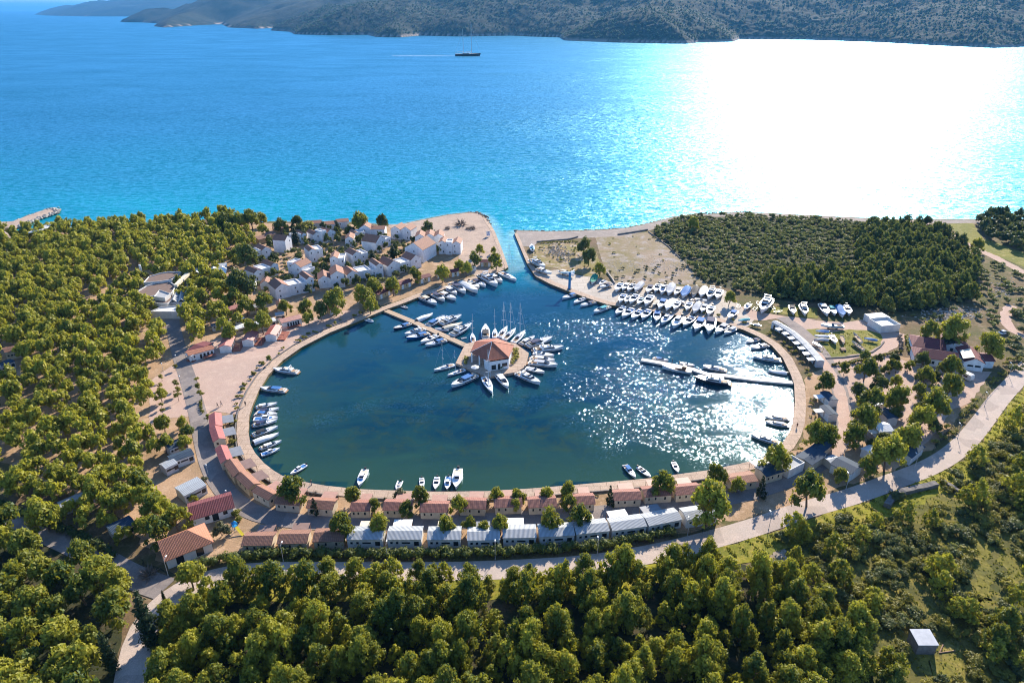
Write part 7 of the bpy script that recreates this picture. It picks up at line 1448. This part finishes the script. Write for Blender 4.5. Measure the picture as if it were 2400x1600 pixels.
# --- instances
for t in PINES:
    zz = to_px(t['x'], t['y'], LAND)[2]; u, v, _ = to_px(t['x'], t['y'], LAND + 4); t['show'] = t['r'] / zz * (1 if -60 < u < 2460 and -50 < v < 1690 else .01) + t['prio']
PINES.sort(key=lambda t: -t['show'])
rest = []
def uniq(o, t): return o
for i, t in enumerate(PINES):
    if i < 299:
        h_ = t.get('h'); sz = t['sz']
        plant('pine_tree', t['kind'], t['mat'], t['x'], t['y'], t['r'], t['label'], 'pine', t['group'], None, sz)
    elif t['show'] > .0005: rest.append(t)
print('pines', len(PINES), 'as mass', len(rest))
for kd in ('pine', 'tallpine'):
    for mt in (PINE, DARKP):
        it = [(t['x'], t['y'], t['r'], t['sz']) for t in rest if t['kind'] == kd and t['mat'] is mt]
        if it: merged('pine_wood', mt, it, [kd], 'more pines of the woods, seen as one mass', .42)
for t in SHRUBS:
    zz = to_px(t['x'], t['y'], LAND)[2]; u, v, _ = to_px(t['x'], t['y'], LAND + 1); t['show'] = t['r'] / zz * (1 if -40 < u < 2440 and -50 < v < 1640 else .01) + t['prio'] * .002
SHRUBS.sort(key=lambda t: -t['show']); rest = []
for i, t in enumerate(SHRUBS):
    if i < 299: plant('shrub', 'round', t['mat'], t['x'], t['y'], t['r'], t['label'], 'bush', t['group'], None, t['sz'])
    elif t['show'] > .0003: rest.append(t)
print('shrubs', len(SHRUBS), 'as mass', len(rest))
for mt in (MAQ, SCRUB, OLIVE):
    it = [(t['x'], t['y'], t['r'], t['sz']) for t in rest if t['mat'] is mt]
    if it: merged('shrubbery', mt, it, ['round'], 'more bushes of the scrub and maquis, seen as one mass', .5)
# --- other kinds
for c, x, y, rp, mt, kd, nm, cat, lab, sz in (('L',1820,490,70,OLIVE,'round','olive_tree','tree','pale olive tree on the quay between two pines',1.4),('K',850,1140,75,OLIVE,'round','olive_tree','tree','grey olive tree beside the playground slide',1.5),('K',800,860,52,OLIVE,'round','olive_tree','tree','small grey olive tree on the sandy corner by the low grey building',1.3),
     ('L',880,670,70,CYPR,'cone','conifer_tree','tree','dark conical conifer before a brown tiled home',1.1),('N',310,670,50,CYPR,'cone','conifer_tree','tree','dark narrow conifer at the edge of the wide gap',1.5),('N',1700,590,60,CYPR,'cone','conifer_tree','tree','pointed conifer in front of the beige and blue homes',1.3),('K',690,640,30,OLIVE,'round','yucca_plant','plant','spiky plant on the kerb of the ring road',1.3),
     ('C',735,620,66,YELL,'round','broadleaf_tree','tree','yellow-green tree next to the balcony villa',1.5),('B',1810,745,45,YELL,'round','broadleaf_tree','tree','bright yellow-green bush at the end of the villa row',1.2),('B',980,390,80,SCRUB,'round','broadleaf_tree','tree','olive-yellow tree behind the low shore houses',1.2),('B',1420,425,60,OLIVE,'round','broadleaf_tree','tree','brownish bushy tree behind the turquoise gable',1.2),('F',1400,790,60,PINE,'tallpine','young_pine','pine','light green young pine at the foot of the dark conifers',1.1),
     ('K',590,825,36,PINE,'round','palm_tree','tree','small palm in front of the low grey building',1.7),('K',985,950,45,YELL,'round','yellow_bush','bush','bright yellow bush at the end of the maroon roof',1.0),('K',1000,1000,40,YELL,'round','yellow_bush','bush','second yellow bush below the first by the maroon roof',.8),('S',430,760,50,YELL,'round','yellow_bush','bush','bright yellow bush among the roadside pines',1.0),('R',2140,400,0,YELL,'round','','','',1)):
    if not nm: continue
    px_, py_, r_ = crown(c, x, y, rp, 2.0); plant(nm, kd, mt, px_, py_, r_, lab, cat, None, 1, sz)
for c, bx, by, tx, ty, lab in (('Q',1250,1270,1155,735,'tall slim cypress beside the descending road'),('Q',930,1480,775,1150,'leaning slim cypress in the corner wood'),('Q',1345,900,1340,810,'short dark cypress behind the tall one'),('B',1890,700,1890,560,'black cypress between villas, nearer the beach'),('B',1680,790,1690,610,'black cypress clump before the mauve villa'),('B',1310,450,1300,300,'dark cypress behind the village near the shore'),('B',870,560,865,370,'dark tall cypress at the upper edge of the village')):
    p = at(c, bx, by); o_ = CROPS[c]; hh = 0.5
    for k in range(60):
        hh = .5 + k * .25
        if to_px(p[0], p[1], LAND + hh)[1] <= o_[1] + ty / o_[2]: break
    e = plant('cypress_tree', 'cypress', CYPR, p[0], p[1], hh / 7.9, lab, 'cypress', None, 0)
    if c == 'B': e.scale = (hh / 7.9 * 1.9, hh / 7.9 * 1.9, hh / 7.9)
for c, x, y, rp, lab in (('Q',1210,660,95,'bare reddish bush beside the terracotta villa wall'),('C',1030,330,75,'bare grey bush in the middle of the beach'),('C',890,370,40,'bare bush on the beach near the three gables'),('C',1150,370,50,'bare shrubs beside the channel beach'),('C',1100,370,30,'small bare round bush on the beach'),('V',190,720,110,'bare tree on the sand near the breakwater, the wider one'),('V',510,690,60,'bare tree on the sand near the breakwater, the slim one'),('L',880,470,45,'bare bush on the south quay beside the standing person'),('L',560,510,60,'dry bush under the round corner pine')):
    px_, py_, r_ = crown(c, x, y, rp, 1.2); plant('bare_bush', 'bare', TWIG, px_, py_, r_, lab, 'bush', None, 0, 1.0)
yt = [(490,830,30),(510,905,35),(535,985,40),(280,880,40),(285,945,36),(295,1010,40),(100,885,28),(115,1090,30),(600,1225,34),(265,690,26),(1260,620,36),(120,800,30),(130,1155,32)]
yl = ['far end of three along the plaza kerb','middle of three along the plaza kerb','near end of three along the plaza kerb','far end of the trio across the lane','middle of the trio across the lane','near end of the trio across the lane','on open sand by the wood','by the curved bench shadow','at the end of the red metal roofs','beside the globe lamp','on the quay corner by the flybridge boat','at the wood edge near the lane','close to the wood in tree shade']
for (x, y, rp), w_ in zip(yt, yl):
    p = at('G', x, y, LAND + 2.4); zz = p[1]*CP + (CAM_H-LAND-2.4)*SP; plant('young_tree', 'lollipop', SCRUB if x < 540 else PINE, p[0], p[1], rp / 4.48 * zz / FPX * 1.05, 'small planted tree on a bare stem, ' + w_, 'young tree', 'young planted trees of the plaza')
for x, y, rp, w_ in ((110,980,66,'dense, beside the wood'),(130,1270,92,'tall, by the parking lane'),(340,1272,60,'flat topped, over the pale stone'),(370,1362,82,'bright, beside the shaded lane'),(360,1475,80,'over the grey home'),(150,1480,90,'in the shade row')):
    px_, py_, r_ = crown('G', x, y, rp, 3.6); plant('plaza_pine', 'pine', PINE, px_, py_, r_, 'rounded pine at the plaza side of the wood, ' + w_, 'pine', 'rounded pines beside the plaza', None, 1.25)
# hedge standing in for the shaded bank below the homes, vine rows on the lot
def hedge(name, spec, w, h, mat, label, step=.9, seed=1, cat='hedge'):
    rs = np.random.RandomState(seed); P = densify(path(spec) if isinstance(spec, str) else spec, step, False); C = []; R = []
    for x, y in P:
        for k in range(2): C.append((x + rs.uniform(-w, w) * .4, y + rs.uniform(-w, w) * .4, h * rs.uniform(.35, .75))); R.append(h * rs.uniform(.4, .62))
    x0, y0 = P[0]; C = np.array(C) - np.array([x0, y0, 0]); V, F = puffs_mesh(rs, C, R, .26, 26, .9, .8)
    o = link(name, np_mesh(name, V, F, mat)); o.location = (x0, y0, LAND); tag(o, label, cat); return o
HP = [p for p in offset_path(MAIN, -4.7) if -74 < p[0] < 42 and p[1] < 150]
hedge('hedge', HP, 2.0, 2.1, DARKP, 'long dark hedge below the row of homes, standing in for the shaded bank')  # height and place set so its shadow falls on the road
hedge('hedge', 'J 350,200 J 520,180 J 700,140 J 900,90', 1.0, 1.1, SCRUB, 'ragged yellow-green hedge between lane and gravel lot', seed=3)
hedge('hedge', 'F 775,1160 F 790,1220 F 790,1270', 1.2, 1.2, TWIG, 'brown leafless hedge beside the yard building', seed=4)
hedge('hedge', 'F 840,1160 F 850,1230 F 860,1290', 1.0, 1.2, YELL, 'yellow-green hedge against the yard building wall', seed=5)
hedge('hedge', 'D 320,405 D 450,400 D 600,390 D 680,395', 1.6, .9, YELL, 'bright green hedge strip behind the shingle wall', seed=6)
hedge('hedge', 'Q 0,120 Q 250,220 Q 500,320 Q 740,420 Q 930,540', 2.4, 1.8, DARKP, 'dark hedge along the shadowed side road', seed=7)
hedge('hedge', 'G 540,1090 G 550,1150 G 560,1200', .8, .8, YELL, 'short yellow-green hedge at the plaza kerb', seed=8)
hedge('hedge', 'H 1150,750 H 1130,790 H 1120,810', 1.4, 1.2, SCRUB, 'planting beside the open terrace of the restaurant', seed=9); hedge('hedge', 'H 1690,660 H 1690,740 H 1660,800', 2.2, 1.4, SCRUB, 'yellow-green planting between restaurant and big yachts', seed=10)
hedge('hedge', 'H 1540,860 H 1610,835', 1.0, 1.2, DARKP, 'dark planting at the shaded restaurant corner', seed=11); hedge('hedge', 'H 1400,868 H 1450,862', 1.0, 1.2, DARKP, 'dark planting beside the restaurant door', seed=12)
# tufts of grass on the verges and meadow
rg = np.random.RandomState(40); GV = []; GF = []; n = 0
gp = np.concatenate([scatter(SCR, 1.35, 41, lambda P: avoid(P, 3.3, .6), .5, .8), scatter(path('F 20,1260 F 60,1100 F 330,1100 F 600,1135 F 600,1220 F 450,1290 F 120,1325'), 1.2, 42, None, .5, .5), band(MAIN, 3.1, 7.0, 900, 44, .05, .62)])
gp = gp[inside(LANDPOLY, gp)]
for x, y in gp:
    for k in range(3):
        a = rg.uniform(0, 6.28); s = rg.uniform(.16, .42); h_ = rg.uniform(.15, .5); ox, oy = rg.normal(size=2) * .35; GV += [(x+ox - s*cos(a), y+oy - s*sin(a), LAND), (x+ox + s*cos(a), y+oy + s*sin(a), LAND), (x+ox + rg.normal()*.12, y+oy + rg.normal()*.12, LAND + h_)]; GF.append((n, n+1, n+2)); n += 3
GRM = leaf_mat('meadow_grass', (.13, .15, .02), (.30, .27, .04), (.28, .28, .04), .2, .35)
o = link('grass', np_mesh('grass', np.array(GV), np.array(GF), GRM)); o['kind'] = 'stuff'; o['label'] = 'rough grass of the verge and the scrub meadow'
